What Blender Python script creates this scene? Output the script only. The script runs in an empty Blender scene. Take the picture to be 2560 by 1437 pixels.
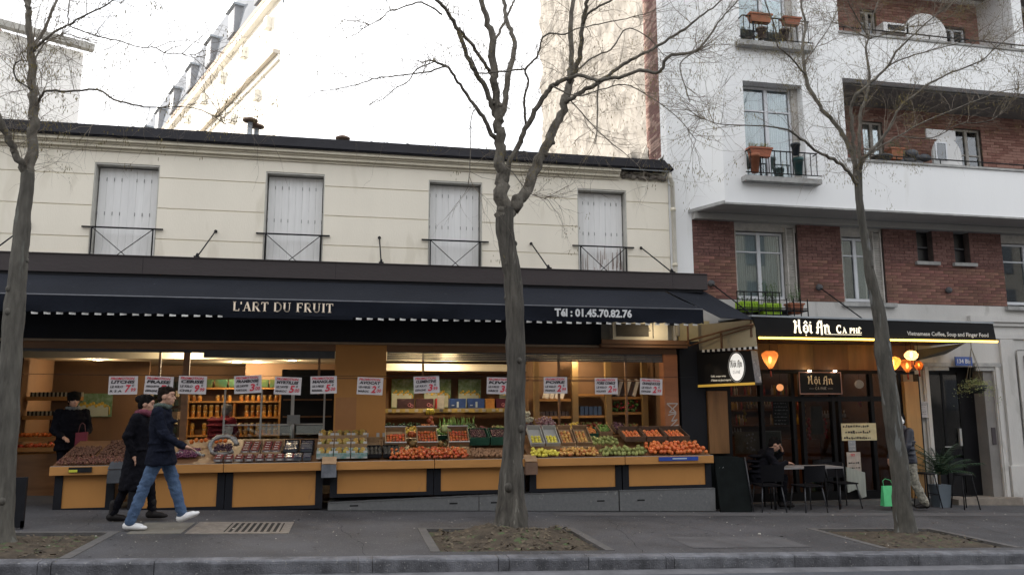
import bpy, bmesh, math, random
from mathutils import Vector, Matrix, noise
R = math.radians
random.seed(7)
scn = bpy.context.scene
COL = scn.collection

# ---------------------------------------------------------------- camera
CAM_H = 1.6
YAW, PITCH, ROLL = R(11.6), R(8.6), R(-0.2)
FPX = 1950.0            # focal length in photo pixels (photo is 2560 wide)
_f = Vector((math.sin(YAW)*math.cos(PITCH), math.cos(YAW)*math.cos(PITCH), math.sin(PITCH)))
_r = Vector((math.cos(YAW), -math.sin(YAW), 0)); _u = _r.cross(_f)
_r2 = _r*math.cos(ROLL)+_u*math.sin(ROLL); _u2 = -_r*math.sin(ROLL)+_u*math.cos(ROLL)
cd = bpy.data.cameras.new('camera'); cam = bpy.data.objects.new('camera', cd); COL.objects.link(cam)
cam.matrix_world = Matrix(((_r2.x,_u2.x,-_f.x,0),(_r2.y,_u2.y,-_f.y,0),(_r2.z,_u2.z,-_f.z,CAM_H),(0,0,0,1)))
cd.sensor_width = 36; cd.lens = 36*FPX/2560; cd.clip_end = 2000; cd.clip_start = .05
scn.camera = cam

# ---------------------------------------------------------------- sky, sun, exposure
SUN_EL, SUN_AZ = R(20), R(-56)     # azimuth from +Y towards +X: sun behind the houses on the left
w = bpy.data.worlds.new("World"); scn.world = w; w.use_nodes = True
nt = w.node_tree; nt.nodes.clear()
out = nt.nodes.new('ShaderNodeOutputWorld'); bg = nt.nodes.new('ShaderNodeBackground')
sky = nt.nodes.new('ShaderNodeTexSky'); sky.sky_type = 'NISHITA'; sky.sun_disc = False
sky.sun_elevation = SUN_EL; sky.sun_rotation = SUN_AZ % (2*math.pi); sky.dust_density = 2.0; sky.air_density = 1.0
tc = nt.nodes.new('ShaderNodeTexCoord'); nz = nt.nodes.new('ShaderNodeTexNoise'); nz.inputs['Scale'].default_value = 2.2
nz.inputs['Detail'].default_value = 6; nz.inputs['Roughness'].default_value = .55
mp = nt.nodes.new('ShaderNodeMapping'); mp.inputs['Scale'].default_value = (1, 1, 2.2); mp.inputs['Location'].default_value = (.35, .1, .2)
cr = nt.nodes.new('ShaderNodeValToRGB'); cr.color_ramp.elements[0].position = .30; cr.color_ramp.elements[1].position = .52
cr.color_ramp.elements[0].color = (.18, .18, .18, 1)
mx = nt.nodes.new('ShaderNodeMix'); mx.data_type = 'RGBA'
mx.inputs['B'].default_value = (7.9, 7.93, 8.1, 1)     # bright thin cloud
nt.links.new(tc.outputs['Generated'], mp.inputs['Vector']); nt.links.new(mp.outputs[0], nz.inputs['Vector'])
nt.links.new(nz.outputs['Fac'], cr.inputs['Fac']); nt.links.new(cr.outputs['Color'], mx.inputs['Factor'])
nt.links.new(sky.outputs[0], mx.inputs['A']); nt.links.new(mx.outputs['Result'], bg.inputs['Color'])
bg.inputs['Strength'].default_value = .11
nt.links.new(bg.outputs[0], out.inputs[0])
sl = bpy.data.lights.new('sun', 'SUN'); sl.energy = 4.2; sl.angle = R(.6); sl.color = (1, .92, .82)
so = bpy.data.objects.new('sun', sl); COL.objects.link(so)
sd = Vector((math.sin(SUN_AZ)*math.cos(SUN_EL), math.cos(SUN_AZ)*math.cos(SUN_EL), math.sin(SUN_EL)))
so.rotation_euler = sd.to_track_quat('Z', 'Y').to_euler(); so.location = sd*60
scn.view_settings.view_transform = 'Standard'; scn.view_settings.look = 'None'
scn.view_settings.exposure = 1.27; scn.view_settings.gamma = 1; scn.view_settings.use_curve_mapping = False
scn.render.engine = 'CYCLES'
try:
    scn.cycles.max_bounces = 8; scn.cycles.transparent_max_bounces = 12; scn.cycles.caustics_reflective = False; scn.cycles.caustics_refractive = False
except Exception: pass

# ---------------------------------------------------------------- helpers
def at(px, py, Y):
    d = _f*FPX + _r2*(px-1280) - _u2*(py-718.5); return Vector((0,0,CAM_H)) + d*(Y/d.y)
def ax(px, Y, py=1000): return at(px, py, Y).x
def az(px, py, Y): return at(px, py, Y).z
GS = -0.031
def g(x): return GS*x
def V(*a): return Vector(a)

_mats = {}
def M(name, col, rough=.7, var=.18, scale=6., bump=0., bscale=None, metal=0., stretch=(1,1,1), col2=None, spec=.4, emis=None, es=0., rnd=0., alpha=None, trans=0., spots=None):
    """procedural principled material: noise colour variation, optional second colour, bump, per-object random"""
    if name in _mats: return _mats[name]
    m = bpy.data.materials.new(name); m.use_nodes = True; nt = m.node_tree; b = nt.nodes['Principled BSDF']
    b.inputs['Roughness'].default_value = rough; b.inputs['Metallic'].default_value = metal
    b.inputs['Specular IOR Level'].default_value = spec; b.inputs['Transmission Weight'].default_value = trans
    tc = nt.nodes.new('ShaderNodeTexCoord'); mp = nt.nodes.new('ShaderNodeMapping'); mp.inputs['Scale'].default_value = stretch
    nt.links.new(tc.outputs['Object'], mp.inputs['Vector'])
    n1 = nt.nodes.new('ShaderNodeTexNoise'); n1.inputs['Scale'].default_value = scale; n1.inputs['Detail'].default_value = 7; n1.inputs['Roughness'].default_value = .62
    nt.links.new(mp.outputs[0], n1.inputs['Vector'])
    ramp = nt.nodes.new('ShaderNodeValToRGB'); e = ramp.color_ramp.elements
    c2 = col2 or tuple(c*(1-var) for c in col); c1 = col if col2 else tuple(min(1, c*(1+var)) for c in col)
    e[0].position = .33; e[1].position = .67; e[0].color = (*c2, 1); e[1].color = (*c1, 1)
    nt.links.new(n1.outputs['Fac'], ramp.inputs['Fac']); last = ramp.outputs['Color']
    if spots:
        sc, thr, sc_col = spots
        n2 = nt.nodes.new('ShaderNodeTexNoise'); n2.inputs['Scale'].default_value = sc; n2.inputs['Detail'].default_value = 3
        nt.links.new(mp.outputs[0], n2.inputs['Vector'])
        r2 = nt.nodes.new('ShaderNodeValToRGB'); r2.color_ramp.elements[0].position = thr; r2.color_ramp.elements[1].position = min(1, thr+.05)
        nt.links.new(n2.outputs['Fac'], r2.inputs['Fac'])
        mm = nt.nodes.new('ShaderNodeMix'); mm.data_type = 'RGBA'; mm.inputs['B'].default_value = (*sc_col, 1)
        nt.links.new(r2.outputs['Color'], mm.inputs['Factor']); nt.links.new(last, mm.inputs['A']); last = mm.outputs['Result']
    if rnd:
        oi = nt.nodes.new('ShaderNodeObjectInfo'); mr = nt.nodes.new('ShaderNodeMapRange')
        mr.inputs['To Min'].default_value = 1-rnd; mr.inputs['To Max'].default_value = 1+rnd
        nt.links.new(oi.outputs['Random'], mr.inputs['Value'])
        hs = nt.nodes.new('ShaderNodeHueSaturation'); nt.links.new(mr.outputs[0], hs.inputs['Value']); nt.links.new(last, hs.inputs['Color'])
        mh = nt.nodes.new('ShaderNodeMapRange'); mh.inputs['To Min'].default_value = .5-rnd*.008; mh.inputs['To Max'].default_value = .5+rnd*.08
        ml = nt.nodes.new('ShaderNodeMath'); ml.operation = 'FRACT'; mq = nt.nodes.new('ShaderNodeMath'); mq.operation = 'MULTIPLY'; mq.inputs[1].default_value = 17.3
        nt.links.new(oi.outputs['Random'], mq.inputs[0]); nt.links.new(mq.outputs[0], ml.inputs[0]); nt.links.new(ml.outputs[0], mh.inputs['Value'])
        nt.links.new(mh.outputs[0], hs.inputs['Hue']); last = hs.outputs[0]
    nt.links.new(last, b.inputs['Base Color'])
    rr = nt.nodes.new('ShaderNodeMapRange'); rr.inputs['To Min'].default_value = max(0, rough-.1); rr.inputs['To Max'].default_value = min(1, rough+.12)
    nt.links.new(n1.outputs['Fac'], rr.inputs['Value']); nt.links.new(rr.outputs[0], b.inputs['Roughness'])
    if bump:
        n3 = nt.nodes.new('ShaderNodeTexNoise'); n3.inputs['Scale'].default_value = bscale or scale*6; n3.inputs['Detail'].default_value = 5
        nt.links.new(mp.outputs[0], n3.inputs['Vector'])
        bp = nt.nodes.new('ShaderNodeBump'); bp.inputs['Strength'].default_value = bump; bp.inputs['Distance'].default_value = .02
        nt.links.new(n3.outputs['Fac'], bp.inputs['Height']); nt.links.new(bp.outputs[0], b.inputs['Normal'])
    if emis: b.inputs['Emission Color'].default_value = (*emis, 1); b.inputs['Emission Strength'].default_value = es
    _mats[name] = m; return m

def glass_mat(name, tint=(.9,.95,.95), refl=.12, alpha=.75, rough=.02):
    """window pane: part see-through, part mirror by fresnel"""
    m = bpy.data.materials.new(name); m.use_nodes = True; nt = m.node_tree; nt.nodes.clear()
    o = nt.nodes.new('ShaderNodeOutputMaterial'); t = nt.nodes.new('ShaderNodeBsdfTransparent'); t.inputs[0].default_value = (*tint, 1)
    gl = nt.nodes.new('ShaderNodeBsdfGlossy'); gl.inputs['Roughness'].default_value = rough; gl.inputs[0].default_value = (.9,.95,1,1)
    fr = nt.nodes.new('ShaderNodeFresnel'); fr.inputs[0].default_value = 1.5
    ad = nt.nodes.new('ShaderNodeMath'); ad.operation = 'ADD'; ad.inputs[1].default_value = refl; ad.use_clamp = True
    mx = nt.nodes.new('ShaderNodeMixShader'); nt.links.new(fr.outputs[0], ad.inputs[0]); nt.links.new(ad.outputs[0], mx.inputs[0])
    nt.links.new(t.outputs[0], mx.inputs[1]); nt.links.new(gl.outputs[0], mx.inputs[2]); nt.links.new(mx.outputs[0], o.inputs[0])
    _mats[name] = m; return m

class MB:
    """collects shapes, builds them as ONE mesh object"""
    def __init__(s): s.v = []; s.f = []; s.mi = []; s.m = 0; s.sm = []
    def add(s, vs, fs, smooth=False):
        k = len(s.v); s.v += [tuple(p) for p in vs]; s.f += [tuple(i+k for i in q) for q in fs]
        s.mi += [s.m]*len(fs); s.sm += [smooth]*len(fs); return s
    def box(s, x0, x1, y0, y1, z0, z1, rz=0, c=None, jit=0):
        vs = [V(x,y,z) for z in (z0,z1) for y in (y0,y1) for x in (x0,x1)]
        if jit: vs = [p+V(*(random.uniform(-jit,jit) for _ in range(3))) for p in vs]
        if rz or c:
            c = V(*(c or ((x0+x1)/2,(y0+y1)/2,0))); m = Matrix.Rotation(rz, 3, 'Z'); vs = [m@(p-c)+c for p in vs]
        return s.add(vs, [(0,2,3,1),(4,5,7,6),(0,1,5,4),(1,3,7,5),(3,2,6,7),(2,0,4,6)])
    def mbox(s, c, size, mat3=None):
        hx, hy, hz = [q/2 for q in size]; m = mat3 or Matrix.Identity(3); c = V(*c)
        vs = [c+m@V(x,y,z) for z in (-hz,hz) for y in (-hy,hy) for x in (-hx,hx)]
        return s.add(vs, [(0,2,3,1),(4,5,7,6),(0,1,5,4),(1,3,7,5),(3,2,6,7),(2,0,4,6)])
    def bar(s, a, b, wx, wz=None):
        a, b = V(*a), V(*b); d = b-a; L = d.length
        if L < 1e-6: return s
        m = d.to_track_quat('X','Z').to_matrix(); return s.mbox((a+b)/2, (L, wx, wz or wx), m)
    def tube(s, pts, rad, n=8, cap=True):
        pts = [V(*p) for p in pts]; k = len(pts)
        if not hasattr(rad, '__len__'): rad = [rad]*k
        vs = []; prev = None
        for i, p in enumerate(pts):
            t = (pts[min(i+1,k-1)]-pts[max(i-1,0)])
            if t.length < 1e-9: t = V(0,0,1)
            t.normalize()
            if prev is None: a = t.orthogonal().normalized()
            else:
                a = prev - t*prev.dot(t)
                a = a.normalized() if a.length > 1e-6 else t.orthogonal().normalized()
            prev = a; b = t.cross(a)
            for j in range(n):
                an = 2*math.pi*j/n; vs.append(p+(a*math.cos(an)+b*math.sin(an))*rad[i])
        fs = [(i*n+j, i*n+(j+1)%n, (i+1)*n+(j+1)%n, (i+1)*n+j) for i in range(k-1) for j in range(n)]
        if cap: fs += [tuple(range(n-1,-1,-1)), tuple(range((k-1)*n, k*n))]
        return s.add(vs, fs, True)
    def cyl(s, a, b, r, r2=None, n=16): return s.tube([a, b], [r, r if r2 is None else r2], n)
    def loft(s, secs, n=20):
        """secs: (cx,cy,cz,rx,ry) horizontal ellipses bottom to top, closed"""
        vs = []
        for (cx,cy,cz,rx,ry) in secs:
            for j in range(n):
                a = 2*math.pi*j/n; vs.append((cx+rx*math.cos(a), cy+ry*math.sin(a), cz))
        k = len(secs); fs = [(i*n+j, i*n+(j+1)%n, (i+1)*n+(j+1)%n, (i+1)*n+j) for i in range(k-1) for j in range(n)]
        fs += [tuple(range(n-1,-1,-1)), tuple(range((k-1)*n, k*n))]
        return s.add(vs, fs, True)
    def lathe(s, prof, c=(0,0,0), n=20): return s.loft([(c[0],c[1],c[2]+z,r,r) for r,z in prof], n)
    def ball(s, c, r, n=10, m=6, sq=(1,1,1), rot=None):
        c = V(*c); vs = [V(0,0,-1)]
        for i in range(1, m):
            ph = -math.pi/2+math.pi*i/m
            for j in range(n):
                a = 2*math.pi*j/n; vs.append(V(math.cos(ph)*math.cos(a), math.cos(ph)*math.sin(a), math.sin(ph)))
        vs.append(V(0,0,1)); rr = [V(p.x*r*sq[0], p.y*r*sq[1], p.z*r*sq[2]) for p in vs]
        if rot is not None: rr = [rot@p for p in rr]
        vs = [c+p for p in rr]; L = len(vs)-1
        fs = [(0, 1+(j+1)%n, 1+j) for j in range(n)]
        fs += [(1+(i*n)+j, 1+i*n+(j+1)%n, 1+(i+1)*n+(j+1)%n, 1+(i+1)*n+j) for i in range(m-2) for j in range(n)]
        fs += [(1+(m-2)*n+j, 1+(m-2)*n+(j+1)%n, L) for j in range(n)]
        return s.add(vs, fs, True)
    def caps(s, a, b, r0, r1, n=12):
        """closed tapered capsule"""
        a, b = V(*a), V(*b); t = (b-a).normalized(); pts = []; rad = []
        for q in (-90,-60,-30,0): pts.append(a+t*r0*math.sin(R(q))); rad.append(max(r0*math.cos(R(q)), 1e-4))
        for q in (0,30,60,90): pts.append(b+t*r1*math.sin(R(q))); rad.append(max(r1*math.cos(R(q)), 1e-4))
        return s.tube(pts, rad, n)
    def prism(s, poly, y0, y1):
        """poly in (x,z), extruded in y"""
        n = len(poly); vs = [(x,y0,z) for x,z in poly]+[(x,y1,z) for x,z in poly]
        ar = sum(poly[i][0]*poly[(i+1)%n][1]-poly[(i+1)%n][0]*poly[i][1] for i in range(n))
        fs = [tuple(range(n)), tuple(range(2*n-1,n-1,-1))]+[(i, n+i, n+(i+1)%n, (i+1)%n) for i in range(n)]
        if ar < 0: fs = [tuple(reversed(f)) for f in fs]
        return s.add(vs, fs)
    def slab(s, pts, th):
        """quad/polygon of 3-D points thickened along its normal"""
        P = [V(*p) for p in pts]; nrm = (P[1]-P[0]).cross(P[2]-P[0]).normalized()*th; n = len(P)
        fs = [tuple(range(n-1,-1,-1)), tuple(range(n,2*n))]+[(i,(i+1)%n,n+(i+1)%n,n+i) for i in range(n)]
        return s.add(P+[p+nrm for p in P], fs)
    def build(s, name, mats, parent=None, kind=None, label=None, cat=None, group=None, bevel=0, local=False):
        if not isinstance(mats, (list,tuple)): mats = [mats]
        org = Vector((0,0,0))
        if parent is not None and not local: org = wpos(parent)
        me = bpy.data.meshes.new(name); me.from_pydata([tuple(Vector(v)-org) for v in s.v], [], s.f)
        for m in mats: me.materials.append(m)
        me.polygons.foreach_set('material_index', s.mi); me.polygons.foreach_set('use_smooth', s.sm); me.update()
        o = bpy.data.objects.new(name, me); COL.objects.link(o)
        if parent is not None: o.parent = parent
        if bevel:
            bv = o.modifiers.new('bevel', 'BEVEL'); bv.width = bevel; bv.segments = 2; bv.limit_method = 'ANGLE'; bv.angle_limit = R(40)
        tag(o, label, cat, group, kind); return o
def wpos(o):
    p = Vector((0,0,0))
    while o is not None: p = p+Vector(o.location); o = o.parent
    return p
def tag(o, label=None, cat=None, group=None, kind=None):
    if label: o['label'] = label
    if cat: o['category'] = cat
    if group: o['group'] = group
    if kind: o['kind'] = kind
    return o
def thing(name, loc, label, cat, group=None, rz=0):
    o = bpy.data.objects.new(name, None); COL.objects.link(o); o.location = loc; o.rotation_euler = (0,0,rz); o.empty_display_size = .2
    return tag(o, label, cat, group)
def kids(o): return [c for c in COL.objects if c.parent == o]
def copy_tree(o, loc=None, rz=None, label=None, ks=None):
    """copy of a thing with its parts; ks caches (part, its children)"""
    if ks is None: ks = [(c, kids(c)) for c in kids(o)]
    r = o.copy(); COL.objects.link(r)
    if loc is not None: r.location = loc
    if rz is not None: r.rotation_euler = (0,0,rz)
    if label: r['label'] = label
    for c, gs in ks:
        d = c.copy(); COL.objects.link(d); d.parent = r
        for q in gs:
            e = q.copy(); COL.objects.link(e); e.parent = d
    return r
def silk_mat(name, col):
    m = bpy.data.materials.new(name); m.use_nodes = True; nt = m.node_tree; nt.nodes.clear()
    o = nt.nodes.new('ShaderNodeOutputMaterial'); a = nt.nodes.new('ShaderNodeBsdfTranslucent'); a.inputs[0].default_value = (*col, 1)
    d = nt.nodes.new('ShaderNodeBsdfDiffuse'); d.inputs[0].default_value = (*col, 1); t = nt.nodes.new('ShaderNodeBsdfTransparent'); t.inputs[0].default_value = (*col, 1)
    x1 = nt.nodes.new('ShaderNodeMixShader'); x1.inputs[0].default_value = .35; nt.links.new(a.outputs[0], x1.inputs[1]); nt.links.new(d.outputs[0], x1.inputs[2])
    x2 = nt.nodes.new('ShaderNodeMixShader'); x2.inputs[0].default_value = .30; nt.links.new(x1.outputs[0], x2.inputs[1]); nt.links.new(t.outputs[0], x2.inputs[2]); nt.links.new(x2.outputs[0], o.inputs[0])
    return m
def remesh(mb, voxel, name, mat, parent, smooth=4, fold=0.):
    """voxel-unions the collected closed shapes into one continuous surface"""
    me = bpy.data.meshes.new(name); me.from_pydata(mb.v, [], mb.f); me.update()
    o = bpy.data.objects.new(name, me); COL.objects.link(o)
    rm = o.modifiers.new('r','REMESH'); rm.mode = 'VOXEL'; rm.voxel_size = voxel; rm.use_smooth_shade = True
    sm = o.modifiers.new('s','SMOOTH'); sm.factor = .5; sm.iterations = smooth
    if fold:
        tx = bpy.data.textures.get('cloth_folds') or bpy.data.textures.new('cloth_folds', 'CLOUDS'); tx.noise_scale = .075; tx.noise_depth = 2
        dp = o.modifiers.new('d','DISPLACE'); dp.texture = tx; dp.strength = fold*3.2; dp.mid_level = .5; dp.texture_coords = 'LOCAL'
    dg = bpy.context.evaluated_depsgraph_get(); m2 = bpy.data.meshes.new_from_object(o.evaluated_get(dg)); m2.name = name
    o.modifiers.clear(); o.data = m2; bpy.data.meshes.remove(me)
    m2.materials.clear(); m2.materials.append(mat)
    m2.polygons.foreach_set('use_smooth', [True]*len(m2.polygons)); o.parent = parent
    return o

_tc = {}
def text_geo(s, bold=0.0):
    key = (s, bold)
    if key in _tc: return _tc[key]
    c = bpy.data.curves.new('t','FONT'); c.body = s; c.size = 1; c.resolution_u = 2; c.offset = bold; c.fill_mode = 'FRONT'
    o = bpy.data.objects.new('t', c); COL.objects.link(o)
    dg = bpy.context.evaluated_depsgraph_get(); me = bpy.data.meshes.new_from_object(o.evaluated_get(dg))
    vs = [tuple(v.co) for v in me.vertices]; fs = [tuple(p.vertices) for p in me.polygons]
    bpy.data.objects.remove(o); bpy.data.curves.remove(c); bpy.data.meshes.remove(me)
    if not vs: return ([],[],0,0,1,1)
    x0 = min(v[0] for v in vs); x1 = max(v[0] for v in vs); y0 = min(v[1] for v in vs); y1 = max(v[1] for v in vs)
    _tc[key] = (vs, fs, x0, y0, x1, y1); return _tc[key]
def put_text(mb, s, O, U, W, x, y, wid, hei, bold=.02, shear=0., rot=0.):
    """text fitted in wid x hei at (x,y) of the plane O + U*x + W*y; W up"""
    vs, fs, x0, y0, x1, y1 = text_geo(s, bold)
    if not fs: return
    O, U, W = V(*O), V(*U), V(*W); ca, sa = math.cos(rot), math.sin(rot); out = []
    for v in vs:
        a = (v[0]-x0)/(x1-x0)*wid; b = (v[1]-y0)/(y1-y0)*hei; a += shear*b
        a, b = a*ca-b*sa, a*sa+b*ca
        out.append(O+U*(x+a)+W*(y+b))
    mb.add(out, fs)
# serif stroke letters: (points, width) in a unit-height box; 't' thin, 'T' thick
def arc(cx, cy, rx, ry, a0, a1, n=10): return [(cx+rx*math.cos(R(a0+(a1-a0)*i/n)), cy+ry*math.sin(R(a0+(a1-a0)*i/n))) for i in range(n+1)]
def sf(x, y, w=.2): return ([(x-w/2, y), (x+w/2, y)], .05)
GL = {
 'L': (.62, [([(.16,0),(.16,1)],.15), ([(.05,.03),(.6,.03)],.06), ([(.58,.02),(.6,.26)],.05), sf(.16,.975,.28)]),
 "'": (.2, [([(.1,1),(.1,.72)],.1)]),
 'A': (.82, [([(.4,1),(.68,0)],.15), ([(.4,1),(.13,0)],.06), ([(.22,.34),(.58,.34)],.05), sf(.12,.025,.24), sf(.68,.025,.28)]),
 'R': (.8, [([(.16,0),(.16,1)],.15), (arc(.36,.74,.24,.235,90,-90),.1), ([(.1,.975),(.36,.975)],.05), ([(.16,.5),(.36,.5)],.05), ([(.38,.5),(.68,0)],.14), sf(.16,.025,.28), sf(.72,.025,.16)]),
 'T': (.74, [([(.36,0),(.36,1)],.15), ([(.04,.97),(.68,.97)],.06), ([(.05,1),(.05,.76)],.05), ([(.67,1),(.67,.76)],.05), sf(.36,.025,.3)]),
 'D': (.84, [([(.16,0),(.16,1)],.15), (arc(.34,.5,.38,.475,90,-90,14),.11), ([(.05,.975),(.34,.975)],.05), ([(.05,.025),(.34,.025)],.05)]),
 'U': (.84, [([(.16,1),(.16,.3)],.15), (arc(.4,.3,.24,.27,180,360),.09), ([(.64,.3),(.64,1)],.06), sf(.16,.975,.28), sf(.64,.975,.24)]),
 'F': (.68, [([(.16,0),(.16,1)],.15), ([(.05,.97),(.62,.97)],.06), ([(.6,1),(.6,.76)],.05), ([(.16,.52),(.46,.52)],.05), ([(.46,.62),(.46,.42)],.05), sf(.16,.025,.28)]),
 'I': (.36, [([(.17,0),(.17,1)],.15), sf(.17,.975,.3), sf(.17,.025,.3)]),
 'H': (.9, [([(.16,0),(.16,1)],.15), ([(.7,0),(.7,1)],.15), ([(.16,.52),(.7,.52)],.06), sf(.16,.975,.3), sf(.16,.025,.3), sf(.7,.975,.3), sf(.7,.025,.3)]),
 'P': (.7, [([(.16,0),(.16,1)],.15), (arc(.34,.74,.24,.235,90,-90),.1), ([(.05,.975),(.34,.975)],.05), ([(.16,.5),(.34,.5)],.05), sf(.16,.025,.28)]),
 'E': (.7, [([(.16,0),(.16,1)],.15), ([(.05,.97),(.62,.97)],.06), ([(.05,.03),(.62,.03)],.06), ([(.6,1),(.6,.8)],.05), ([(.61,0),(.61,.22)],.05), ([(.16,.52),(.46,.52)],.05)]),
 'C': (.8, [(arc(.44,.5,.34,.48,60,300,16),.12), ([(.62,.97),(.64,.7)],.05), ([(.62,.03),(.64,.26)],.05)]),
 'Ê': (.7, [([(.16,0),(.16,1)],.15), ([(.05,.97),(.62,.97)],.06), ([(.05,.03),(.62,.03)],.06), ([(.6,1),(.6,.8)],.05), ([(.61,0),(.61,.22)],.05), ([(.16,.52),(.46,.52)],.05), ([(.18,1.08),(.34,1.24),(.5,1.08)],.06)]),
 'À': (.82, [([(.4,1),(.68,0)],.15), ([(.4,1),(.13,0)],.06), ([(.22,.34),(.58,.34)],.05), sf(.12,.025,.24), sf(.68,.025,.28), ([(.28,1.26),(.42,1.08)],.07)]),
 ' ': (.34, []),
 # the brush-like letters of the café's name
 'ħ': (1.0, [([(.08,.98),(.2,.9),(.18,.4),(.1,.0)],.17), ([(.0,.86),(.2,.98)],.1), ([(.18,.5),(.6,.62)],.1), ([(.6,1.06),(.58,.5),(.64,.06),(.76,.0)],.16), ([(.02,.06),(.2,.0)],.1)]),
 'ộ': (.62, [([(.28,.0),(.06,.18),(.06,.5),(.28,.68),(.5,.5),(.5,.18),(.28,.0)],.13), ([(.1,.8),(.28,.98),(.46,.8)],.09), ([(.24,-.2),(.32,-.2)],.1), ([(.28,.3),(.28,.4)],.06)]),
 'ı': (.34, [([(.04,.66),(.16,.62),(.14,.1),(.26,.0)],.15), ([(.1,.84),(.2,.92)],.12)]),
 'α': (.86, [([(.04,.04),(.16,.0),(.22,.8),(.4,.98),(.62,.86),(.62,-.12)],.15), ([(.04,.46),(.62,.5)],.09), ([(.3,.98),(.7,1.02)],.09)]),
 'ñ': (.72, [([(.02,.64),(.14,.6),(.12,.0)],.15), ([(.14,.5),(.34,.68),(.5,.56),(.5,.1),(.64,.0)],.14)]),
}
def strokes(mb, s, O, U, W, x, y, wid, hei, thick=1., gap=.06, th=0.0):
    O, U, W = V(*O), V(*U), V(*W); tot = sum(GL[c][0]+gap for c in s); k = wid/tot; cx = x; Nn = U.cross(W)
    for c in s:
        wd, st = GL[c]
        for pts, t in st:
            t = t*thick; P = [((p[0])*k*1.0, p[1]*hei) for p in pts]
            for (a, b) in zip(P, P[1:]):
                dx, dy = b[0]-a[0], b[1]-a[1]; L = math.hypot(dx, dy)
                if L < 1e-9: continue
                ux, uy = dx/L, dy/L; h = t*.5*(k+hei)/2*(1.0)
                e = h*.5 if len(P) > 2 else 0
                q = [(a[0]-ux*e-uy*h, a[1]-uy*e+ux*h), (a[0]-ux*e+uy*h, a[1]-uy*e-ux*h), (b[0]+ux*e+uy*h, b[1]+uy*e-ux*h), (b[0]+ux*e-uy*h, b[1]+uy*e+ux*h)]
                P3 = [O+U*(cx+p[0])+W*(y+p[1]) for p in q]
                if th: mb.slab(P3, th)
                else: mb.add(P3, [(0,1,2,3)])
        cx += (wd+gap)*k
# ---------------------------------------------------------------- materials
asphalt = M('asphalt_pavement', (.060,.059,.064), .8, .4, .7, .5, 160, spots=(38,.64,(.15,.145,.14)))
roadm = M('asphalt_road', (.065,.07,.083), .8, .2, .9, .5, 120, spots=(60,.68,(.16,.16,.17)))
granite = M('kerb_granite', (.105,.108,.12), .8, .45, 5, .6, 60, rnd=.15, spots=(35,.64,(.2,.2,.2)))
cream = M('cream_render', (.80,.75,.64), .85, .05, .8, .12, 60, stretch=(1,1,.28), spots=(2.2,.60,(.73,.68,.57)))
creamd = M('cream_mould', (.70,.65,.53), .85, .10, 2.5, .15, 40)
slate = M('roof_slate', (.014,.014,.017), .95, .3, 3, .3, 20, spec=.1)
zincm = M('zinc', (.32,.35,.38), .55, .15, 2, .1, 20, metal=.3)
shutw = M('shutter_paint', (.77,.77,.76), .6, .05, 3, .08, 30, stretch=(6,6,.5), rnd=.03)
shutrust = M('shutter_paint_stained', (.56,.56,.6), .6, .1, 3, .1, 30, stretch=(5,5,.6), spots=(5,.58,(.28,.2,.17)))
ironm = M('black_iron', (.012,.012,.014), .6, .25, 10, spec=.15)
brownb = M('brown_fascia', (.047,.039,.040), .75, .14, 1.2, .15, 30, stretch=(.4,1,1))
canvas = M('awning_canvas', (.017,.019,.025), .9, .2, .8, .25, 40, stretch=(.5,1,1), spec=.15, spots=(26,.71,(.07,.075,.08)))
canvasd = M('awning_valance', (.010,.012,.018), .9, .2, 1.5, .2, 25, spec=.1)
whitem = M('white_cloth', (.7,.7,.68), .8, .1, 6)
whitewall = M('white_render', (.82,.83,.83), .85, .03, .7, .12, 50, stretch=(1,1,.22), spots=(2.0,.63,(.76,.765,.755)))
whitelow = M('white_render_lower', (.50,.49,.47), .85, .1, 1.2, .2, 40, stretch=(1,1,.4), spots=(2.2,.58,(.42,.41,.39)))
concr = M('concrete_cap', (.33,.33,.32), .9, .25, 5, .3, 50)
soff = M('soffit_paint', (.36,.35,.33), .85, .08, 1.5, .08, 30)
bricka = M('brick_red', (.185,.085,.072), .85, .25, 8, .4, 60, rnd=.3)
brickj = M('brick_joined', (.185,.09,.075), .85, .1, 20, .3, 60, col2=(.09,.045,.04))
brickj2 = M('brick_joined_pale', (.235,.125,.105), .85, .1, 20, .3, 60, col2=(.12,.06,.052))
mortar = M('mortar', (.10,.075,.068), .95, .2, 10, .2, 60)
pvc = M('white_window_frame', (.60,.62,.65), .45, .05, 5)
oldpaint = M('weathered_frame', (.42,.40,.37), .75, .2, 6, .2, 40)
curtain = M('net_curtain', (.55,.58,.57), .9, .2, 6, 0, stretch=(6,6,.25))
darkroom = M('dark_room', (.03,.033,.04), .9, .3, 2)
wglass = glass_mat('window_glass', (.80,.86,.86), .07)
soil = M('soil', (.06,.046,.032), .95, .45, 7, .8, 50, spots=(9,.60,(.06,.085,.035)))
rootm = M('dead_leaves', (.11,.085,.06), .9, .45, 14, .4, 60, rnd=.2)
conc = M('pit_edging', (.095,.09,.088), .9, .2, 6, .3, 60)
terrac = M('terracotta', (.30,.105,.06), .8, .15, 8, rnd=.1)
greenleaf = M('leaf_green', (.06,.10,.03), .7, .4, 6, rnd=.2)

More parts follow.
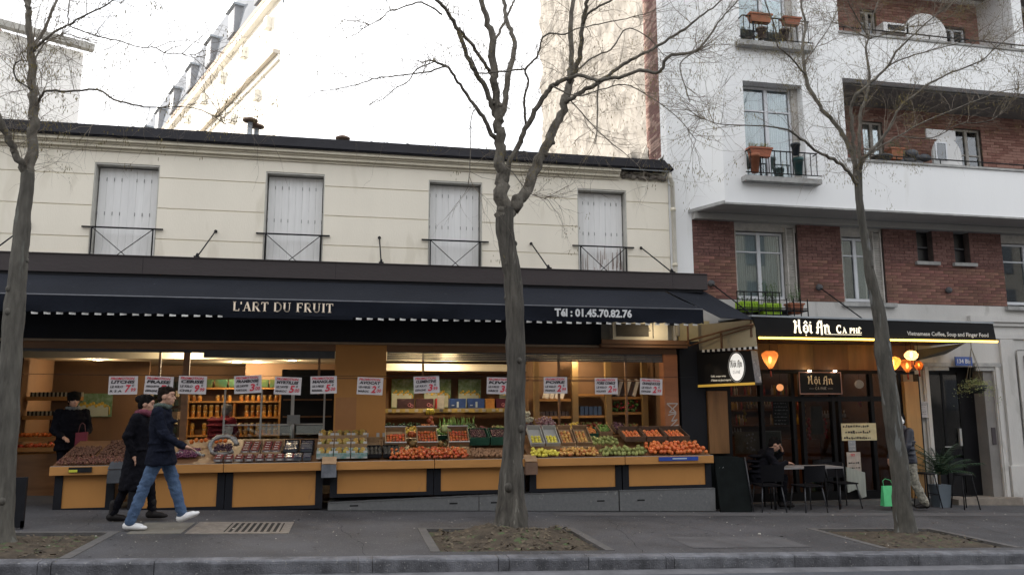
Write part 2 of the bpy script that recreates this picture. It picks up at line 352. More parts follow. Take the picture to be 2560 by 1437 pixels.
# ---------------------------------------------------------------- ground
def sheet(name, xs, ys, zf, mat, label=None):
    b = MB(); nx, ny = len(xs), len(ys)
    b.add([(x,y,zf(x,y)) for y in ys for x in xs], [(j*nx+i, j*nx+i+1, (j+1)*nx+i+1, (j+1)*nx+i) for j in range(ny-1) for i in range(nx-1)])
    return b.build(name, mat, kind='structure', label=label)
def lin(a, b, n): return [a+(b-a)*i/n for i in range(n+1)]
sheet('ground', [-400,400], [-400,400], lambda x,y: -2.2, M('far_ground', (.11,.105,.1), .9, .2, .05))
PITS = [(1.04,3.0,9.17,10.85), (6.75,8.62,9.13,10.72), (-4.75,-2.85,8.98,10.62)]
b = MB()
def gq(x0,x1,y0,y1):
    n = max(1, int(abs(x1-x0)/2))
    for i in range(n):
        a, c = x0+(x1-x0)*i/n, x0+(x1-x0)*(i+1)/n
        b.add([(a,y0,g(a)),(c,y0,g(c)),(c,y1,g(c)),(a,y1,g(a))], [(0,1,2,3)])
ybs = [8.94, 10.9, 14.3]
gq(-45,45,10.9,14.6)
px = -45
for (x0,x1,y0,y1) in sorted(PITS):
    gq(px,x0,8.94,10.9); gq(x0,x1,8.94,y0); gq(x0,x1,y1,10.9); px = x1
gq(px,45,8.94,10.9)
b.build('pavement', asphalt, kind='structure', label='dark grey asphalt pavement in front of the shops')
sheet('road', [-45,45], [-6,8.62], lambda x,y: g(x)-.145, roadm, 'bluish grey asphalt road along the kerb')
sheet('gutter', [-45,45], [8.5,8.76], lambda x,y: g(x)-.139+(8.76-y)*-.02, M('gutter_concrete', (.13,.13,.14), .8, .3, 3, .3, 60), 'pale gutter strip at the foot of the kerb')
sheet('opposite_pavement', [-45,45], [-14,-6], lambda x,y: g(x), asphalt, 'pavement on the other side of the road')
# lengthwise lighter repair band in the pavement
sheet('pavement_band', [3.2,15], [12.15,12.55], lambda x,y: g(x)+.004, M('asphalt_patch', (.085,.082,.085), .88, .2, 2, .35, 150), 'darker repaired strip of asphalt in the pavement')

# kerbstones, each its own piece
kr = tag(bpy.data.objects.new('kerb', None), 'row of grey granite kerbstones between pavement and road', kind='structure'); COL.objects.link(kr)
kx = [-45]
rk = random.Random(3)
while kx[-1] < -6: kx.append(kx[-1]+rk.uniform(1.2,1.9))
kx[-1] = -5.4; kx += [-4.3,-2.97,-2.85,-1.9,.12,.27,1.63,1.75,2.66,3.58,3.68,5.2,6.87,8.1,9.4]
while kx[-1] < 45: kx.append(kx[-1]+rk.uniform(1.2,1.9))
for x0,x1 in zip(kx,kx[1:]):
    m = MB(); n = 6; j = lambda: rk.uniform(-.004,.004); w = x1-x0-.007
    prof = [(8.757,-.20),(8.745,-.03),(8.752,-.010),(8.772,0.0),(8.85,.003),(8.943,.002),(8.943,-.2)]
    vs = []; L = len(prof)
    for i in range(n+1):
        x = x0+.007+w*i/n
        for (y,z) in prof: vs.append((x, y+j()*(1 if z>-.1 else 0), z+g(x)+j()*.5))
    fs = [(i*L+k, (i+1)*L+k, (i+1)*L+(k+1)%L, i*L+(k+1)%L) for i in range(n) for k in range(L)]+[tuple(range(L-1,-1,-1)), tuple(range(n*L,(n+1)*L))]
    m.add([(v[0],v[1],v[2]) for v in vs], [tuple(reversed(f)) for f in fs]); m.build('kerbstone', granite, kr)

# tree pits
def pit(x0,x1,y0,y1,mound, lab):
    t = thing('tree_pit', ((x0+x1)/2,(y0+y1)/2,g((x0+x1)/2)), lab, 'tree pit')
    m = MB(); nx, ny = 34, 26; rr = random.Random(int(x0*10)+99); vs = []
    for j in range(ny+1):
        for i in range(nx+1):
            x = x0+(x1-x0)*i/nx; y = y0+(y1-y0)*j/ny; e = min(i, nx-i, j, ny-j)/4
            h = -.035+min(1,e)*(.02+rr.uniform(0,.022))
            for (cx,cy,rx,ry,hh) in mound: h += hh*math.exp(-((x-cx)/rx)**2-((y-cy)/ry)**2)*(1+rr.uniform(-.25,.25))*min(1,e)
            vs.append((x,y,g(x)+h))
    m.add(vs, [(j*(nx+1)+i, j*(nx+1)+i+1, (j+1)*(nx+1)+i+1, (j+1)*(nx+1)+i) for j in range(ny) for i in range(nx)], True)
    m.build('soil_bed', soil, t)
    for (a,b_,c,d) in ((x0-.11,x0,y0-.02,y1+.09),(x1,x1+.11,y0-.02,y1+.09),(x0,x1,y1,y1+.09)):
        m = MB(); m.box(a,b_,c,d,-.12,.006); m.v = [(x,y,z+g(x)) for x,y,z in m.v]; m.build('edging_strip', conc, t)
    m = MB()
    for _ in range(420 if mound and mound[0][4]>.1 else 130):
        x = rr.uniform(x0+.05,x1-.05); y = rr.uniform(y0+.05,y1-.05); h = 0
        for (cx,cy,rx,ry,hh) in mound: h += hh*math.exp(-((x-cx)/rx)**2-((y-cy)/ry)**2)
        s_ = rr.uniform(.012,.035); a = rr.uniform(0,6.3); c = V(x,y,g(x)+h+rr.uniform(-.005,.012)); u = V(math.cos(a),math.sin(a),rr.uniform(-.5,.5))*s_; v = V(-math.sin(a),math.cos(a),rr.uniform(-.3,.6))*s_*.55
        m.add([c-u-v, c+u-v*.4, c+u*.7+v, c-u*.6+v*.8], [(0,1,2,3)])
    m.build('leaf_litter', rootm, t, kind='stuff')
    return t
pit(*PITS[0], [(1.75,10.15,.35,.35,.15),(2.35,10.2,.3,.3,.09),(2.75,10.35,.18,.25,.10),(2.05,9.8,.5,.25,.05)], 'soil pit with a root mound and dead leaves round the thick middle tree')
pit(*PITS[1], [(7.9,10.0,.5,.4,.04)], 'bare brown soil pit round the right hand tree before the café')
pit(*PITS[2], [(-3.8,9.8,.4,.4,.05)], 'flat mossy soil pit round the left hand tree')
# gnarled root knots at the middle tree
rn = random.Random(5)
# drain grate and plate
t = thing('drain_grate', (-1.25,10.98,g(-1.25)), 'slotted cast iron drain grate set in the pavement left of the middle tree', 'grate')
m = MB(); 
for (a,c,d,e) in ((-1.95,-1.52,10.5,11.5),(-.83,-.72,10.5,11.5),(-1.52,-.83,10.5,10.62),(-1.52,-.83,11.4,11.5)): m.box(a,c,d,e,-.05,.007)
m.v = [(x,y,z+g(x)) for x,y,z in m.v]; grm = M('cast_iron_worn', (.17,.15,.13), .7, .3, 14, .4, 80); m.build('grate_frame', grm, t)
for i in range(9):
    m = MB(); x = -1.50+i*.077; m.box(x,x+.034,10.62,11.4,-.04,.007); m.v = [(a,y,z+g(a)) for a,y,z in m.v]; m.build('grate_bar', grm, t)
m = MB(); m.box(-1.52,-.83,10.62,11.4,-.3,-.12); m.v = [(a,y,z+g(a)+.125) for a,y,z in m.v]; m.build('grate_well', M('well_dark',(.01,.01,.01),.9), t)
m = MB(); m.box(-2.62,-2.0,10.52,11.45,-.03,.006); m.v = [(a,y,z+g(a)) for a,y,z in m.v]
m.build('access_cover', M('cover_stone', (.15,.14,.12), .85, .2, 5, .4, 60), label='rectangular stone coloured access cover under the walking man', cat='cover')
m = MB()
for _ in range(520):
    x = rn.uniform(-4.5,13); y = 8.9+3.8*rn.random()**.8; s_ = rn.uniform(.004,.013)*(2.2 if rn.random()<.05 else 1); c = V(x,y,g(x)+.006); a = rn.uniform(0,6.3)
    u = V(math.cos(a),math.sin(a),0)*s_; v = V(-math.sin(a),math.cos(a),.4)*s_*.6; m.add([c-u-v,c+u-v,c+u*.6+v,c-u*.7+v], [(0,1,2,3)])
m.build('pavement_litter', M('litter', (.34,.32,.28), .8, .4, 20), kind='stuff', label='small pale scraps and leaf bits scattered over the pavement')

m = MB()
for _ in range(150):
    x = rn.uniform(-4.5,13); y = rn.uniform(8.96,12.6); r0 = rn.uniform(.01,.024); n_ = 8; ph = rn.uniform(0,6)
    m.add([(x+r0*math.cos(q*.785+ph)*rn.uniform(.8,1.2),y+r0*math.sin(q*.785+ph)*rn.uniform(.8,1.2),g(x)+.003) for q in range(n_)],[tuple(range(n_))])
m.build('gum_spots', M('gum_spot', (.035,.034,.036), .8, .3, 20, spec=.2), kind='stuff', label='dark chewing gum spots trodden into the pavement')
m = MB()
for k in range(5):
    x = (-3.2,3.4,5.3,9.3,.2)[k]; y = 9.0; pts = []
    for q in range(22): pts.append((x,y)); x += rn.uniform(-.05,.05)+(.03 if k%2 else -.02); y += .165
    for a,c in zip(pts,pts[1:]): h = rn.uniform(.002,.005); m.add([(a[0]-h,a[1],g(a[0])+.0025),(a[0]+h,a[1],g(a[0])+.0025),(c[0]+h,c[1],g(c[0])+.0025),(c[0]-h,c[1],g(c[0])+.0025)],[(0,1,2,3)])
m.build('pavement_cracks', M('crack_dark', (.02,.02,.021), .95, .2), kind='stuff', label='thin dark cracks running across the asphalt pavement')
sheet('pavement_patch', [4.15,5.75], [9.25,10.1], lambda x,y: g(x)+.0045, M('patch_light', (.078,.076,.08), .85, .3, 2, .5, 120), 'lighter repaired patch of asphalt near the kerb')
# ---------------------------------------------------------------- cream building (fruit shop below)
CB = thing('cream_building', (0,14,0), 'low two storey cream rendered building with closed white shutters above the fruit shop', 'building')
W = 14.0; XL, XR = -13.0, 6.02
wins = [(-4.38,-3.34),(-1.58,-.56),(1.31,2.31),(4.16,5.15),(-7.2,-6.17),(-10.05,-9.02)]
ZW0, ZW1 = 3.7, 5.73
m = MB()
edges = sorted(wins); xs = [XL]+[e for w_ in edges for e in w_]+[XR]
for i in range(0,len(xs),2): m.box(xs[i],xs[i+1],W+.012,W+.35,2.62,ZW1)
for (a,c) in edges: m.box(a,c,W+.012,W+.35,2.62,ZW0)
m.box(XL,XR,W+.012,W+.35,ZW1,6.12); m.box(XL,XR,19.6,19.9,-1,6.4); m.box(XL,XL+.3,W+.35,19.6,-1,6.2); m.box(XL,-6.3,W,W+.35,-1,2.62)
m.build('wall', creamd, CB)
rows = [(3.3,3.88),(3.9,4.42),(4.44,4.96),(4.98,5.5),(5.52,5.93)]
for (z0,z1) in rows:
    for i in range(0,len(xs),2):
        m = MB(); m.box(xs[i],xs[i+1],W,W+.012,z0,min(z1,ZW1)); m.build('render_band', cream, CB)
m = MB(); m.box(XL,XR,W,W+.012,ZW1,5.93); m.build('render_band', cream, CB)
# cornice with a broken right end
for (z0,z1,pr) in ((5.93,5.975,.03),(5.975,6.03,.09),(6.03,6.06,.12),(6.06,6.12,.17)):
    m = MB(); m.box(XL,5.0,W-pr,W+.011,z0,z1); m.build('cornice_moulding', creamd, CB)
rs = M('broken_rubble', (.2,.18,.155), .95, .5, 9, .5, 40)
for i in range(16):
    m = MB(); cx = 5.05+i*.06+rn.uniform(-.02,.02); m.ball((cx,W-.02+rn.uniform(-.03,.03),6.03+rn.uniform(-.05,.04)), rn.uniform(.035,.07), 7,5,(1.2,1,.8)); m.build('rubble_stone', rs, CB)
m = MB(); m.box(5.0,6.0,W-.2,W-.17,6.10,6.13); m.bar((5.98,W-.18,6.12),(5.9,W-.02,5.95),.02); m.build('gutter_lip', zincm, CB)
m = MB(); m.prism([(XL,6.12),(6.05,6.12),(6.05,6.13),(XL,6.13)],W-.22,W-.1)
m.slab([(XL,W-.19,6.13),(XR+.05,W-.19,6.13),(XR+.05,W+.16,6.42),(XL,W+.16,6.42)], .03)
m.box(XL,XR,W+.19,19.6,6.38,6.43); m.build('roof', slate, CB)
m = MB()   # uneven moss along the roof edge
for i in range(260):
    x = rn.uniform(XL,6); m.ball((x,W+.17+rn.uniform(-.02,.03),6.44), rn.uniform(.008,.028), 5,3,(1.6,1,.8))
m.build('roof_moss', M('moss', (.035,.033,.02), .95, .4, 8), CB, kind='stuff')
ventm = M('vent_rust', (.23,.16,.12), .7, .3, 10)
for (pxx,yy,h,lab) in ((625,16,.34,'tall rusty roof vent with a flat cowl above the second window'),(642,16.2,.22,'short rusty roof vent beside the tall one'),(858,16,.2,'small round roof vent above the bare wall between second and third window')):
    x = ax(pxx,yy,315); t = thing('roof_vent', (x,yy,6.43), lab, 'vent'); k = h/.34
    zt = at(pxx,{.34:293,.22:308,.2:338}[h],yy).z-.12; m = MB(); m.cyl((x,yy,6.40),(x,yy,zt+.02),.05,n=10); m.build('vent_pipe', zincm, t)
    m = MB(); m.lathe([(.06,0),(.15,.03),(.15,.06),(.02,.12)], (x,yy,zt), 12); m.build('vent_cowl', ventm, t)

def railing(parent, x0, x1, zt, y):
    m = MB(); m.box(x0-.12,x1+.12,y-.012,y+.012,zt-.008,zt+.016)
    m.box(x0+.03,x0+.05,y-.01,y+.01,ZW0,zt); m.box(x1-.05,x1-.03,y-.01,y+.01,ZW0,zt); m.box(x0+.03,x1-.03,y-.01,y+.01,ZW0+.06,ZW0+.08)
    m.bar((x0+.04,y,zt),(x1-.04,y,ZW0+.07),.012); m.bar((x1-.04,y+.006,zt),(x0+.04,y+.006,ZW0+.07),.012)
    return m.build('window_railing', ironm, parent)
for k,(a,c) in enumerate(wins):
    m = MB(); d = .17
    m.box(a,a+.02,W+.01,W+d+.1,ZW0,ZW1); m.box(c-.02,c,W+.01,W+d+.1,ZW0,ZW1); m.box(a+.02,c-.02,W+.01,W+d+.1,ZW1-.03,ZW1)
    wn = m.build('window', M('reveal_paint', (.48,.47,.43), .85, .12, 4), CB)
    sm_ = shutw
    n = 8; w_ = (c-a-.08)/n
    for i in range(n):
        m = MB(); x = a+.04+w_*i; ang = R(1.3)*(1 if i%2 else -1)
        m.box(x+.001,x+w_-.001,W+d,W+d+.025,ZW0,ZW1-.05,rz=ang); m.build('shutter_board', sm_, wn)
    m = MB()
    for zz in (5.48,4.88):
        for i in (0,1,2,3,5,6,7,8): x = a+.04+w_*i*1.0; m.box(x-.005,x+.005,W+d-.012,W+d,zz-.03,zz+.03)
    m.build('shutter_hinges', M('hinge_grey',(.25,.25,.25),.6), wn, kind='stuff')
    if k == 3:
        m = MB(); r9 = random.Random(4)
        for i in range(46): xs_ = a+.05+(c-a-.1)*(r9.random()**.6); zs = 3.9+r9.uniform(.0,.5); hs_ = r9.uniform(.08,.42); ws_ = r9.uniform(.004,.022); m.add([(xs_,W+d-.006,zs),(xs_+ws_,W+d-.006,zs+.02),(xs_+ws_*.8,W+d-.006,min(4.62,zs+hs_)),(xs_+ws_*.3,W+d-.006,min(4.66,zs+hs_*1.05))],[(0,1,2,3)])
        m.build('rust_stains', M('rust_stain',(.33,.25,.22),.8,.3,8), wn, kind='stuff')
    railing(CB, a, c, 4.59, W-.03)
# rain pipe at the right edge
t = thing('rain_pipe', (6.10,13.95,0), 'cream painted rain pipe in the corner beside the white building', 'pipe')
m = MB(); m.tube([(5.98,13.84,6.08),(6.02,13.86,5.98),(6.09,13.94,5.9),(6.09,13.94,3.9),(6.09,13.94,2.9)],.042,10); m.build('pipe', M('cream_pipe',(.56,.53,.46),.6,.08), t)
for z in (5.35,4.25):
    m = MB(); m.cyl((6.09,13.94,z),(6.09,13.94,z+.06),.052,n=12); m.build('pipe_collar', creamd, t)

# ---------------------------------------------------------------- bricks
def brick_field(parent, x0, x1, z0, z1, Y, holes=(), singles=0, mats=None, rowh=.0655, bl=.225, axis='x', vis=(0,99)):
    """running bond; first `singles` bricks are objects of their own, the rest one joined part"""
    mo = MB()
    def put(m, a, c, y0, y1, za, zb):
        if axis == 'x': m.box(a,c,y0,y1,za,zb)
        else: m.box(-y1+2*Y if False else y0, y1, a, c, za, zb)
    rb = random.Random(int(x0*7+z0*13)); nrow = int(round((z1-z0)/rowh)); jm = MB(); cache = {}; cnt = 0; items = []
    for r_ in range(nrow):
        za = z0+r_*rowh+.004; zb = z0+(r_+1)*rowh-.004; x = x0-(bl/2 if r_%2 else 0)-.0
        while x < x1:
            a, c = max(x+.004,x0), min(x+bl-.004,x1); x += bl
            segs = [(a,c)]
            for (ha,hc,hz0,hz1) in holes:
                if zb > hz0+.01 and za < hz1-.01:
                    ns = []
                    for (p,q) in segs:
                        if q <= ha or p >= hc: ns.append((p,q)); continue
                        if p < ha: ns.append((p,ha-.003))
                        if q > hc: ns.append((hc+.003,q))
                    segs = ns
            for (p,q) in segs:
                if q-p > .02: items.append((p,q,za,zb))
    for (p,q,za,zb) in items:
        pr = rb.uniform(.0,.006)
        if cnt < singles and vis[0] < p < vis[1]:
            L = round(q-p,2); key = (L,)
            if key not in cache:
                m = MB(); h = (zb-za)
                if axis == 'x': m.box(0,L,0,.06,0,h)
                else: m.box(0,.06,0,L,0,h)
                cache[key] = m.build('brick', bricka, parent, local=True); o = cache[key]
            else:
                o = cache[key].copy(); COL.objects.link(o); o.parent = parent
            o.location = V(p, Y-pr, za)-wpos(parent) if axis == 'x' else V(Y-pr, p, za)-wpos(parent); cnt += 1
        else:
            jm.m = rb.randrange(2)
            if axis == 'x': jm.box(p,q,Y-pr,Y+.05,za,zb)
            else: jm.box(Y-pr,Y+.05,p,q,za,zb)
    if jm.v: jm.build('bricks', mats or [brickj, brickj2], parent, kind='stuff')

# ---------------------------------------------------------------- white and brick apartment building
WB = thing('white_apartment_building', (6.1,14,0), 'white rendered apartment building with red brick first floor and loggias, café below', 'building')
BX = 19.0; F = 13.2
m = MB()  # ground floor masonry
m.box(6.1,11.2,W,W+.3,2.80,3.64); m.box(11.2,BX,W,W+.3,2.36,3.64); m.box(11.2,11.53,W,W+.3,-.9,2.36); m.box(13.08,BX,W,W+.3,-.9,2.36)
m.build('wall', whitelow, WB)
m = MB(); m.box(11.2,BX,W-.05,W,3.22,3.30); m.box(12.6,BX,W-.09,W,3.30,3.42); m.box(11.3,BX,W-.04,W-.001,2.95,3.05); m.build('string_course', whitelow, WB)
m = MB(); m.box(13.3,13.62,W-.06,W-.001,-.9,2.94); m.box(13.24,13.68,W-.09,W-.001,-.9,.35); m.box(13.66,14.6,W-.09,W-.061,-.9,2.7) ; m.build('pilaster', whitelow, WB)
m = MB(); m.box(13.75,16.0,W-.03,W-.001,2.62,2.72); m.box(13.8,16,W-.12,W-.1,2.3,2.6); m.build('shop_hood', ironm, WB)
m = MB(); m.box(6.03,6.5,W,W+.3,2.8,12.6); m.build('wall', whitewall, WB)
holes = [(7.40,8.78,3.64,5.21),(9.76,10.74,3.64,5.21),(11.54,11.92,4.54,5.21),(12.44,12.82,4.54,5.21),(13.62,15.0,3.64,5.21)]
hx = [6.5]+[e for h in holes for e in h[:2]]+[BX]
for i in range(0,len(hx),2): m = MB(); m.box(hx[i],hx[i+1],W+.008,W+.3,3.64,5.21); m.build('wall', mortar, WB)
for h in holes:
    if h[2] > 3.7: m = MB(); m.box(h[0],h[1],W+.008,W+.3,3.64,h[2]); m.build('wall', mortar, WB)
brick_field(WB, 6.5, BX, 3.645, 5.20, W, holes, singles=300, vis=(6,14.2))
# bow: soffit, front, chamfer
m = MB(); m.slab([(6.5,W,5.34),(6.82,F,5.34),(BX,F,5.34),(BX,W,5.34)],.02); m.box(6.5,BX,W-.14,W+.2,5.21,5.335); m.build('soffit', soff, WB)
m = MB(); m.slab([(6.42,W-.02,5.40),(6.78,F-.03,5.40),(6.78,F-.03,5.34),(6.42,W-.02,5.34)],.03); m.box(6.79,BX,F-.03,F+.02,5.335,5.37); m.build('drip_edge', concr, WB)
U = [(7.30,8.57,5.9,7.83),(7.30,8.57,8.62,10.4)]
m = MB()
m.slab([(6.5,W,5.36),(6.82,F,5.36),(6.82,F,12.6),(6.5,W,12.6)],-.2)
for z0,z1 in ((5.36,5.9),(7.83,8.62),(10.4,12.6)): m.box(6.82,9.48,F,F+.25,z0,z1)
for z0,z1 in ((5.9,7.83),(8.62,10.4)): m.box(6.82,7.3,F,F+.25,z0,z1); m.box(8.57,9.48,F,F+.25,z0,z1)
for z0,z1 in ((5.36,6.35),(8.07,9.02),(10.8,12.6)): m.box(9.48,BX,F,F+.2,z0,z1)
m.build('upper_wall', whitewall, WB)
m = MB(); 
for z in (6.35,9.02): m.box(9.46,BX,F-.03,F+.24,z,z+.045)
m.build('parapet_cap', concr, WB)
m = MB()
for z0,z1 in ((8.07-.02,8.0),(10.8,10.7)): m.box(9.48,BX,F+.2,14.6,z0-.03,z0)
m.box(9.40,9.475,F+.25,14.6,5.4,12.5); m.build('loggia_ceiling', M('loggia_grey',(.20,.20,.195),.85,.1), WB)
m = MB(); 
for z in (6.0,8.7): m.box(9.48,BX,F+.2,14.6,z-.05,z)
m.build('loggia_floor', concr, WB)
lw = [(10.75,11.25,6.0,7.7),(13.05,13.75,6.0,7.7)], [(10.9,11.3,8.7,10.3),(13.0,13.6,9.15,10.1)]
for k,zz in enumerate(((6.0,8.0),(8.7,10.7))):
    m = MB(); hx = [9.48]+[e for h in lw[k] for e in h[:2]]+[BX]
    for i in range(0,len(hx),2): m.box(hx[i],hx[i+1],14.41,14.6,zz[0],zz[1])
    for h in lw[k]: m.box(h[0],h[1],14.41,14.6,h[3],zz[1]); 
    if k: m.box(13.0,13.6,14.41,14.6,8.7,9.15)
    m.build('loggia_back_wall', mortar, WB)
    brick_field(WB, 9.48, 15.2, zz[0], zz[1], 14.4, lw[k], singles=0, mats=[M('brick_loggia',(.30,.15,.12),.85,.1,20,.3,60,col2=(.22,.105,.085)),M('brick_loggia_pale',(.36,.20,.16),.85,.1,20,.3,60)])
# window maker: frame, panes, curtain
def window(parent, x0,x1,z0,z1,Y, split=.5, trans=None, fm=pvc, fw=.045, cur=.55, dark=True, mull=1):
    m = MB(); m.box(x0,x0+fw,Y,Y+.06,z0,z1); m.box(x1-fw,x1,Y,Y+.06,z0,z1); m.box(x0+fw,x1-fw,Y,Y+.06,z0,z0+fw*1.3); m.box(x0+fw,x1-fw,Y,Y+.06,z1-fw,z1)
    xm = x0+(x1-x0)*split
    if mull: m.box(xm-fw*.8,xm+fw*.8,Y-.006,Y+.054,z0+fw*1.3,z1-fw)
    wn = m.build('window', fm, parent)
    cells = [(x0+fw,xm-fw*.8),(xm+fw*.8,x1-fw)] if mull else [(x0+fw,x1-fw)]
    for (a,c) in cells:
        zr = [(z0+fw*1.3,z1-fw)]
        if trans: zr = [(z0+fw*1.3,trans-.014),(trans+.014,z1-fw)]; m = MB(); m.box(a,c,Y+.002,Y+.05,trans-.014,trans+.014); m.build('glazing_bar', fm, wn)
        for (p,q) in zr: m = MB(); m.box(a,c,Y+.026,Y+.032,p,q); m.build('pane', wglass, wn)
    if cur:
        m = MB(); n = 56; zt = z1-fw; 
        for (a,c) in ((x0+fw,xm-(xm-x0)*(1-cur)*1.0),(x1-fw-(x1-xm)*cur,x1-fw)):
            vs = []
            for i in range(n+1):
                x = a+(c-a)*i/n; y = Y+.14+.022*math.sin(i*1.15)+.008*math.sin(i*2.7)
                vs += [(x,y,z0),(x,y,zt)]
            m.add(vs, [(2*i,2*i+2,2*i+3,2*i+1) for i in range(n)], True)
        m.build('curtain', curtain, wn)
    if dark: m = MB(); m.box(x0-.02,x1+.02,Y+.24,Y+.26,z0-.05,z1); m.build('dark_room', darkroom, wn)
    return wn
def shutter(parent, x, Y, z0, z1, wd=.2, ang=0):
    """open louvred shutter leaf folded in the reveal"""
    m = MB(); m.box(x,x+.03,Y-.02,Y+wd,z0,z1); s_ = m.build('shutter', oldpaint, parent)
    m = MB(); n = int((z1-z0)/.05)
    for i in range(n): z = z0+.02+i*.05; m.mbox((x+.1,Y+.01,z+.015),(.15,.012,.04),Matrix.Rotation(R(25),3,'X'))
    m.box(x+.03,x+.18,Y+.02,Y+.03,z0,z1); m.box(x+.175,x+.2,Y-.02,Y+.05,z0,z1); m.build('louvre_slats', oldpaint, s_, kind=None)
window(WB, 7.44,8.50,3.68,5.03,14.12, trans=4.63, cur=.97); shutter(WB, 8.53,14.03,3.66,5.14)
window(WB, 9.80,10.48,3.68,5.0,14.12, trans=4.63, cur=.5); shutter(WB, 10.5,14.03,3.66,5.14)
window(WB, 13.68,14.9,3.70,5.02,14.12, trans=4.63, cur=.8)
for (q0,q1,q2) in ((7.40,8.78,5.05),(9.76,10.74,5.02),(13.62,15,5.03)): m = MB(); m.box(q0,q1,W+.05,W+.2,q2,5.21); m.build('roller_box', oldpaint, WB)
for (q0,q2) in ((7.40,5.05),(9.76,5.02)): m = MB(); m.box(q0,q0+.04,W+.03,W+.12,3.64,q2); m.build('window_jamb', oldpaint, WB)
for a,c in ((11.54,11.92),(12.44,12.82)):
    m = MB(); m.box(a,c,W+.16,W+.2,4.54,5.2); m.build('slit_window', M('slit_dark',(.012,.012,.014),.3,.2), WB)
    m = MB(); m.box(a+.05,a+.09,W+.1,W+.16,4.58,5.15); m.box(a+.05,c-.05,W+.1,W+.16,4.85,4.88); m.build('slit_bar', M('slit_frame',(.05,.05,.055),.5), WB)
    m = MB(); m.box(a-.08,c+.1,W-.07,W+.04,4.47,4.54); m.build('window_sill', concr, WB)
m = MB(); m.box(9.68,10.9,W-.09,W+.06,3.56,3.64); m.build('window_sill', concr, WB)
m = MB(); m.box(13.55,15.1,W-.09,W+.06,3.56,3.64); m.build('window_sill', concr, WB)
for k,(a,c,z0,z1) in enumerate(U):
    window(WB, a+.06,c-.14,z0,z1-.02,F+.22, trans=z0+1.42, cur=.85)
    m = MB(); m.box(a,a+.06,F+.16,F+.25,z0,z1); m.box(c-.14,c,F+.18,F+.25,z0,z1); m.build('reveal', oldpaint, WB)
    m = MB(); m.box(a-.13,c+.2,F-.17,F+.02,z0-.12,z0-.02); m.build('window_sill', concr, WB)
    m = MB(); zt = z0+.48
    m.box(a-.02,c+.15,F-.15,F-.13,zt,zt+.02); m.box(a-.1,c+.22,F-.15,F-.13,z0+.04,z0+.055)
    for i in range(12): x = a+(c-a+.12)*i/11; m.box(x,x+.012,F-.145,F-.133,z0+.05,zt)
    m.bar((a-.02,F-.14,zt+.01),(a-.02,F,zt+.01),.016); m.bar((c+.15,F-.14,zt+.01),(c+.15,F,zt+.01),.016); m.box(a+.2,a+.23,F-.14,F-.12,z0-.02,zt)
    m.build('window_railing', ironm, WB)
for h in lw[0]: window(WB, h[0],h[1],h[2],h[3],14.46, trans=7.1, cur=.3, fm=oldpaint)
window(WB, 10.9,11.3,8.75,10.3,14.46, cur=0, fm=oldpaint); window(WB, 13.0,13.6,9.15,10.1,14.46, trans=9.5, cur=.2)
for z in (6.40,9.07):
    m = MB(); m.box(9.5,BX,F+.02,F+.04,z+.10,z+.12)
    for i in range(10): x = 9.6+i*1.0; m.box(x,x+.015,F+.02,F+.035,z,z+.11)
    m.build('handrail', ironm, WB)
m = MB(); m.box(13.95,14.2,F+.25,14.4,8.7,10.7); m.build('loggia_pier', whitewall, WB)
# party wall seen above the low roof: rough rubble render with a brick quoin
pw = M('rubble_render', (.28,.262,.235), .95, .16, 1.6, .8, 7, stretch=(1,1,.6), spots=(3.2,.56,(.215,.20,.18)))
m = MB(); ny, nzz = 90, 130; rr = random.Random(11)
vs = []
for i in range(ny+1):
    for j in range(nzz+1):
        y = 15.0+(24.5-15.0)*i/ny; z = 6.2+(13.5)*j/nzz
        nn = noise.noise(V(0,y*3.2,z*2.0)); n2 = noise.noise(V(5,y*7,z*5))
        vs.append((6.1-.09*max(0,nn*2+.2)-.05*n2, y, z))
m.add(vs, [(i*(nzz+1)+j, i*(nzz+1)+j+1, (i+1)*(nzz+1)+j+1, (i+1)*(nzz+1)+j) for i in range(ny) for j in range(nzz)], True)
m.box(6.14,6.4,14.3,24.5,5,19.7); m.build('party_wall', pw, WB)
m = MB(); m.box(6.06,6.2,14.31,15.1,6.2,12.6); m.build('brick_quoin_core', mortar, WB)
brick_field(WB, 14.31, 15.1, 6.3, 12.6, 6.05, axis='y', singles=0, mats=[brickj2, M('brick_pale',(.33,.22,.18),.9,.2,12)])
m = MB(); m.slab([(5.9,W+.2,6.44),(5.9,19,6.44),(6.09,19,6.62),(6.09,W+.2,6.62)],.02); m.build('flashing', M('mortar_fillet',(.55,.53,.5),.9,.2,5), WB)
m = MB(); m.box(6.4,BX,14.6,24.5,5.0,12.6); m.box(6.4,BX,14.3,14.6,10.7,12.6); m.build('rear_block', whitewall, WB)

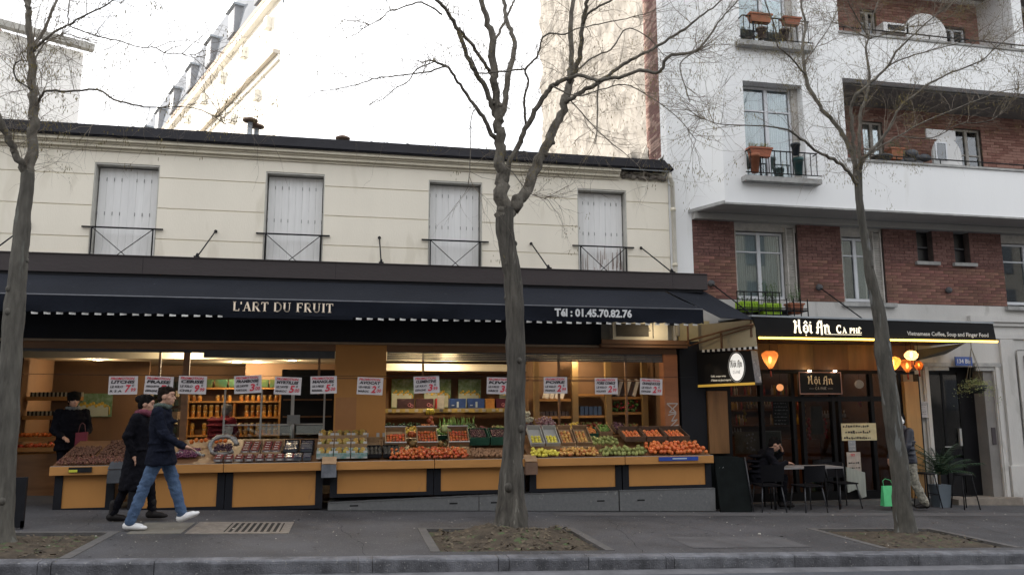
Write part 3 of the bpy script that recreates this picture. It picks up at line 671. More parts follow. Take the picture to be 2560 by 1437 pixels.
# ---------------------------------------------------------------- buildings behind
GB = thing('mansard_building', (-6,38,0), 'tall pale stone building with grey mansard roof and dormers behind the low roof', 'building')
stone = M('pale_stone', (.80,.77,.70), .95, .03, .3, .1, 10, spec=.1)
A = V(-3.7,36.4,0); Bf = V(-18.5,69.2,0); Cb = V(-9.2,75,0); dd = (Bf-A).normalized(); nn = V(-dd.y,dd.x,0)*1.0
if nn.x > 0: nn = -nn
HC = 21.6
m = MB(); P = [A,Bf,Cb]; m.add([(p.x,p.y,-2) for p in P]+[(p.x,p.y,HC) for p in P], [(0,1,4,3),(1,2,5,4),(2,0,3,5),(3,4,5)]); m.build('wall', stone, GB)
def band(z, h, pr, nm, mt, s0=0, s1=1):
    m = MB(); a = A+(Bf-A)*s0; c = A+(Bf-A)*s1; m.slab([(a.x,a.y,z),(c.x,c.y,z),(c.x,c.y,z+h),(a.x,a.y,z+h)], -pr if ((c-a).cross(V(0,0,1))).dot(nn) > 0 else pr); 
    # make sure it stands out on the street side
    m.v = [tuple(V(*v)) for v in m.v]; return m.build(nm, mt, GB)
def gpt(s, off, z): p = A+(Bf-A)*s+nn*off; return (p.x,p.y,z)
def gbox(s0, s1, o0, o1, z0, z1, nm, mt, par=None):
    m = MB(); c = [gpt(s,o,z) for z in (z0,z1) for o in (o0,o1) for s in (s0,s1)]; m.add(c, [(0,2,3,1),(4,5,7,6),(0,1,5,4),(1,3,7,5),(3,2,6,7),(2,0,4,6)]); return m.build(nm, mt, par or GB)
gbox(0,1,0,.32,HC-.15,HC+.1,'cornice', M('cornice_stone',(.46,.38,.31),.95,.1,1,spec=.05)); gbox(0,1,0,.3,HC-.5,HC-.16,'cornice', stone)
gbox(0,1,0,.35,HC-3.5,HC-3.3,'string_course', M('string_stone',(.62,.56,.47),.95,.1,1,spec=.05))
gbox(0,1,0,.12,HC-3.8,HC-3.52,'string_course', stone)
for i in range(9):
    s_ = .04+i*.11; gbox(s_,s_+.012,0,.28,HC-1.6,HC-1.0,'bracket', stone); gbox(s_+.04,s_+.052,0,.25,HC-4.8,HC-4.3,'bracket', stone)
    for zz in ():
        fr = gbox(s_+.018,s_+.05,0,.06,zz+.2,zz+2.2,'window', M('pale_stone_frame',(.6,.55,.47),.9,.05,1)); gbox(s_+.023,s_+.045,.061,.075,zz+.3,zz+2.1,'pane', wglass, fr)
m = MB(); zr = HC+3.4; m.add([gpt(0,.2,HC+.1),gpt(1,.2,HC+.1),gpt(1,-.35,zr),gpt(0,-.35,zr),gpt(1,-2.5,zr+.5),gpt(0,-.6,zr+.1)], [(0,1,2,3),(3,2,4,5)])
m.build('mansard_roof', M('mansard_zinc',(.24,.255,.28),1,.1,.6,spec=0), GB)
for i in range(7):
    s_ = .06+i*.13
    d_ = gbox(s_,s_+.035,.35,-.8,HC+.35,HC+1.9,'dormer', M('dormer_zinc',(.30,.31,.33),1,.1,1,spec=0)); gbox(s_+.006,s_+.029,.36,.35,HC+.55,HC+1.7,'dormer_window', M('dormer_glass',(.28,.30,.33),.3), d_)
    gbox(s_-.004,s_+.039,.5,-.9,HC+1.9,HC+2.02,'dormer_hood', zincm, d_)
for s_ in (.12,.42,.7):
    gbox(s_,s_+.03,-.7,-1.8,HC+2.4,HC+3.9,'chimney', stone)
LB = thing('rear_white_building', (-12,29,0), 'white walled building with a thin roof edge behind the left hand tree', 'building')
m = MB(); m.add([(-21,22,-2),(-9.6,28.6,-2),(-12,34,-2),(-24,28,-2),(-21,22,14),(-9.6,28.6,14),(-12,34,14),(-24,28,14)], [(0,1,5,4),(1,2,6,5),(2,3,7,6),(3,0,4,7),(4,5,6,7)]); m.build('wall', M('rear_white',(.88,.87,.85),.9,.03,1), LB)
m = MB(); m.slab([(-21.1,21.8,14.0),(-9.3,28.55,14.0),(-9.3,28.55,14.22),(-21.1,21.8,14.22)],.3); m.build('roof_edge', M('roof_edge_grey',(.42,.41,.38),.9,.2,3), LB)
m = MB(); m.box(-18.2,-13.3,29,31.5,13.9,15.7); 
for i in range(6): m.box(-17.8+i*.8,-17.5+i*.8,28.8,29,14.2,15.5)
m.build('brick_stack', M('stack_brown',(.23,.17,.14),.9,.3,1,.3,20), LB)
TB = thing('unseen_sun_block', (-22,22,0), 'unseen tall block added behind the low building to keep the sun off the trees', 'building')  # unseen block added to keep sun off the trees and the chamfered wall
m = MB(); m.box(-34,-15,18,29.2,-2,24); m.build('wall', stone, TB)
# house across the street, behind the camera: it is what the windows mirror and it shades the street
OB = thing('opposite_building', (0,-14,0), 'plain stone apartment house on the other side of the street', 'building')
m = MB(); m.box(-45,45,-24,-14,-3,15); m.build('wall', M('opposite_stone',(.17,.165,.15),.9,.15,.3), OB)
ow = None
for fl in range(5):
    for i in range(20):
        if ow is None:
            m = MB(); m.box(0,1.2,0,.08,0,1.9); ow = m.build('window', M('opposite_window',(.06,.07,.08),.2), OB, local=True); o = ow
        else: o = ow.copy(); COL.objects.link(o)
        o.location = (-43+i*4.4, -.02, 1.2+fl*2.9)
# ---------------------------------------------------------------- shop materials
wood = M('orange_wood', (.42,.20,.058), .55, .16, 1.6, .08, 30, stretch=(.6,.6,5), spots=(30,.72,(.30,.14,.05)))
woodp = M('orange_panel', (.44,.205,.055), .6, .08, 1.2, .06, 30, stretch=(1,1,.5), spots=(3,.7,(.36,.17,.058)))
woodd = M('brown_wood', (.17,.085,.04), .5, .25, 2, .1, 30, stretch=(.5,.5,5))
navy = M('navy_paint', (.007,.008,.012), .6, .3, 3, spec=.25)
gold = M('gold_letter', (.75,.62,.42), .6, .05)
cardw = M('white_card', (.38,.37,.35), .85, .1, 10, rnd=.1)
cardb = M('brown_card', (.30,.19,.11), .9, .15, 10, rnd=.12)
steel = M('brushed_steel', (.17,.175,.18), .5, .12, 30, .25, 90, metal=.55, spots=(12,.67,(.27,.27,.26)))
blackq = 0
alu = M('aluminium', (.42,.42,.41), .4, .1, 10, metal=.6)
greenp = M('green_plastic', (.02,.075,.05), .45, .2, 10)
blackp = M('black_plastic', (.012,.012,.014), .5, .2, 10, spec=.2)
signp = M('promo_paper', (.50,.47,.48), .8, .05, 8)
signk = M('promo_black', (.04,.035,.04), .8, .1); signr = M('promo_red', (.50,.045,.07), .8, .1)

# ---------------------------------------------------------------- canopy
CN = thing('shop_canopy', (0,13,3.65), 'long brown fascia canopy over the whole fruit shop front', 'canopy')
m = MB(); m.box(-13,6.27,12.95,12.98,3.655,3.93); m.box(-13,6.27,12.98,14.0,3.86,3.90); m.box(6.24,6.27,12.98,14,3.655,3.859); m.box(-13,6.27,12.935,13.0,3.931,3.945)
m.build('fascia', brownb, CN)
for x in (-12,-9,-6.2,-3.25,-.3,2.75,5.6):
    m = MB(); m.box(x,x+.004,12.948,12.95,3.66,3.93); m.build('fascia_seam', navy, CN)
m = MB(); m.box(-13,6.2,12.985,13.99,3.605,3.67); m.build('canopy_soffit', navy, CN)
for (lx,ly,ux) in ((-2.47,13.0,-2.37),(.44,13.0,.43),(3.33,13.0,3.24),(5.63,13.0,5.42),(-5.4,13,-5.3),(-8.3,13,-8.2)):
    ux2 = {-2.47:-2.05,.44:.40,3.33:2.98,5.63:5.05}.get(lx,ux)
    t = thing('stay_rod', (lx,ly,3.94), {-2.47:'thin stay rod leaning right between first and second shuttered window',.44:'nearly upright stay rod left of the third shuttered window',3.33:'stay rod leaning left beside the middle tree trunk',5.63:'stay rod at the right end of the canopy by the rain pipe'}.get(lx,'stay rod holding the canopy outside the picture on the left'), 'rod', 'stay rods holding the canopy to the wall')
    m = MB(); m.tube([(lx,ly,3.95),(ux2*.0+lx+(ux-lx),13.97,4.60)],.012,6); m.build('rod', ironm, t)
    m = MB(); m.box(lx-.04,lx+.04,ly-.03,ly+.05,3.945,3.975); m.cyl((lx,ly,3.97),(lx,ly+.06,4.02),.022,n=8); m.build('rod_foot', ironm, t)
    m = MB(); m.ball((ux,13.985,4.6),.03,8,5,(1,.5,1)); m.build('wall_plate', ironm, t)
# ---------------------------------------------------------------- awning
AW = thing('fruit_shop_awning', (0,12.6,3.1), 'dark blue-black fabric awning with the fruit shop name and white scalloped edge', 'awning')
def wob(x, a=.012): return a*math.sin(x*2.1)+a*.6*math.sin(x*5.3+1)
m = MB(); n = 150; vs = []
xa, xb = -13, 5.9
for i in range(n+1):
    t_ = i/n; 
    xt = xa+(5.45-xa)*t_; xm_ = xa+(xb-xa)*t_
    vs += [(xt,12.97,3.60),(xm_*.5+xt*.5,12.70,3.415-.012+wob(xm_,.006)),(xm_,12.42,3.235)]
m.add(vs, [(3*i+j, 3*i+j+1, 3*i+4+j, 3*i+3+j) for i in range(n) for j in (0,1)], True); m.build('awning_slope', canvas, AW)
m = MB(); m.cyl((xa,12.41,3.225),(xb,12.41,3.225),.014,n=8); m.build('front_bar', M('bar_grey',(.12,.125,.14),.4,.2,6,metal=.5), AW)
m = MB(); n = 420; vs = []
pitch = .171
for i in range(n+1):
    x = xa+(xb-xa)*i/n; sc = abs(math.sin(math.pi*(x+.3)/pitch))**.6
    vs += [(x,12.395+wob(x,.006),3.215),(x,12.385+wob(x+1,.014),3.08),(x,12.38+wob(x,.02),2.985-.020*sc)]
m.add(vs, [(3*i+j, 3*i+j+1, 3*i+4+j, 3*i+3+j) for i in range(n) for j in (0,1)], True); m.build('valance', canvasd, AW)
x = xa+.05; k = 0; rv = random.Random(4)
while x < xb-.05:   # white squares of the chequered trim showing under the valance
    if not (-1.95 < x < 0.0):
        m = MB(); a, c = x, x+pitch*.52; y = 12.388+wob(x,.015); m.add([(a,y,2.972+rv.uniform(-.004,.004)),(c,y+.004,2.972),(c,y+.004,2.938+rv.uniform(-.004,.008)),(a,y,2.938)], [(0,1,2,3)]); m.build('scallop', whitem, AW)
    x += pitch
m = MB(); m.add([(-1.93,12.36,2.995),(.0,12.36,2.995),(.0,12.365,2.93),(-1.93,12.365,2.93)],[(0,1,2,3)]); m.build('valance_panel', canvasd, AW)
O = (0,12.352,0); UX = (1,0,0); UZ = (0,0,1)
m = MB(); strokes(m, "L'ART DU FRUIT", O, UX, UZ, -1.79, 3.035, 1.50, .14, 1.2); m.build('lettering', M('letter_cream',(.92,.78,.62),.6,.05), AW, label="cream serif capitals reading L'ART DU FRUIT")
m = MB(); put_text(m, 'Tél : 01.45.70.82.76', O, UX, UZ, 3.25, 3.045, 1.34, .14, .04); m.build('lettering', M('letter_white',(.6,.61,.62),.6,.05), AW, label='white telephone number Tél : 01.45.70.82.76')
# folded cross arms and the side return with its beige inside
beige = M('beige_canvas', (.42,.36,.24), .9, .1, 1.5, .15, 20)
beigel = M('beige_board', (.45,.36,.18), .7, .12, 3)
SA = thing('side_awning', (6.5,13,3.1), 'side flap of the fruit shop awning, dark above and beige inside, over the café sign', 'awning')
m = MB(); m.slab([(5.50,12.96,3.60),(6.28,13.1,3.645),(7.03,12.72,3.105),(6.26,12.48,3.095)], .008); m.build('side_slope', canvas, SA)
m = MB(); nb = 20; vs = []
for i in range(nb+1):
    t_ = i/nb; x = 6.42+(7.03-6.42)*t_; y = 13.75+(12.70-13.75)*t_
    vs += [(x,y,3.10),(x+.012*math.sin(t_*9),y,2.85),(x+.02,y,2.62-.02*(i%2))]
m.add(vs, [(3*i+j,3*i+j+1,3*i+4+j,3*i+3+j) for i in range(nb) for j in (0,1)], True); m.build('side_curtain', beige, SA)
for i in range(22):
    t_ = i/22; x = 6.42+.61*t_; y = 13.75-1.05*t_; x2 = 6.42+.61*(t_+1/22); y2 = 13.75-1.05*(t_+1/22)
    m = MB(); m.add([(x+.015,y-.01,2.625),(x2+.015,y2-.01,2.625),(x2+.015,y2-.01,2.575),(x+.015,y-.01,2.58)],[(0,1,2,3)]); m.build('scallop', whitem if i%2 else navy, SA)
m = MB(); m.tube([(6.15,13.7,2.78),(6.6,13.2,2.92),(7.0,12.7,3.02)],.018,6); m.tube([(6.2,13.7,2.70),(6.65,13.2,2.85),(7.0,12.72,2.98)],.012,6); m.tube([(6.15,13.6,2.7),(6.15,13.6,3.1)],.02,6); m.tube([(6.62,13.2,2.9),(6.62,13.2,2.62)],.022,6); m.build('awning_arm', woodd, SA)
m = MB(); m.box(6.12,6.75,13.93,13.98,2.60,3.2); m.build('yellow_backing_board', beigel, SA)

# ---------------------------------------------------------------- shop front
SF = thing('fruit_shop', (0,14,0), 'open fruit shop front with orange wood piers, dark sign board and lit interior', 'shop')
m = MB(); m.box(-13,4.55,13.9,13.998,2.70,3.10); m.box(-13,6.1,13.86,13.93,3.1,3.58); m.build('sign_board', navy, SF)
m = MB(); m.box(-13,4.55,13.87,13.93,2.665,2.70); m.build('sign_trim', M('trim_brown',(.26,.19,.13),.5,.2,3), SF)
m = MB(); m.box(-5.3,6.05,13.94,14.05,2.55,2.664); m.box(4.5,6.2,13.75,13.95,2.66,2.72); m.box(4.5,6.2,13.72,13.76,2.72,2.80); m.build('beam', woodd, SF)
m = MB(); m.box(-.28,.60,13.93,14.15,-.1,2.66); m.build('pier', woodp, SF)
m = MB(); m.box(-.25,.1,13.928,13.931,1.2,1.75); m.build('pier_patch', M('patch_wood',(.36,.165,.06),.6,.1,2), SF)
m = MB(); m.box(5.78,6.06,13.93,14.15,-.3,2.55); m.build('pier', M('reddish_wood',(.30,.12,.055),.55,.15,1.5,.08,30,stretch=(.6,.6,4)), SF)
m = MB(); m.box(-13,-5.45,13.93,14.15,-.3,2.66); m.build('pier', navy, SF)
rg = random.Random(8); O = (5.80,13.926,0)
gr = [[(.02,1.62),(.24,1.62),(.06,1.42),(.2,1.42),(.02,1.62)],[(.04,1.36),(.2,1.40),(.1,1.22),(.22,1.26),(.06,1.08),(.24,1.14)],[(.06,1.04),(.24,1.1),(.1,.86),(.22,.9)],[(.2,.88),(.08,.72),(.24,.8),(.12,.62)]]
m = MB()
for P in gr:
    for (a,b_) in zip(P,P[1:]):
        dx,dz = b_[0]-a[0], b_[1]-a[1]; L = math.hypot(dx,dz); u=(dx/L,dz/L); h=.010
        m.add([(O[0]+p_[0]-s_*u[1]*h,O[1],.30+.82*p_[1]+s_*u[0]*h) for p_,s_ in ((a,1),(a,-1),(b_,-1),(b_,1))],[(0,1,2,3)])
m.build('graffiti', M('graffiti_white',(.45,.42,.40),.8,.1), SF)
# rolled shutter box
sh = None
for i in range(5):
    m = MB(); z = 2.55-.031*(i+1); y0 = 13.96-.004*i; m.box(.61,5.77,y0,y0+.03,z+.002,z+.029); m.build('shutter_slat', M('shutter_grey',(.06,.063,.073),.5,.2,4,metal=.4), SF)
m = MB(); m.box(-5.4,-.29,13.97,14.0,2.5,2.549); m.box(-2.45,-.29,13.96,13.99,2.42,2.5);m.build('shutter_slat', _mats['shutter_grey'], SF)
for x,z0 in ((-3.14,1.9),(-.55,1.8),(1.25,2.1),(3.1,2.1),(5.05,.9),(3.75,.9),(-2.72,-.1)):
    m = MB(); wd = .05 if x == -2.72 else .018; m.box(x-wd,x+wd,13.98,14.04,z0,2.55); m.build('mullion', woodd, SF)
for (x0,x1,z) in ((3.1,5.75,2.04),):
    m = MB(); m.box(x0,x1,14.0,14.02,z,z+.025); m.build('transom_bar', woodd, SF)
m = MB(); m.box(.0-.28,.6,13.925,13.93,2.07,2.085); m.build('rail', woodd, SF)

# room behind
RM = thing('shop_room', (0,16,0), 'warm lit room of the fruit shop behind the stalls', 'room')
wallb = M('shop_brown_wall', (.20,.115,.062), .7, .15, 1, .05); ceil = M('shop_ceiling', (.55,.49,.37), .8, .05, 1)
m = MB(); m.box(-13,6.0,14.2,19.5,2.66,2.72); m.box(-13,6.0,15.4,19.5,2.50,2.655); m.build('ceiling', ceil, RM)
m = MB(); m.box(-13,6.0,15.34,15.395,2.47,2.655); m.build('ceiling_beam', M('beam_cream',(.72,.68,.55),.7,.05), RM)
m = MB(); m.box(-13,-2.2,18.6,18.7,-.5,2.6); m.box(-5.9,-5.8,15.6,18.6,-.5,2.5); m.box(-2.2,-.2,17.4,17.5,-.5,2.5); m.box(-.25,-.15,14.2,17.4,-.5,2.5); m.build('wall', wallb, RM)
m = MB(); m.box(.3,3.45,16.1,16.2,-.5,2.5); m.box(3.45,3.55,15.2,16.2,-.5,2.5); m.box(3.55,6.0,15.25,15.3,-.5,2.5); m.box(5.95,6.0,14.2,15.3,-.5,2.66); m.build('wall', wallb, RM)
m = MB(); m.box(-13,6,14.15,19.5,-.3,.12); m.build('floor', M('shop_floor',(.17,.14,.10),.5,.2,3), RM)
for (a,c) in ((3.46,3.56),(4.22,4.34),(4.9,5.02),(5.66,5.77)):
    m = MB(); m.box(a,c,14.75,14.85,.9,2.5); m.build('wood_post', M('post_ochre',(.27,.17,.07),.5,.15,2,stretch=(1,1,.3)), RM)
m = MB(); m.box(.3,3.45,15.42,15.5,2.28,2.42); m.build('ceiling_beam', _mats['beam_cream'], RM)
m = MB(); m.box(.3,3.45,15.5,16.1,2.25,2.28); m.build('ceiling_beam', wallb, RM)
# ceiling lights
bulb = M('lamp_disc', (1,1,1), .5, 0, emis=(1,.86,.62), es=9)
def point(loc, e, col=(1,.78,.5), r=.06):
    l = bpy.data.lights.new('lamp_or_fill_light','POINT'); l.energy = e; l.color = col; l.shadow_soft_size = r
    o = bpy.data.objects.new('lamp_or_fill_light', l); COL.objects.link(o); o.location = loc; return o
lamps = [((-4.75,16.2,2.5),'round ceiling light at the left, over the inside shelves'),((-2.95,15.0,2.66),'brightest ceiling light right of the dark mullion'),((-2.3,16.8,2.5),'left of the two small ceiling lights over the jar shelf'),((-1.9,16.8,2.5),'right of the two small ceiling lights over the jar shelf'),((-1.15,15.9,2.5),'ceiling light before the dark cabinet'),((1.2,15.0,2.66),'ceiling light behind the clementine poster'),((1.85,15.2,2.66),'ceiling light near the middle tree, washing the beam'),((4.3,14.55,2.66),'ceiling light above the right hand mirrors')]
for (p,lab) in lamps:
    t = thing('ceiling_light', p, lab, 'ceiling light', 'round lights in the shop ceiling')
    m = MB(); m.cyl((p[0],p[1],p[2]-.002),(p[0],p[1],p[2]-.012),.09,n=20); m.build('lamp_disc', bulb, t)
    m = MB(); m.tube([(p[0]+.1*math.cos(a*.5236),p[1]+.1*math.sin(a*.5236),p[2]-.008) for a in range(13)],.01,5,cap=False); m.build('lamp_ring', alu, t)
    lo = point((0,0,-.08), 13); lo.parent = t
for (x,y,z,e) in ((3.9,14.6,2.4,6),):
    pass

# ---------------------------------------------------------------- things inside
def crate_box(name, x0,x1,y0,y1,z0,z1, mat, lab, cat='crate', grp=None, tilt=0, th=.012, lip=None):
    """open box: base and four walls"""
    t = thing(name, ((x0+x1)/2,(y0+y1)/2,z0), lab, cat, grp)
    m = MB(); m.box(x0,x1,y0,y1,z0,z0+th); m.box(x0,x1,y0,y0+th,z0+th,z1); m.box(x0,x1,y1-th,y1,z0+th,z1+(lip or 0)); m.box(x0,x0+th,y0+th,y1-th,z0+th,z1); m.box(x1-th,x1,y0+th,y1-th,z0+th,z1)
    if tilt:
        c = V((x0+x1)/2,y0,z0); mm = Matrix.Rotation(R(tilt),3,'X'); m.v = [tuple(mm@(V(*v)-c)+c) for v in m.v]
    m.build('box', mat, t); return t
jarm = M('jar_amber', (.42,.17,.04), .25, .3, 20, rnd=.3, spec=.6); lidm = M('jar_lid', (.55,.42,.2), .4, .1, metal=.4)
# wooden shelf unit with jars, lit from above
SU = thing('jar_shelf', (-2.3,17.0,0), 'orange wooden shelf unit full of amber jars behind the sliding glass', 'shelf')
for z in (1.95,1.68,1.36,1.0,.68):
    m = MB(); m.box(-3.2,-1.45,16.9,17.25,z,z+.035); m.build('shelf_board', wood, SU)
m = MB(); m.box(-3.25,-3.2,16.9,17.3,.2,2.1); m.box(-1.45,-1.38,16.9,17.3,.2,2.1); m.box(-2.35,-2.31,16.95,17.3,.2,1.68); m.build('shelf_side', wood, SU)
m = MB(); m.box(-3.2,-1.45,17.26,17.3,.2,2.1); m.build('shelf_back', woodd, SU)
j0 = None
def jar(x,y,z):
    global j0
    if j0 is None:
        t = thing('honey_jar', (0,0,0), 'amber jar with a pale lid on the lit wooden shelf', 'jar', 'jars on the wooden shelf')
        m = MB(); m.lathe([(.036,0),(.04,.01),(.04,.085),(.034,.1)], n=10); m.build('glass_body', jarm, t, local=True)
        m = MB(); m.lathe([(.036,.1),(.036,.118)], n=10); m.build('lid', lidm, t, local=True); j0 = (t,[(c,[]) for c in kids(t)]); t.location = (x,y,z); return
    copy_tree(j0[0], (x,y,z), ks=j0[1])
rj = random.Random(2)
for z in (1.715,1.395,1.035,.715):
    x = -3.12
    while x < -1.5:
        if not (-2.4 < x < -2.28) and rj.random() > .12:
            jar(x,16.97,z)
            if z < 1.7: jar(x,16.97,z+.12)
        x += .115
tinm = M('green_tin', (.012,.085,.06), .35, .4, 5, col2=(.09,.10,.02))
for i,x in enumerate((-3.0,-2.72,-2.45,-2.2,-1.9,-1.65)):
    m = MB(); m.box(x,x+.22,16.95,17.15,1.986,2.15); m.box(x+.03,x+.19,16.94,16.949,2.0,2.04); m.build('green_tin', tinm, label='square green tin on top of the jar shelf', cat='tin', group='green tins above the jars')
# sliding glass frames of the left front
for k,(x0,x1,z1,lab) in enumerate(((-2.17,-.98,1.9,'grey framed glass panel before the jar shelf'),(-1.05,-.45,1.85,'grey framed glass panel before the dark cabinet'))):
    t = thing('glass_panel', ((x0+x1)/2,14.5,.9), lab, 'glass panel')
    m = MB(); yy = 14.5+.2*k
    for x in (x0,x1-.03) if k else (x0,(x0+x1)/2+.02,x1-.03): m.box(x,x+.03,yy,yy+.03,.9,z1)
    m.box(x0,x1,yy-.003,yy+.033,1.27,1.295); m.build('frame', alu, t)
    m = MB(); m.box(x0+.03,x1-.03,yy+.012,yy+.018,.9,1.26); m.build('pane', wglass, t)
t = thing('dark_cabinet', (-.9,16,0), 'dark cabinet with dim shelves between the jar shelf and the orange pier', 'cabinet')
m = MB(); m.box(-1.3,-.3,15.6,16.2,.1,2.3); m.build('body', navy, t)
for i in range(4):
    m = MB(); m.box(-1.25,-.35,15.5,15.6,.75+.32*i,.78+.32*i); m.build('shelf_board', woodd, t)
t = thing('weighing_scale', (-.98,14.45,.9), 'grey pole mounted weighing scale behind the blueberries', 'scale')
m = MB(); m.box(-1.1,-.85,14.35,14.55,1.0,1.03); m.cyl((-.98,14.5,1.02),(-.98,14.5,1.42),.02); m.build('stand', alu, t); m = MB(); m.box(-1.09,-.87,14.46,14.5,1.3,1.45); m.build('display', M('scale_grey',(.2,.21,.21),.5), t)
# posters with a fruit crate print
pgreen = M('poster_foliage', (.10,.20,.05), .6, .4, 14, col2=(.30,.42,.30)); pcrate = M('poster_crate', (.55,.60,.48), .6, .1, 3); porange = M('poster_fruit', (.62,.42,.06), .6, .3, 12)
def poster(x0,x1,z0,z1,y,lab):
    t = thing('fruit_poster', ((x0+x1)/2,y,z0), lab, 'poster'); w_ = x1-x0; h = z1-z0
    m = MB(); m.box(x0,x1,y-.01,y,z0,z1); m.build('poster_sheet', pgreen, t)
    m = MB(); m.box(x0+.02*w_,x0+.9*w_,y-.013,y-.011,z0+.03*h,z0+.5*h); m.build('printed_crate', pcrate, t)
    m = MB()
    for i in range(9): m.ball((x0+w_*(.12+.085*i),y-.012,z0+h*(.52+.06*math.sin(i*2.1))),.055*w_,8,5,(1,.1,1))
    m.tube([(x0+.84*w_,y-.014,z0+.5*h),(x0+.93*w_,y-.014,z0+.42*h),(x0+.93*w_,y-.014,z0+.1*h)],.012,5); m.build('printed_fruit', porange, t)
poster(-4.95,-4.35,1.42,1.85,15.9,'fruit crate poster on the brown wall behind the dark jacketed customer')
for k,(a,c) in enumerate(((.80,1.25),(1.45,2.0),(2.15,2.62),(3.0,3.4))):
    poster(a,c,1.56,2.14,15.98,['fruit crate poster half hidden behind the clementine sign','fruit crate poster just right of the clementine sign','fruit crate poster between the blue boxes and the kiwi sign','fruit crate poster seen right of the middle tree'][k])
# brown wall panel
m = MB(); m.box(-5.4,-3.75,15.92,16.0,.1,2.45); m.build('panelled_partition', M('partition_brown',(.22,.12,.06),.6,.15,1.5,stretch=(1,1,.3)), label='plain brown wooden partition behind the customer with the red bag', cat='partition')
# right hand long shelf
LS = thing('produce_shelf', (2,15.8,1.5), 'yellow edged wooden produce shelf carrying dark and blue boxes', 'shelf')
m = MB(); m.box(.62,3.45,15.5,15.97,1.50,1.52); m.build('shelf_board', wood, LS)
m = MB(); m.box(.62,3.45,15.46,15.49,1.47,1.55); m.build('shelf_edge', M('label_yellow',(.42,.32,.10),.6,.3,10), LS)
m = MB(); m.box(.62,3.45,15.5,16.1,.95,1.0); m.build('shelf_board', wood, LS)
for i in range(16):
    m = MB(); x = .7+i*.17+rj.uniform(-.02,.02); m.box(x,x+.07,15.452,15.459,1.485,1.54); m.build('price_ticket', cardw, LS)
bxs = [(.90,1.22,'bx_dark',(.045,.02,.025),'dark box with pink rings, left of the pair on the shelf'),(1.26,1.6,'bx_dark2',(.055,.022,.027),'dark box with pink rings, right of the pair on the shelf'),(1.64,1.70,'bx_red',(.4,.03,.03),'narrow red box behind the white upright label'),(1.92,2.24,'bx_blue',(.03,.07,.24),'left blue fruit box on the shelf'),(2.29,2.62,'bx_blue2',(.03,.07,.25),'right blue fruit box on the shelf'),(2.64,2.82,'bx_orange',(.45,.2,.05),'small orange carton on the shelf before the kiwi sign'),(2.86,3.05,'bx_purple',(.10,.02,.05),'dark purple box with a pink ring under the kiwi sign'),(3.1,3.26,'bx_black',(.04,.045,.06),'black box with pale figures right of the middle tree'),(3.28,3.44,'bx_white',(.5,.45,.35),'white carton with an orange nut print')]
for (a,c,nm,cl,lab) in bxs:
    t = thing('fruit_carton', ((a+c)/2,15.6,1.52), lab, 'carton'); m = MB(); m.box(a,c,15.52,15.75,1.52,1.74,jit=.006); m.build('carton', M(nm,cl,.5,.2,8), t)
    if 'dark' in nm or 'purple' in nm:
        m = MB(); m.tube([(a+.72*(c-a)+.03*math.cos(q*.524),15.515,1.62+.03*math.sin(q*.524)) for q in range(13)],.006,5,cap=False); m.tube([(a+.86*(c-a)+.025*math.cos(q*.524),15.515,1.60+.025*math.sin(q*.524)) for q in range(13)],.005,5,cap=False); m.build('printed_rings', M('pink_print',(.5,.2,.25),.6), t)
    if 'blue' in nm: m = MB(); m.box((a+c)/2-.02,(a+c)/2+.02,15.51,15.516,1.57,1.68); m.box(a+.04,a+.09,15.51,15.516,1.6,1.62); m.build('printed_mark', M('pale_print',(.4,.5,.6),.6), t)
m = MB(); m.box(1.66,1.80,15.40,15.42,1.54,1.80); m.build('upright_label', cardw, label='white upright label card before the red box on the shelf', cat='label')
# leeks
lk = M('leek_green', (.10,.22,.05), .6, .3, 10, col2=(.05,.12,.04)); lkw = M('leek_white', (.50,.55,.36), .6, .15, 10)
lkroot = None
for i in range(30):
    x = 1.72+i*.023+rj.uniform(-.006,.006); t = thing('leek', (x,15.4,1.02), 'leek standing upright in the row under the shelf', 'leek', 'leeks standing in a row')
    z = 1.0; tx = rj.uniform(-.04,.04); m = MB(); m.tube([(x,15.3,z),(x+tx*.4,15.38,z+.15)],.011,6); m.build('white_shaft', lkw, t)
    m = MB(); m.tube([(x+tx*.4,15.38,z+.15),(x+tx,15.48,z+.32+rj.uniform(0,.08))],[.012,.004],5); m.tube([(x+tx*.4,15.38,z+.15),(x+tx-.02,15.46,z+.27)],[.01,.003],5); m.build('green_leaves', lk, t)
# ---------------------------------------------------------------- fruit
def prot(name, r, mat, sq=(1,1,1), n=10, m_=6, calyx=None):
    m = MB(); m.ball((0,0,0), r, n, m_, sq); me = m.build(name, mat); 
    if calyx: 
        m2 = MB(); m2.ball((0,0,r*.92*sq[2]), r*.35, 5, 3, (1,1,.3)); 
        b0 = MB(); b0.v = m.v; b0.f = m.f; b0.mi = m.mi[:]; b0.sm = m.sm[:]; b0.m = 1; b0.ball((0,0,r*.92*sq[2]), r*.32, 5, 3, (1,1,.3))
        bpy.data.objects.remove(me); me = b0.build(name, [mat, calyx])
    return me
fr_cnt = {}
def heap(proto, pts, lab, cat, grp):
    for i,(x,y,z) in enumerate(pts):
        if not proto.get('used'): o = proto; proto['used'] = 1
        else: o = proto.copy(); COL.objects.link(o)
        o.location = (x,y,z); o.rotation_euler = (rj.uniform(-.9,.9),rj.uniform(-.9,.9),rj.uniform(0,6.28)); s_ = rj.uniform(.88,1.12); o.scale = (s_,s_,s_)
        tag(o, lab, cat, grp)
def newp(name, r, mat, **k):
    o = prot(name, r, mat, **k); return o
DZ = lambda y: .76+(y-12.72)*.27      # display slope
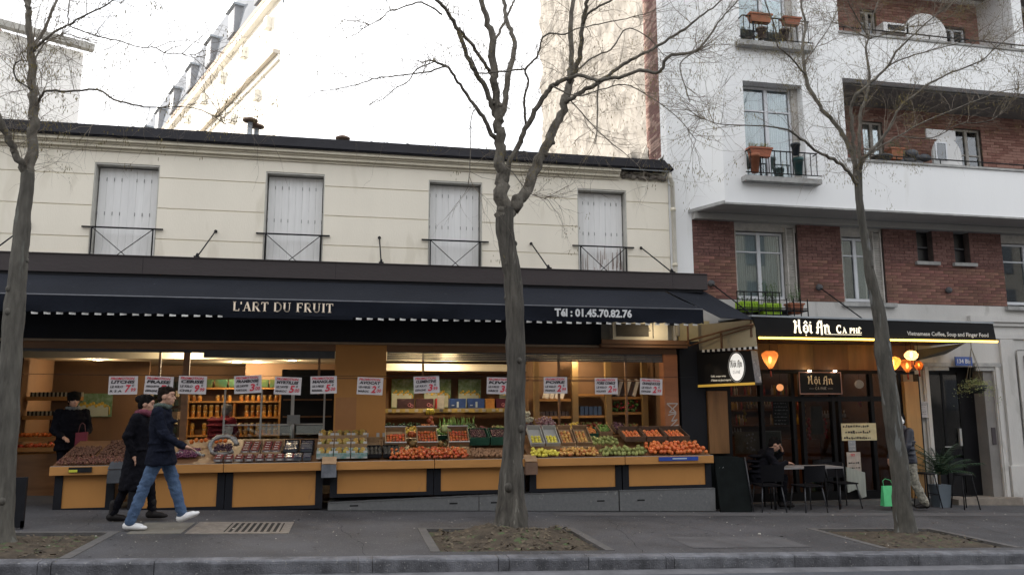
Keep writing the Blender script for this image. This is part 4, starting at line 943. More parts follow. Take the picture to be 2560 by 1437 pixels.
def slope_pts(x0,x1,y0,y1,r,layers=1,zoff=0.,zf=None,fill=1.):
    zf = zf or DZ; P = []
    for L in range(layers):
        ins = L*r*1.0; y = y0+r+ins; row = 0
        while y < y1-r-ins+.001:
            x = x0+r+ins+(r if row%2 else 0)
            while x < x1-r-ins+.001:
                if rj.random() < (fill if L == 0 else .8): P.append((x+rj.uniform(-.55,.55)*r, y+rj.uniform(-.5,.5)*r, zf(y)+zoff+r*.9+L*r*1.35+rj.uniform(-.35,.45)*r))
                x += 2*r*.98
            y += 2*r*.9; row += 1
    return P
gcal = M('calyx', (.05,.12,.03), .7)
tom = M('tomato_red', (.50,.07,.025), .3, .25, 9, rnd=.3, spec=.5); ora = M('orange_fruit', (.62,.13,.02), .4, .1, 8, .1, 60, rnd=.12)
red2 = M('persimmon', (.60,.13,.04), .35, .1, 5, rnd=.14); lem = M('lemon_yellow', (.62,.52,.07), .4, .08, 8, rnd=.08)
app = M('apple_red', (.42,.06,.03), .3, .3, 14, rnd=.15, col2=(.55,.38,.10)); pear = M('pear_green', (.34,.36,.11), .55, .3, 18, rnd=.25, col2=(.17,.16,.05))
mang = M('mango_skin', (.24,.24,.05), .4, .3, 9, rnd=.2, col2=(.36,.15,.04)); avo = M('avocado_skin', (.035,.03,.022), .5, .3, 14, .3, 80)
lit = M('litchi_skin', (.12,.04,.03), .7, .3, 20, .3, 90, rnd=.35); berry = M('berry_dark', (.025,.02,.05), .4, .3, 20, rnd=.2)
straw = M('strawberry', (.17,.015,.015), .4, .2, 20, rnd=.25)

# counters
def counter(x0,x1,zb,lab,px0=None,px1=None,ledge=True,topz=.74,slope=True):
    t = thing('display_counter', ((x0+x1)/2,12.75,0), lab, 'counter', 'wooden display counters along the shop front')
    m = MB(); m.box(x0,x1,12.68,12.715,topz-.12,topz+.005); m.box(x0,x1,12.715,12.9,topz-.12,topz-.08); m.build('front_ledge', wood, t, bevel=.004)
    m = MB(); m.box(x0+.005,x1-.005,12.69,12.72,topz+.006,topz+.012); m.build('ledge_strip', alu, t)
    a, c = px0 or x0+.12, px1 or x1-.1
    m = MB(); m.box(a-.11,c+.11,12.80,12.84,zb,topz-.12); m.box(a-.11,a,12.775,12.80,zb,topz-.12); m.box(c,c+.11,12.775,12.80,zb,topz-.12); m.box(a,c,12.775,12.80,zb,zb+.055); m.build('black_frame', navy, t)
    m = MB(); m.box(a,c,12.79,12.799,zb+.055,topz-.12); m.build('front_panel', woodp, t)
    m = MB(); m.slab([(x0,12.716,topz-.01),(x1,12.716,topz-.01),(x1,13.93,topz+.32),(x0,13.93,topz+.32)],-.02); m.box(x0+.03,x1-.03,12.9,13.9,zb,topz-.1); m.build('sloping_top', woodd, t)
    return t
cs = [(-4.25,-3.45,.09,-4.09,-3.5),(-3.20,-1.86,.06,-3.08,-1.95),(-1.85,-.42,.04,-1.72,-.5),(-.27,1.33,.20,-.17,1.22),(1.34,2.86,.20,1.45,2.72),(2.92,4.52,.20,3.02,4.38),(4.53,6.12,.20,4.62,6.0)]
cl = ['narrow counter at the left end with a price tag on its ledge','counter behind the two walkers with the strawberry trays','wide counter with the blueberry and mango trays','counter below the orange pier with avocados and tomatoes','counter partly hidden behind the middle tree','counter with lemons, apples and pears right of the middle tree','right hand end counter heaped with orange fruit']
for c,l in zip(cs,cl): counter(c[0],c[1],c[2],l,c[3],c[4])
# steel ramps
def ramp(x0,x1,zt0,zt1,lab):
    t = thing('steel_plinth', ((x0+x1)/2,12.75,g((x0+x1)/2)), lab, 'plinth', 'low steel plinths under the counters')
    m = MB(); m.prism([(x0,g(x0)+.01),(x1,g(x1)+.01),(x1,zt1),(x0,zt0)],12.70,12.73); m.prism([(x0,zt0),(x1,zt1),(x1,zt1+.006),(x0,zt0+.006)],12.69,13.4); m.build('plate', steel, t)
    for f in ((.14,.80) if x1-x0 > 1.8 and x0 < 0 else (.08,.84) if x0 < 3 else (.18,)):
        x = x0+(x1-x0)*f; z = g(x)+(((zt0+(zt1-zt0)*f)-g(x))*.5); m = MB(); m.box(x,x+.13,12.696,12.699,z,z+.022); m.build('slot_handle', blackp, t)
ramp(-.30,2.05,.125,.175,'steel plinth with three slots that starts low at the left'); ramp(2.06,4.40,.175,.19,'steel plinth passing behind the middle tree'); ramp(4.42,6.13,.195,.195,'tallest steel plinth at the right end')
# small things on ledges
t = thing('price_tag', (-4.0,12.67,.7), 'black and yellow price tag on the ledge of the left end counter', 'price tag'); m = MB(); m.box(-3.99,-3.68,12.66,12.675,.66,.735); m.build('tag_card', blackp, t); m = MB(); m.box(-3.985,-3.87,12.655,12.659,.665,.70); m.build('yellow_field', M('tag_yellow',(.5,.5,.05),.6), t)
t = thing('blue_banner', (5.5,12.67,.7), 'blue printed strip on the ledge of the right end counter', 'banner'); m = MB(); m.box(5.12,5.83,12.662,12.676,.67,.735); m.build('strip', M('banner_blue',(.02,.06,.30),.5,.1), t); m = MB(); m.box(5.36,5.62,12.658,12.661,.695,.715); m.build('printed_mark', _mats['pale_print'], t)
for (x0,x1,z0,lab,mt) in ((-3.45,-3.2,.50,'dark grey scoop bin in the gap left of the walkers',M('bin_grey',(.06,.065,.075),.5,.2,6)),(-.41,-.19,.52,'grey bag holder in the gap below the orange pier',M('bag_grey',(.13,.14,.16),.5,.3,8)),(2.80,3.0,.50,'brown box hanging in the gap right of the middle tree',M('box_brown',(.15,.09,.06),.8,.2,6))):
    t = thing('bag_holder', ((x0+x1)/2,12.65,z0), lab, 'holder'); m = MB(); m.box(x0,x1,12.60,12.74,z0,z0+.19,jit=.006); m.build('bin', mt, t); m = MB(); m.slab([(x0,12.6,z0+.2),(x1,12.6,z0+.2),(x1,12.76,z0+.30),(x0,12.76,z0+.30)],.006); m.build('paper_bags', cardb if x0>-1 else mt, t)

# ---- produce along the slope (x ranges in metres)
P = newp('litchi', .019, lit, n=7, m_=5)
heap(P, slope_pts(-4.2,-3.0,12.73,13.1,.021)[:230], 'dark red litchi in the loose heap at the left end', 'litchi', 'litchis heaped at the left end')
m = MB(); 
for (x,y,z) in slope_pts(-3.75,-2.85,13.1,13.8,.02,2,zf=lambda y: DZ(y)-.02)+slope_pts(-4.2,-3.78,13.1,13.5,.02,1): m.ball((x,y,z),.02,6,4)
m.build('litchi_heap', lit, kind='stuff', label='far rows of dark red litchis at the back of the left counters')
# grapes trays + silver garland
def crate_rows(defs): 
    for d in defs: crate_box(*d)
gm = M('grape_purple', (.12,.03,.07), .3, .3, 20); m = MB()
for (x,y,z) in slope_pts(-2.62,-2.28,12.95,13.35,.016,2): m.ball((x,y,z),.016,6,4)
m.build('grape_bunches', gm, kind='stuff', label='dark purple grapes beside the man\'s outstretched hand')
foil = M('silver_foil', (.26,.25,.24), .35, .4, 30, .8, 60, metal=.5)
t = thing('foil_garland', (-1.95,13.2,.95), 'crumpled silver foil ring with dark fruit inside', 'garland')
m = MB(); pts = [(-1.95+.2*math.cos(a),13.2+.08*math.sin(a),1.0+.135*math.sin(a)) for a in [q*.35 for q in range(0,17)]]; m.tube(pts,[.035+rj.uniform(-.012,.012) for _ in pts],8); m.build('foil_ring', foil, t)
t = thing('foil_garland', (-2.42,13.25,.95), 'low silver foil strip round the purple fruit next to the ring', 'garland')
m = MB(); pts = [(-2.62+.045*q,13.12+.02*math.sin(q),.87+.03*math.sin(q*1.3)) for q in range(10)]; m.tube(pts,[.028+rj.uniform(-.01,.01) for _ in pts],8); m.build('foil_strip', foil, t)
m = MB()
for (x,y,z) in slope_pts(-2.08,-1.80,13.05,13.3,.02,2): m.ball((x,y,z+.06),.02,6,4)
m.build('fig_heap', M('fig_dark',(.05,.02,.03),.5,.3,12), kind='stuff', label='dark figs inside the silver foil ring')
t = thing('blue_punnet', (-2.7,12.9,.8), 'red and blue plastic punnet at the walking man\'s elbow', 'punnet'); m = MB(); m.box(-2.78,-2.6,12.85,13.0,.8,.88,jit=.01); m.build('tub', M('punnet_red',(.4,.06,.05),.4), t)
m = MB(); 
for i in range(30): m.ball((-2.7+rj.uniform(-.09,.09),12.93+rj.uniform(-.06,.06),.89+rj.uniform(0,.03)),.018,6,4)
m.build('berries', straw, t, kind='stuff')
for i in range(7):   # mandarins behind the hand
    pass
P = newp('mandarin', .034, ora, n=8, m_=6); heap(P, [(-2.5+.075*i+rj.uniform(-.01,.01),13.6+rj.uniform(-.04,.04),1.04+rj.uniform(0,.03)) for i in range(8)], 'small mandarin behind the foil garlands', 'mandarin', 'mandarins behind the foil garlands')
# punnets: strawberry and blueberry
clearp = M('clear_plastic', (.20,.17,.17), .2, .2, 20, .3, 30); lblw = M('punnet_label', (.42,.40,.38), .7, .05)
pr_s = None
def punnet(x,y,z,kind):
    global pun
    key = kind
    if key not in pun:
        t = thing('fruit_punnet', (0,0,0), {'s':'clear punnet of strawberries with a white label','b':'dark punnet of blueberries under a clear lid','w':'flat clear punnet on the front edge'}[kind], 'punnet', {'s':'strawberry punnets','b':'blueberry punnets','w':'front row punnets'}[kind])
        m = MB(); m.box(-.06,.06,-.045,.045,0,.04); m.build('tub', clearp if kind != 'b' else M('tub_dark',(.07,.08,.09),.3,.2), t, local=True)
        m = MB()
        for i in range(5):
            for j in range(4): m.ball((-.046+.023*i+rj.uniform(-.004,.004),-.033+.022*j,.042+rj.uniform(0,.008)),.013,6,4)
        m.build('fruit', {'s':straw,'b':berry,'w':straw}[kind], t, local=True, kind='stuff')
        if kind != 'b': m = MB(); m.box(-.03,.03,-.05,-.046,.008,.03); m.box(-.03,.03,-.03,.0,.058,.060); m.build('label', lblw, t, local=True)
        else: m = MB(); m.box(-.055,.055,-.04,.04,.055,.058); m.build('lid', M('lid_dark',(.09,.10,.115),.15,.2), t, local=True)
        pun[key] = (t,[(c,[]) for c in kids(t)]); o = t; o.location = (x,y,z)
    else: o = copy_tree(pun[key][0], (x,y,z), ks=pun[key][1])
    o.rotation_euler = (.26+rj.uniform(-.05,.05),0,rj.uniform(-.08,.08)); return o
pun = {}
tray_lab = ['wooden tray of strawberry punnets just right of the foil ring','second wooden tray of strawberry punnets from the foil ring','dark tray of blueberry punnets next to the strawberries','dark tray of blueberry punnets beside the mango crates']
for k,(x0,x1) in enumerate(((-1.66,-1.22),(-1.2,-.78+.02),(-.76+.02,-.44),( -1.0,-.98))):
    if k == 3: break
for k,(x0,x1,kd) in enumerate(((-1.68,-1.38,'s'),(-1.36,-1.06,'s'),(-1.03,-.80,'b'),(-.78,-.56,'b'))):
    y0, y1 = 13.02, 13.5; z = DZ(y0); crate_box('wooden_tray', x0,x1,y0,y1,z,z+.05, cardb if kd=='s' else blackp, tray_lab[k], 'tray', tilt=15, th=.008, lip=.05)
    for i in range(2):
        for j in range(4): punnet(x0+.08+i*(x1-x0-.16), y0+.07+j*.11, DZ(y0+.07+j*.11)+.03, kd)
for i in range(8):
    for j in range(2): punnet(-1.95+i*.15, 12.79+j*.1, DZ(12.79+j*.1)+.005, 'w')
for i in range(3):
    for j in range(2): punnet(-.92+i*.14, 12.79+j*.1, DZ(12.79+j*.1)+.005, 'b')
# mango crates 3 columns x 3 levels
Pm = newp('mango', .052, mang, sq=(1.25,.9,.9), n=9, m_=6)
k = 0; names = ['left','middle','right']; lev = ['front','middle','back']
for i in range(3):
    for j in range(3):
        x0 = -.50+i*.265; y0 = 12.76+j*.32; z = DZ(y0)+.02+j*.04
        t = crate_box('mango_crate', x0,x0+.25,y0,y0+.27,z,z+.085, cardb if j else M('teal_card',(.08,.24,.22),.8,.3,14,col2=(.36,.38,.36)), f'small white card crate of mangoes, {lev[j]} row, {names[i]} of three', 'crate', 'mango crates', tilt=14)
        for s_ in (0,1):
            m = MB(); xx = x0+s_*.19; m.box(xx,xx+.06,y0-.006,y0-.001,z+.0,z+.12); m.build('corner_flap', cardw, t)
        heap(Pm, [(x0+.07+.11*a,y0+.08+.12*b_,z+.09+.03*b_) for a in range(2) for b_ in range(2)], 'green and red mango in a small card crate', 'mango', 'mangoes in the card crates')
# avocados
Pa = newp('avocado', .036, avo, sq=(1,1,1.3), n=8, m_=6)
for i,(x0,lab) in enumerate(((.28-.01,'left'),(.28+.27,'right'))):
    for j in range(2):
        y0 = 12.8+j*.42; z = DZ(y0)+.01; t = crate_box('avocado_tray', x0-.02,x0+.23,y0,y0+.36,z,z+.06, cardb if j else blackp, f'{"brown card" if j else "shallow dark"} tray for avocados, {lab} one of the {"back" if j else "front"} pair', 'tray', 'avocado trays', tilt=14, lip=.04)
        if j:
            for s_ in (0,1): m = MB(); m.box(x0+s_*.18-.01,x0+.04+s_*.18,y0+.32,y0+.33,z+.16,z+.25); m.build('corner_flap', cardw, t)
        if not j: heap(Pa, [(x0+.02+.065*a,y0+.05+.08*b_,z+.05+.025*b_) for a in range(4) for b_ in range(4)], 'dark avocado in the trays under the orange pier', 'avocado', 'avocados in the shallow trays')
# tomatoes
Pt = newp('tomato', .028, tom, sq=(1,1,.85), calyx=gcal)
heap(Pt, slope_pts(.62,1.92,12.73,13.14,.029,2), 'red tomato in the long heap along the front edge', 'tomato', 'tomatoes heaped along the ledge')
for i,(px_,lab) in enumerate(((990,'left'),(1068,'middle'),(1145,'right'))):
    x = ax(px_,13.3); w_ = .34; y0 = 13.15; z = DZ(y0)+.06
    t = crate_box('tomato_crate', x-w_/2,x+w_/2,y0,y0+.36,z,z+.09, cardb, f'tilted card crate of tomatoes, {lab} of the three behind the tomato heap', 'crate', 'tilted tomato crates', tilt=42, lip=.02)
    mm = Matrix.Rotation(R(42),3,'X'); c = V(x,y0,z)
    for yy in (0,.35): 
        m = MB(); q = MB(); q.box(x-w_/2-.005,x+w_/2+.005,y0+yy-.004,y0+yy+.014,z+.09+(.02 if yy else 0),z+.105+(.02 if yy else 0)); m.add([mm@(V(*v)-c)+c for v in q.v], q.f); m.build('white_rim', cardw, t)
    pts = [(x-w_/2+.04+.052*a, y0+.05+.055*b_, z+.045+rj.uniform(0,.02)) for a in range(6) for b_ in range(5 if i else 4)]
    heap(Pt, [tuple(mm@(V(*p)-c)+c) for p in pts], 'red tomato in the '+lab+' one of the three tilted crates', 'tomato', 'tomatoes in the '+lab+' tilted crate')
m = MB()
for _ in range(70):
    x = rj.choice((rj.uniform(.65,1.9),rj.uniform(4.2,6.0))); y = rj.uniform(12.76,13.1); c = V(x,y,DZ(y)+.085+rj.uniform(0,.03)); a = rj.uniform(0,6.3); u = V(math.cos(a),math.sin(a),rj.uniform(-.4,.4))*rj.uniform(.012,.026); v = V(-math.sin(a),math.cos(a),.5)*.009; m.add([c-u,c-v,c+u,c+v],[(0,1,2,3)])
m.build('loose_leaves', lk, kind='stuff', label='small green leaves and stalks lying among the tomatoes and persimmons')
# back row of small crates with mixed vegetables
vg = [('brown kiwis',(.12,.085,.03),.026),('limes',(.10,.20,.03),.024),('red onions',(.20,.04,.06),.03),('potatoes',(.30,.21,.10),.032),('carrots',(.50,.16,.03),.022),('cucumbers',(.03,.10,.02),.022),('aubergines',(.035,.012,.03),.034),('yellow peppers',(.50,.33,.03),.03),('dark plums',(.07,.02,.04),.022),('green grapes',(.28,.32,.09),.016)]
for i in range(15):
    x0 = (.66,.92,1.18,1.44,1.70,1.96,2.22,2.48,3.02,3.30,3.58,3.86,4.14,4.42,4.70)[i]; nm_, c_, r0 = vg[(i*7)%10]; y0 = 13.66+.04*(i%2); z = 1.03+.03*(i%3)
    t = crate_box('vegetable_crate', x0,x0+.24,y0,y0+.28,z,z+.075, (greenp, cardb, M('crate_dark',(.10,.06,.04),.85,.2,8))[i%3], f'small {("green plastic","brown card","dark wooden")[i%3]} crate of {nm_}, back row, {("right beside the orange pier","second from the orange pier","behind the left tomato crate","behind the pumpkins","behind the middle tomato crate","left of the right tomato crate","behind the right tomato crate","just left of the middle tree","just right of the middle tree","behind the left lemon crate","behind the right lemon crate","behind the left apple crate","behind the right apple crate","behind the raised pears","next to the persimmon crates")[i]}', 'crate', 'vegetable crates in the back row', tilt=24)
    m = MB(); rv2 = random.Random(i)
    for q in range(int(60*(.024/r0)**1.3)): u_ = rv2.random(); m.ball((x0+.03+rv2.random()*.18, y0+.03+u_*.22, z+.06+u_*.10+rv2.uniform(0,.03)), r0*rv2.uniform(.8,1.15), 7, 5, (1.15,1,.9))
    m.build('vegetables', M('veg_'+nm_.replace(' ','_'),c_,.45,.3,14), t, kind='stuff')
# pumpkins, melons between the crates
for (px_,py_,r,cl_,lab) in ((1030,1085,.075,(.5,.12,.04),'small red pumpkin between the left and middle tomato crates'),(1033,1108,.07,(.36,.24,.10),'pale brown melon under the small red pumpkin'),(1100,1110,.07,(.34,.20,.07),'brown melon between the middle and right tomato crates'),(1112,1112,.05,(.33,.26,.12),'small tan squash beside the brown melon'),(1115,1072,.10,(.34,.40,.16),'big pale green watermelon behind the right tomato crate')):
    p = at(px_,py_,13.45); t = thing('squash', p, lab, 'squash'); m = MB()
    for q in range(8): a = q*math.pi/4; m.ball((p.x+.32*r*math.cos(a),p.y+.32*r*math.sin(a),p.z),r*.72,8,6,(1,1,1.0))
    m.build('ribbed_body', M('sq%d'%int(r*1000+px_),cl_,.5,.15,8), t); m = MB(); m.cyl((p.x,p.y,p.z+r*.6),(p.x+.01,p.y,p.z+r*.95),.012,n=6); m.build('stalk', lk, t)
# green plastic crates
for (x0,x1,lab) in ((1.98,2.32,'green plastic crate of dark grapes left of the tree'),(2.34,2.68,'green plastic crate of dark grapes partly behind the tree')):
    y0 = 13.25; z = 1.0; t = crate_box('green_crate', x0,x1,y0,y0+.4,z-.06,z+.08, greenp, lab, 'crate', 'green grape crates', tilt=22)
    m = MB()
    for (x,y,zz) in slope_pts(x0+.03,x1-.03,y0+.03,y0+.36,.016,1,zf=lambda y: z+.0+(y-y0)*.4): m.ball((x,y,zz+.05),.017,6,4)
    m.build('grapes', M('grape_dark',(.07,.02,.025),.35,.4,20), t, kind='stuff')
m = MB()
for (x,y,z) in slope_pts(1.95,2.7,12.75,13.1,.024): m.ball((x,y,z),.022,6,4,(1,1,1.2))
m.build('egg_tray', M('hazel_brown',(.24,.13,.07),.8,.3,12), kind='stuff', label='brown dates in a flat tray right of the tomatoes')
m = MB(); 
for (x,y,z) in slope_pts(2.25,2.7,15.2,15.4,.02,2,zf=lambda y:1.08): m.ball((x,y,z),.02,6,4,(1,1,2))
m.build('baby_corn', M('corn_pale',(.55,.48,.2),.6,.2,12), kind='stuff', label='pale yellow baby corn beside the leeks')
for i,(x0,mt,lab) in enumerate(((.66,'bag_green',"bunches of dark green leaves at the left of the back row"),(1.0,'bag_green2','dark green herbs next to the leafy bunches'))):
    m = MB()
    for q in range(90): c = V(x0+rj.uniform(0,.32),15.2+rj.uniform(0,.15),1.02+rj.uniform(0,.26)); m.ball(c,.025,5,3,(1,1,.5),Matrix.Rotation(rj.uniform(-1,1),3,'X'))
    m.build('leaf_bunches', M(mt,(.025,.06,.03),.6,.4,12), kind='stuff', label=lab)
t = thing('banana_bunch', at(1075,1028,14.6), 'hanging yellow bananas above the red apples near the tomato crates', 'bananas'); p = at(1075,1028,14.6)
for q in range(5): 
    m = MB(); m.tube([(p.x+(q-2)*.022,p.y,p.z+.05),(p.x+(q-2)*.035,p.y-.03,p.z),(p.x+(q-2)*.03,p.y-.01,p.z-.06)],[.012,.018,.008],7); m.build('banana', lem, t)
Pr = newp('pomegranate', .045, M('pomegranate',(.38,.09,.04),.4,.2,10,rnd=.15)); q0 = at(1078,1050,14.55)
heap(Pr, [(q0.x+rj.uniform(-.07,.07),q0.y+rj.uniform(-.05,.05),q0.z-.045*i+.03) for i in range(6)], 'pomegranate hanging in the net below the bananas', 'pomegranate', 'pomegranates under the bananas')
# right part: lemons, apples, pears, oranges
Pl = newp('lemon', .029, lem, sq=(1.2,.95,.95)); heap(Pl, slope_pts(2.93,3.42,12.73,12.98,.029,2,zoff=.0), 'yellow lemon in the front heap right of the tree', 'lemon', 'lemons in the front heap')
Pp = newp('apple', .031, app, sq=(1,1,.9)); heap(Pp, slope_pts(3.43,4.12,12.73,12.98,.031,2,), 'red and yellow apple in the front heap', 'apple', 'apples in the front heap')
Pg = newp('pear', .032, pear, sq=(1,1,1.2)); heap(Pg, slope_pts(4.14,4.98,12.73,13.02,.033,2), 'green pear in the front heap', 'pear', 'pears in the front heap')
heap(Pg, slope_pts(4.0,4.6,13.12,13.4,.033,2,zoff=.05), 'green pear in the raised heap behind', 'pear', 'pears in the raised heap')
Po = newp('persimmon', .036, red2, sq=(1,1,.9), calyx=gcal); heap(Po, slope_pts(5.0,6.05,12.73,13.2,.038,2), 'orange red persimmon in the front heap at the right end', 'persimmon', 'persimmons in the front heap')
bk = [(3.0,3.24,'lemon',Pl,lem,'left crate of lemons behind the yellow heap'),(3.27,3.51,'lemon',Pl,lem,'right crate of lemons, half empty, next to the apples'),(3.54,3.78,'apple',Pp,app,'left crate of red apples'),(3.81,4.08,'apple',Pp,app,'right crate of red apples, beside the raised pears')]
for (x0,x1,nm,PP,_,lab) in bk:
    y0 = 13.08; z = DZ(y0)+.06; crate_box('card_crate', x0,x1,y0,y0+.45,z,z+.07, cardw if nm=='lemon' else cardb, lab, 'crate', 'tilted card crates behind the front heaps', tilt=36, lip=.03)
    mm = Matrix.Rotation(R(36),3,'X'); c = V(0,y0,z)
    pts = [(x0+.045+.06*a, y0+.05+.06*b_, z+.05+rj.uniform(0,.015)) for a in range(int((x1-x0-.05)/.06)) for b_ in range(3 if nm=='lemon' else 5)]
    heap(PP, [tuple(mm@(V(*p)-c)+c) for p in pts], f'{nm} in a tilted card crate', nm, f'{nm}s in the tilted crates')
for i,(x0,x1) in enumerate(((4.72,5.1),(5.12,5.5),(5.52,5.92))):
    y0 = 13.2; z = DZ(y0)+.08; t = crate_box('orange_crate', x0,x1,y0,y0+.42,z,z+.09, M('crate_dark',(.10,.06,.04),.85,.2,8), f'dark brown card crate of persimmons, {names[i]} of three at the right end', 'crate', 'persimmon crates', tilt=20, lip=.03)
    mm = Matrix.Rotation(R(20),3,'X'); c = V(0,y0,z)
    pts = [(x0+.05+.075*a, y0+.06+.075*b_, z+.05+rj.uniform(0,.02)) for a in range(4) for b_ in range(4)]
    heap(Po, [tuple(mm@(V(*p)-c)+c) for p in pts], 'persimmon in the '+names[i]+' brown crate at the right end', 'persimmon', 'persimmons in the '+names[i]+' brown crate')
# red onions / radishes, cauliflower
p = at(1362,1060,13.9); m = MB()
for i in range(150):
    a = rj.uniform(0,6.28); rr_ = rj.uniform(0,.19); m.ball((p.x+rr_*math.cos(a),p.y+rj.uniform(-.1,.1),p.z+rr_*math.sin(a)*.75),.022,6,4)
m.build('radish_bunches', M('radish_pink',(.22,.035,.07),.45,.4,20,col2=(.45,.35,.35)), kind='stuff', label='big round mass of purple radishes behind the lemon crates')
for i,(px_,py_) in enumerate(((1318,1035),(1325,1050),(1312,1052))):
    p = at(px_,py_,14.6); m = MB()
    for q in range(14): m.ball((p.x+rj.uniform(-.05,.05),p.y+rj.uniform(-.04,.04),p.z+rj.uniform(-.03,.04)),.03,6,4)
    m.build('cauliflower', M('cauli_white',(.55,.55,.45),.8,.1,10), label=['upper white cauliflower right of the tree','right one of the lower pair of cauliflowers','left one of the lower pair of cauliflowers'][i], cat='cauliflower')
# shelves on the right inside wall (seen between the posts)
SR = thing('side_shelves', (4.6,15.1,1), 'wooden shelves between ochre posts at the right of the shop', 'shelf')
for (a,c,zs) in ((3.57,4.21,(1.68,1.35,1.08)),(4.35,4.89,(1.78,1.36,1.1)),(5.03,5.65,(1.72,1.42,1.05))):
    for z in zs: m = MB(); m.box(a,c,14.8,15.2,z,z+.045); m.build('shelf_board', wood, SR)
pbm = [M('pack_white',(.75,.72,.66),.7,.1,5),M('pack_dark',(.07,.05,.05),.5,.3,5),M('pack_blue',(.04,.07,.14),.5,.2,5)]
for k,(x0,z,n_,dx,h,mt,ti) in enumerate(((3.72,1.73,4,.10,.27,0,16),(5.1,1.77,6,.085,.34,1,18),(4.4,1.41,5,.09,.17,2,0),(3.62,1.395,7,.08,.09,1,0))):
    for i in range(n_):
        mt2 = mt if not (k == 1 and i%2) else 0
        m = MB(); x = x0+i*dx; m.mbox((x+.04,14.95,z+h/2),(dx*.8,.2,h),Matrix.Rotation(R(ti),3,'Y')); m.build('packet', pbm[mt2], label=['pale packet leaning on the top shelf between the first two posts',('dark','pale')[i%2]+' tall packet leaning on the top shelf at the far right','dark blue box in the row on the middle shelf','small dark pack on the lower shelf'][k], cat='packet', group=['leaning pale packets','leaning tall '+('dark','pale')[i%2]+' packets','blue boxes in a row','small dark packs'][k])
m = MB()
for i in range(420):
    k = rj.choice((0,1,2)); x0,x1 = ((3.6,4.2),(4.4,4.85),(5.05,5.6))[k]; m.m = rj.randrange(3); m.ball((rj.uniform(x0,x1),14.85+rj.uniform(0,.25),(1.12,1.14,1.10)[k]+rj.uniform(0,.12)),.03,6,4)
m.build('shelf_produce', [pear, M('onion_tan',(.36,.2,.08),.6,.3,10), M('veg_red',(.3,.06,.04),.5,.3,10)], kind='stuff', label='mixed vegetables on the low shelves between the ochre posts')
m = MB()
for i in range(120):
    m.m = rj.randrange(3); m.ball((5.1+rj.uniform(0,.5),14.8+rj.uniform(0,.2),1.47+rj.uniform(0,.22)),.026,6,4)
m.build('shelf_greens', [lk, M('veg_red2',(.36,.04,.05),.5,.3,10), greenleaf], kind='stuff', label='radishes and greens under the packets at the right end')
# left interior shelves
SL = thing('left_shelves', (-5.2,16,0), 'tiered wooden fruit shelves inside the shop at the far left', 'shelf')
for (z,y0,y1) in ((1.72,15.7,15.95),(1.38,15.6,15.95),(1.02,15.1,15.6),(.86,14.8,15.1)):
    m = MB(); m.box(-5.75,-4.85 if z>1.2 else -4.72,y0,y1,z,z+.07); m.build('shelf_board', wood, SL)
m = MB(); n = 16; vs = []
for i in range(n+1):
    a = R(180+90*i/n*1.0); x = -4.9+.0+(-.9)*(-math.cos(R(90*i/n)))*-1; 
    x = -5.75+1.15*math.sin(R(90*i/n)); y = 15.55-1.0*math.cos(R(90*i/n)); vs += [(x,y,.12),(x,y,.82)]
m.add(vs, [(2*i,2*i+2,2*i+3,2*i+1) for i in range(n)], True); m.build('curved_front', woodd, SL)
m = MB(); vs2 = [(v[0],v[1],.82) for v in vs[::2]]+[(-5.75,15.55,.82)]; m.add(vs2,[tuple(range(len(vs2)))]); m.add([(v[0],v[1],.80) for v in vs2],[tuple(range(len(vs2)))]); m.build('curved_top', wood, SL)
m = MB()
for i in range(26):
    x = -5.7+i*.034; m.m = i%2; m.box(x,x+.026,15.75,15.8,1.79,1.87); m.box(x,x+.026,15.68,15.73,1.45,1.53)
m.build('shelf_bottles', [M('bottle_dark',(.03,.03,.025),.2),M('bottle_pale',(.4,.36,.28),.4)], kind='stuff', label='rows of small dark bottles with pale labels on the left shelves')
Pn = newp('clementine', .034, ora, n=8, m_=6)
heap(Pn, [(-5.65+.072*i,15.2+.09*j,1.115+rj.uniform(0,.03)) for i in range(12) for j in range(2)], 'clementine on the raised shelf at the far left', 'clementine', 'clementines on the left shelf')
Pq = newp('red_pepper', .038, M('pepper_red',(.45,.05,.02),.3,.2,8,rnd=.3), sq=(1.2,.9,.9), n=8, m_=6)
heap(Pq, [(-5.6+.08*i+rj.uniform(-.02,.02),14.85+.09*j,.92+rj.uniform(0,.05)) for i in range(12) for j in range(3) if (-5.6+.08*i) < -4.78+.0], 'red pepper on the curved wooden stand at the far left', 'pepper', 'peppers on the curved stand')
m = MB(); m.box(-4.1,-3.35,16.9,17.3,.1,2.2); m.build('dark_shelf_unit', M('shelf_dark',(.05,.035,.03),.6,.3,4), label='dark wine rack behind the walking man', cat='rack')
m = MB()
for i in range(9):
    for j in range(7): m.m = (i*j)%3%2; m.box(-4.06+i*.078,-4.01+i*.078,16.8,16.88,.9+j*.18,1.02+j*.18)
m.build('rack_bottles', [M('bottle_green',(.02,.03,.02),.15),M('bottle_label',(.42,.36,.26),.6)], kind='stuff', label='dark bottles with pale labels in the rack behind the walkers')
for k in range(2):
    t = crate_box('brown_carton', -3.4,-3.02,15.0,15.25,1.02+k*.46 -.1,1.15+k*.46-.1, cardb, ['lower brown carton right of the walking man','upper brown carton right of the walking man, at head height'][k], 'carton')
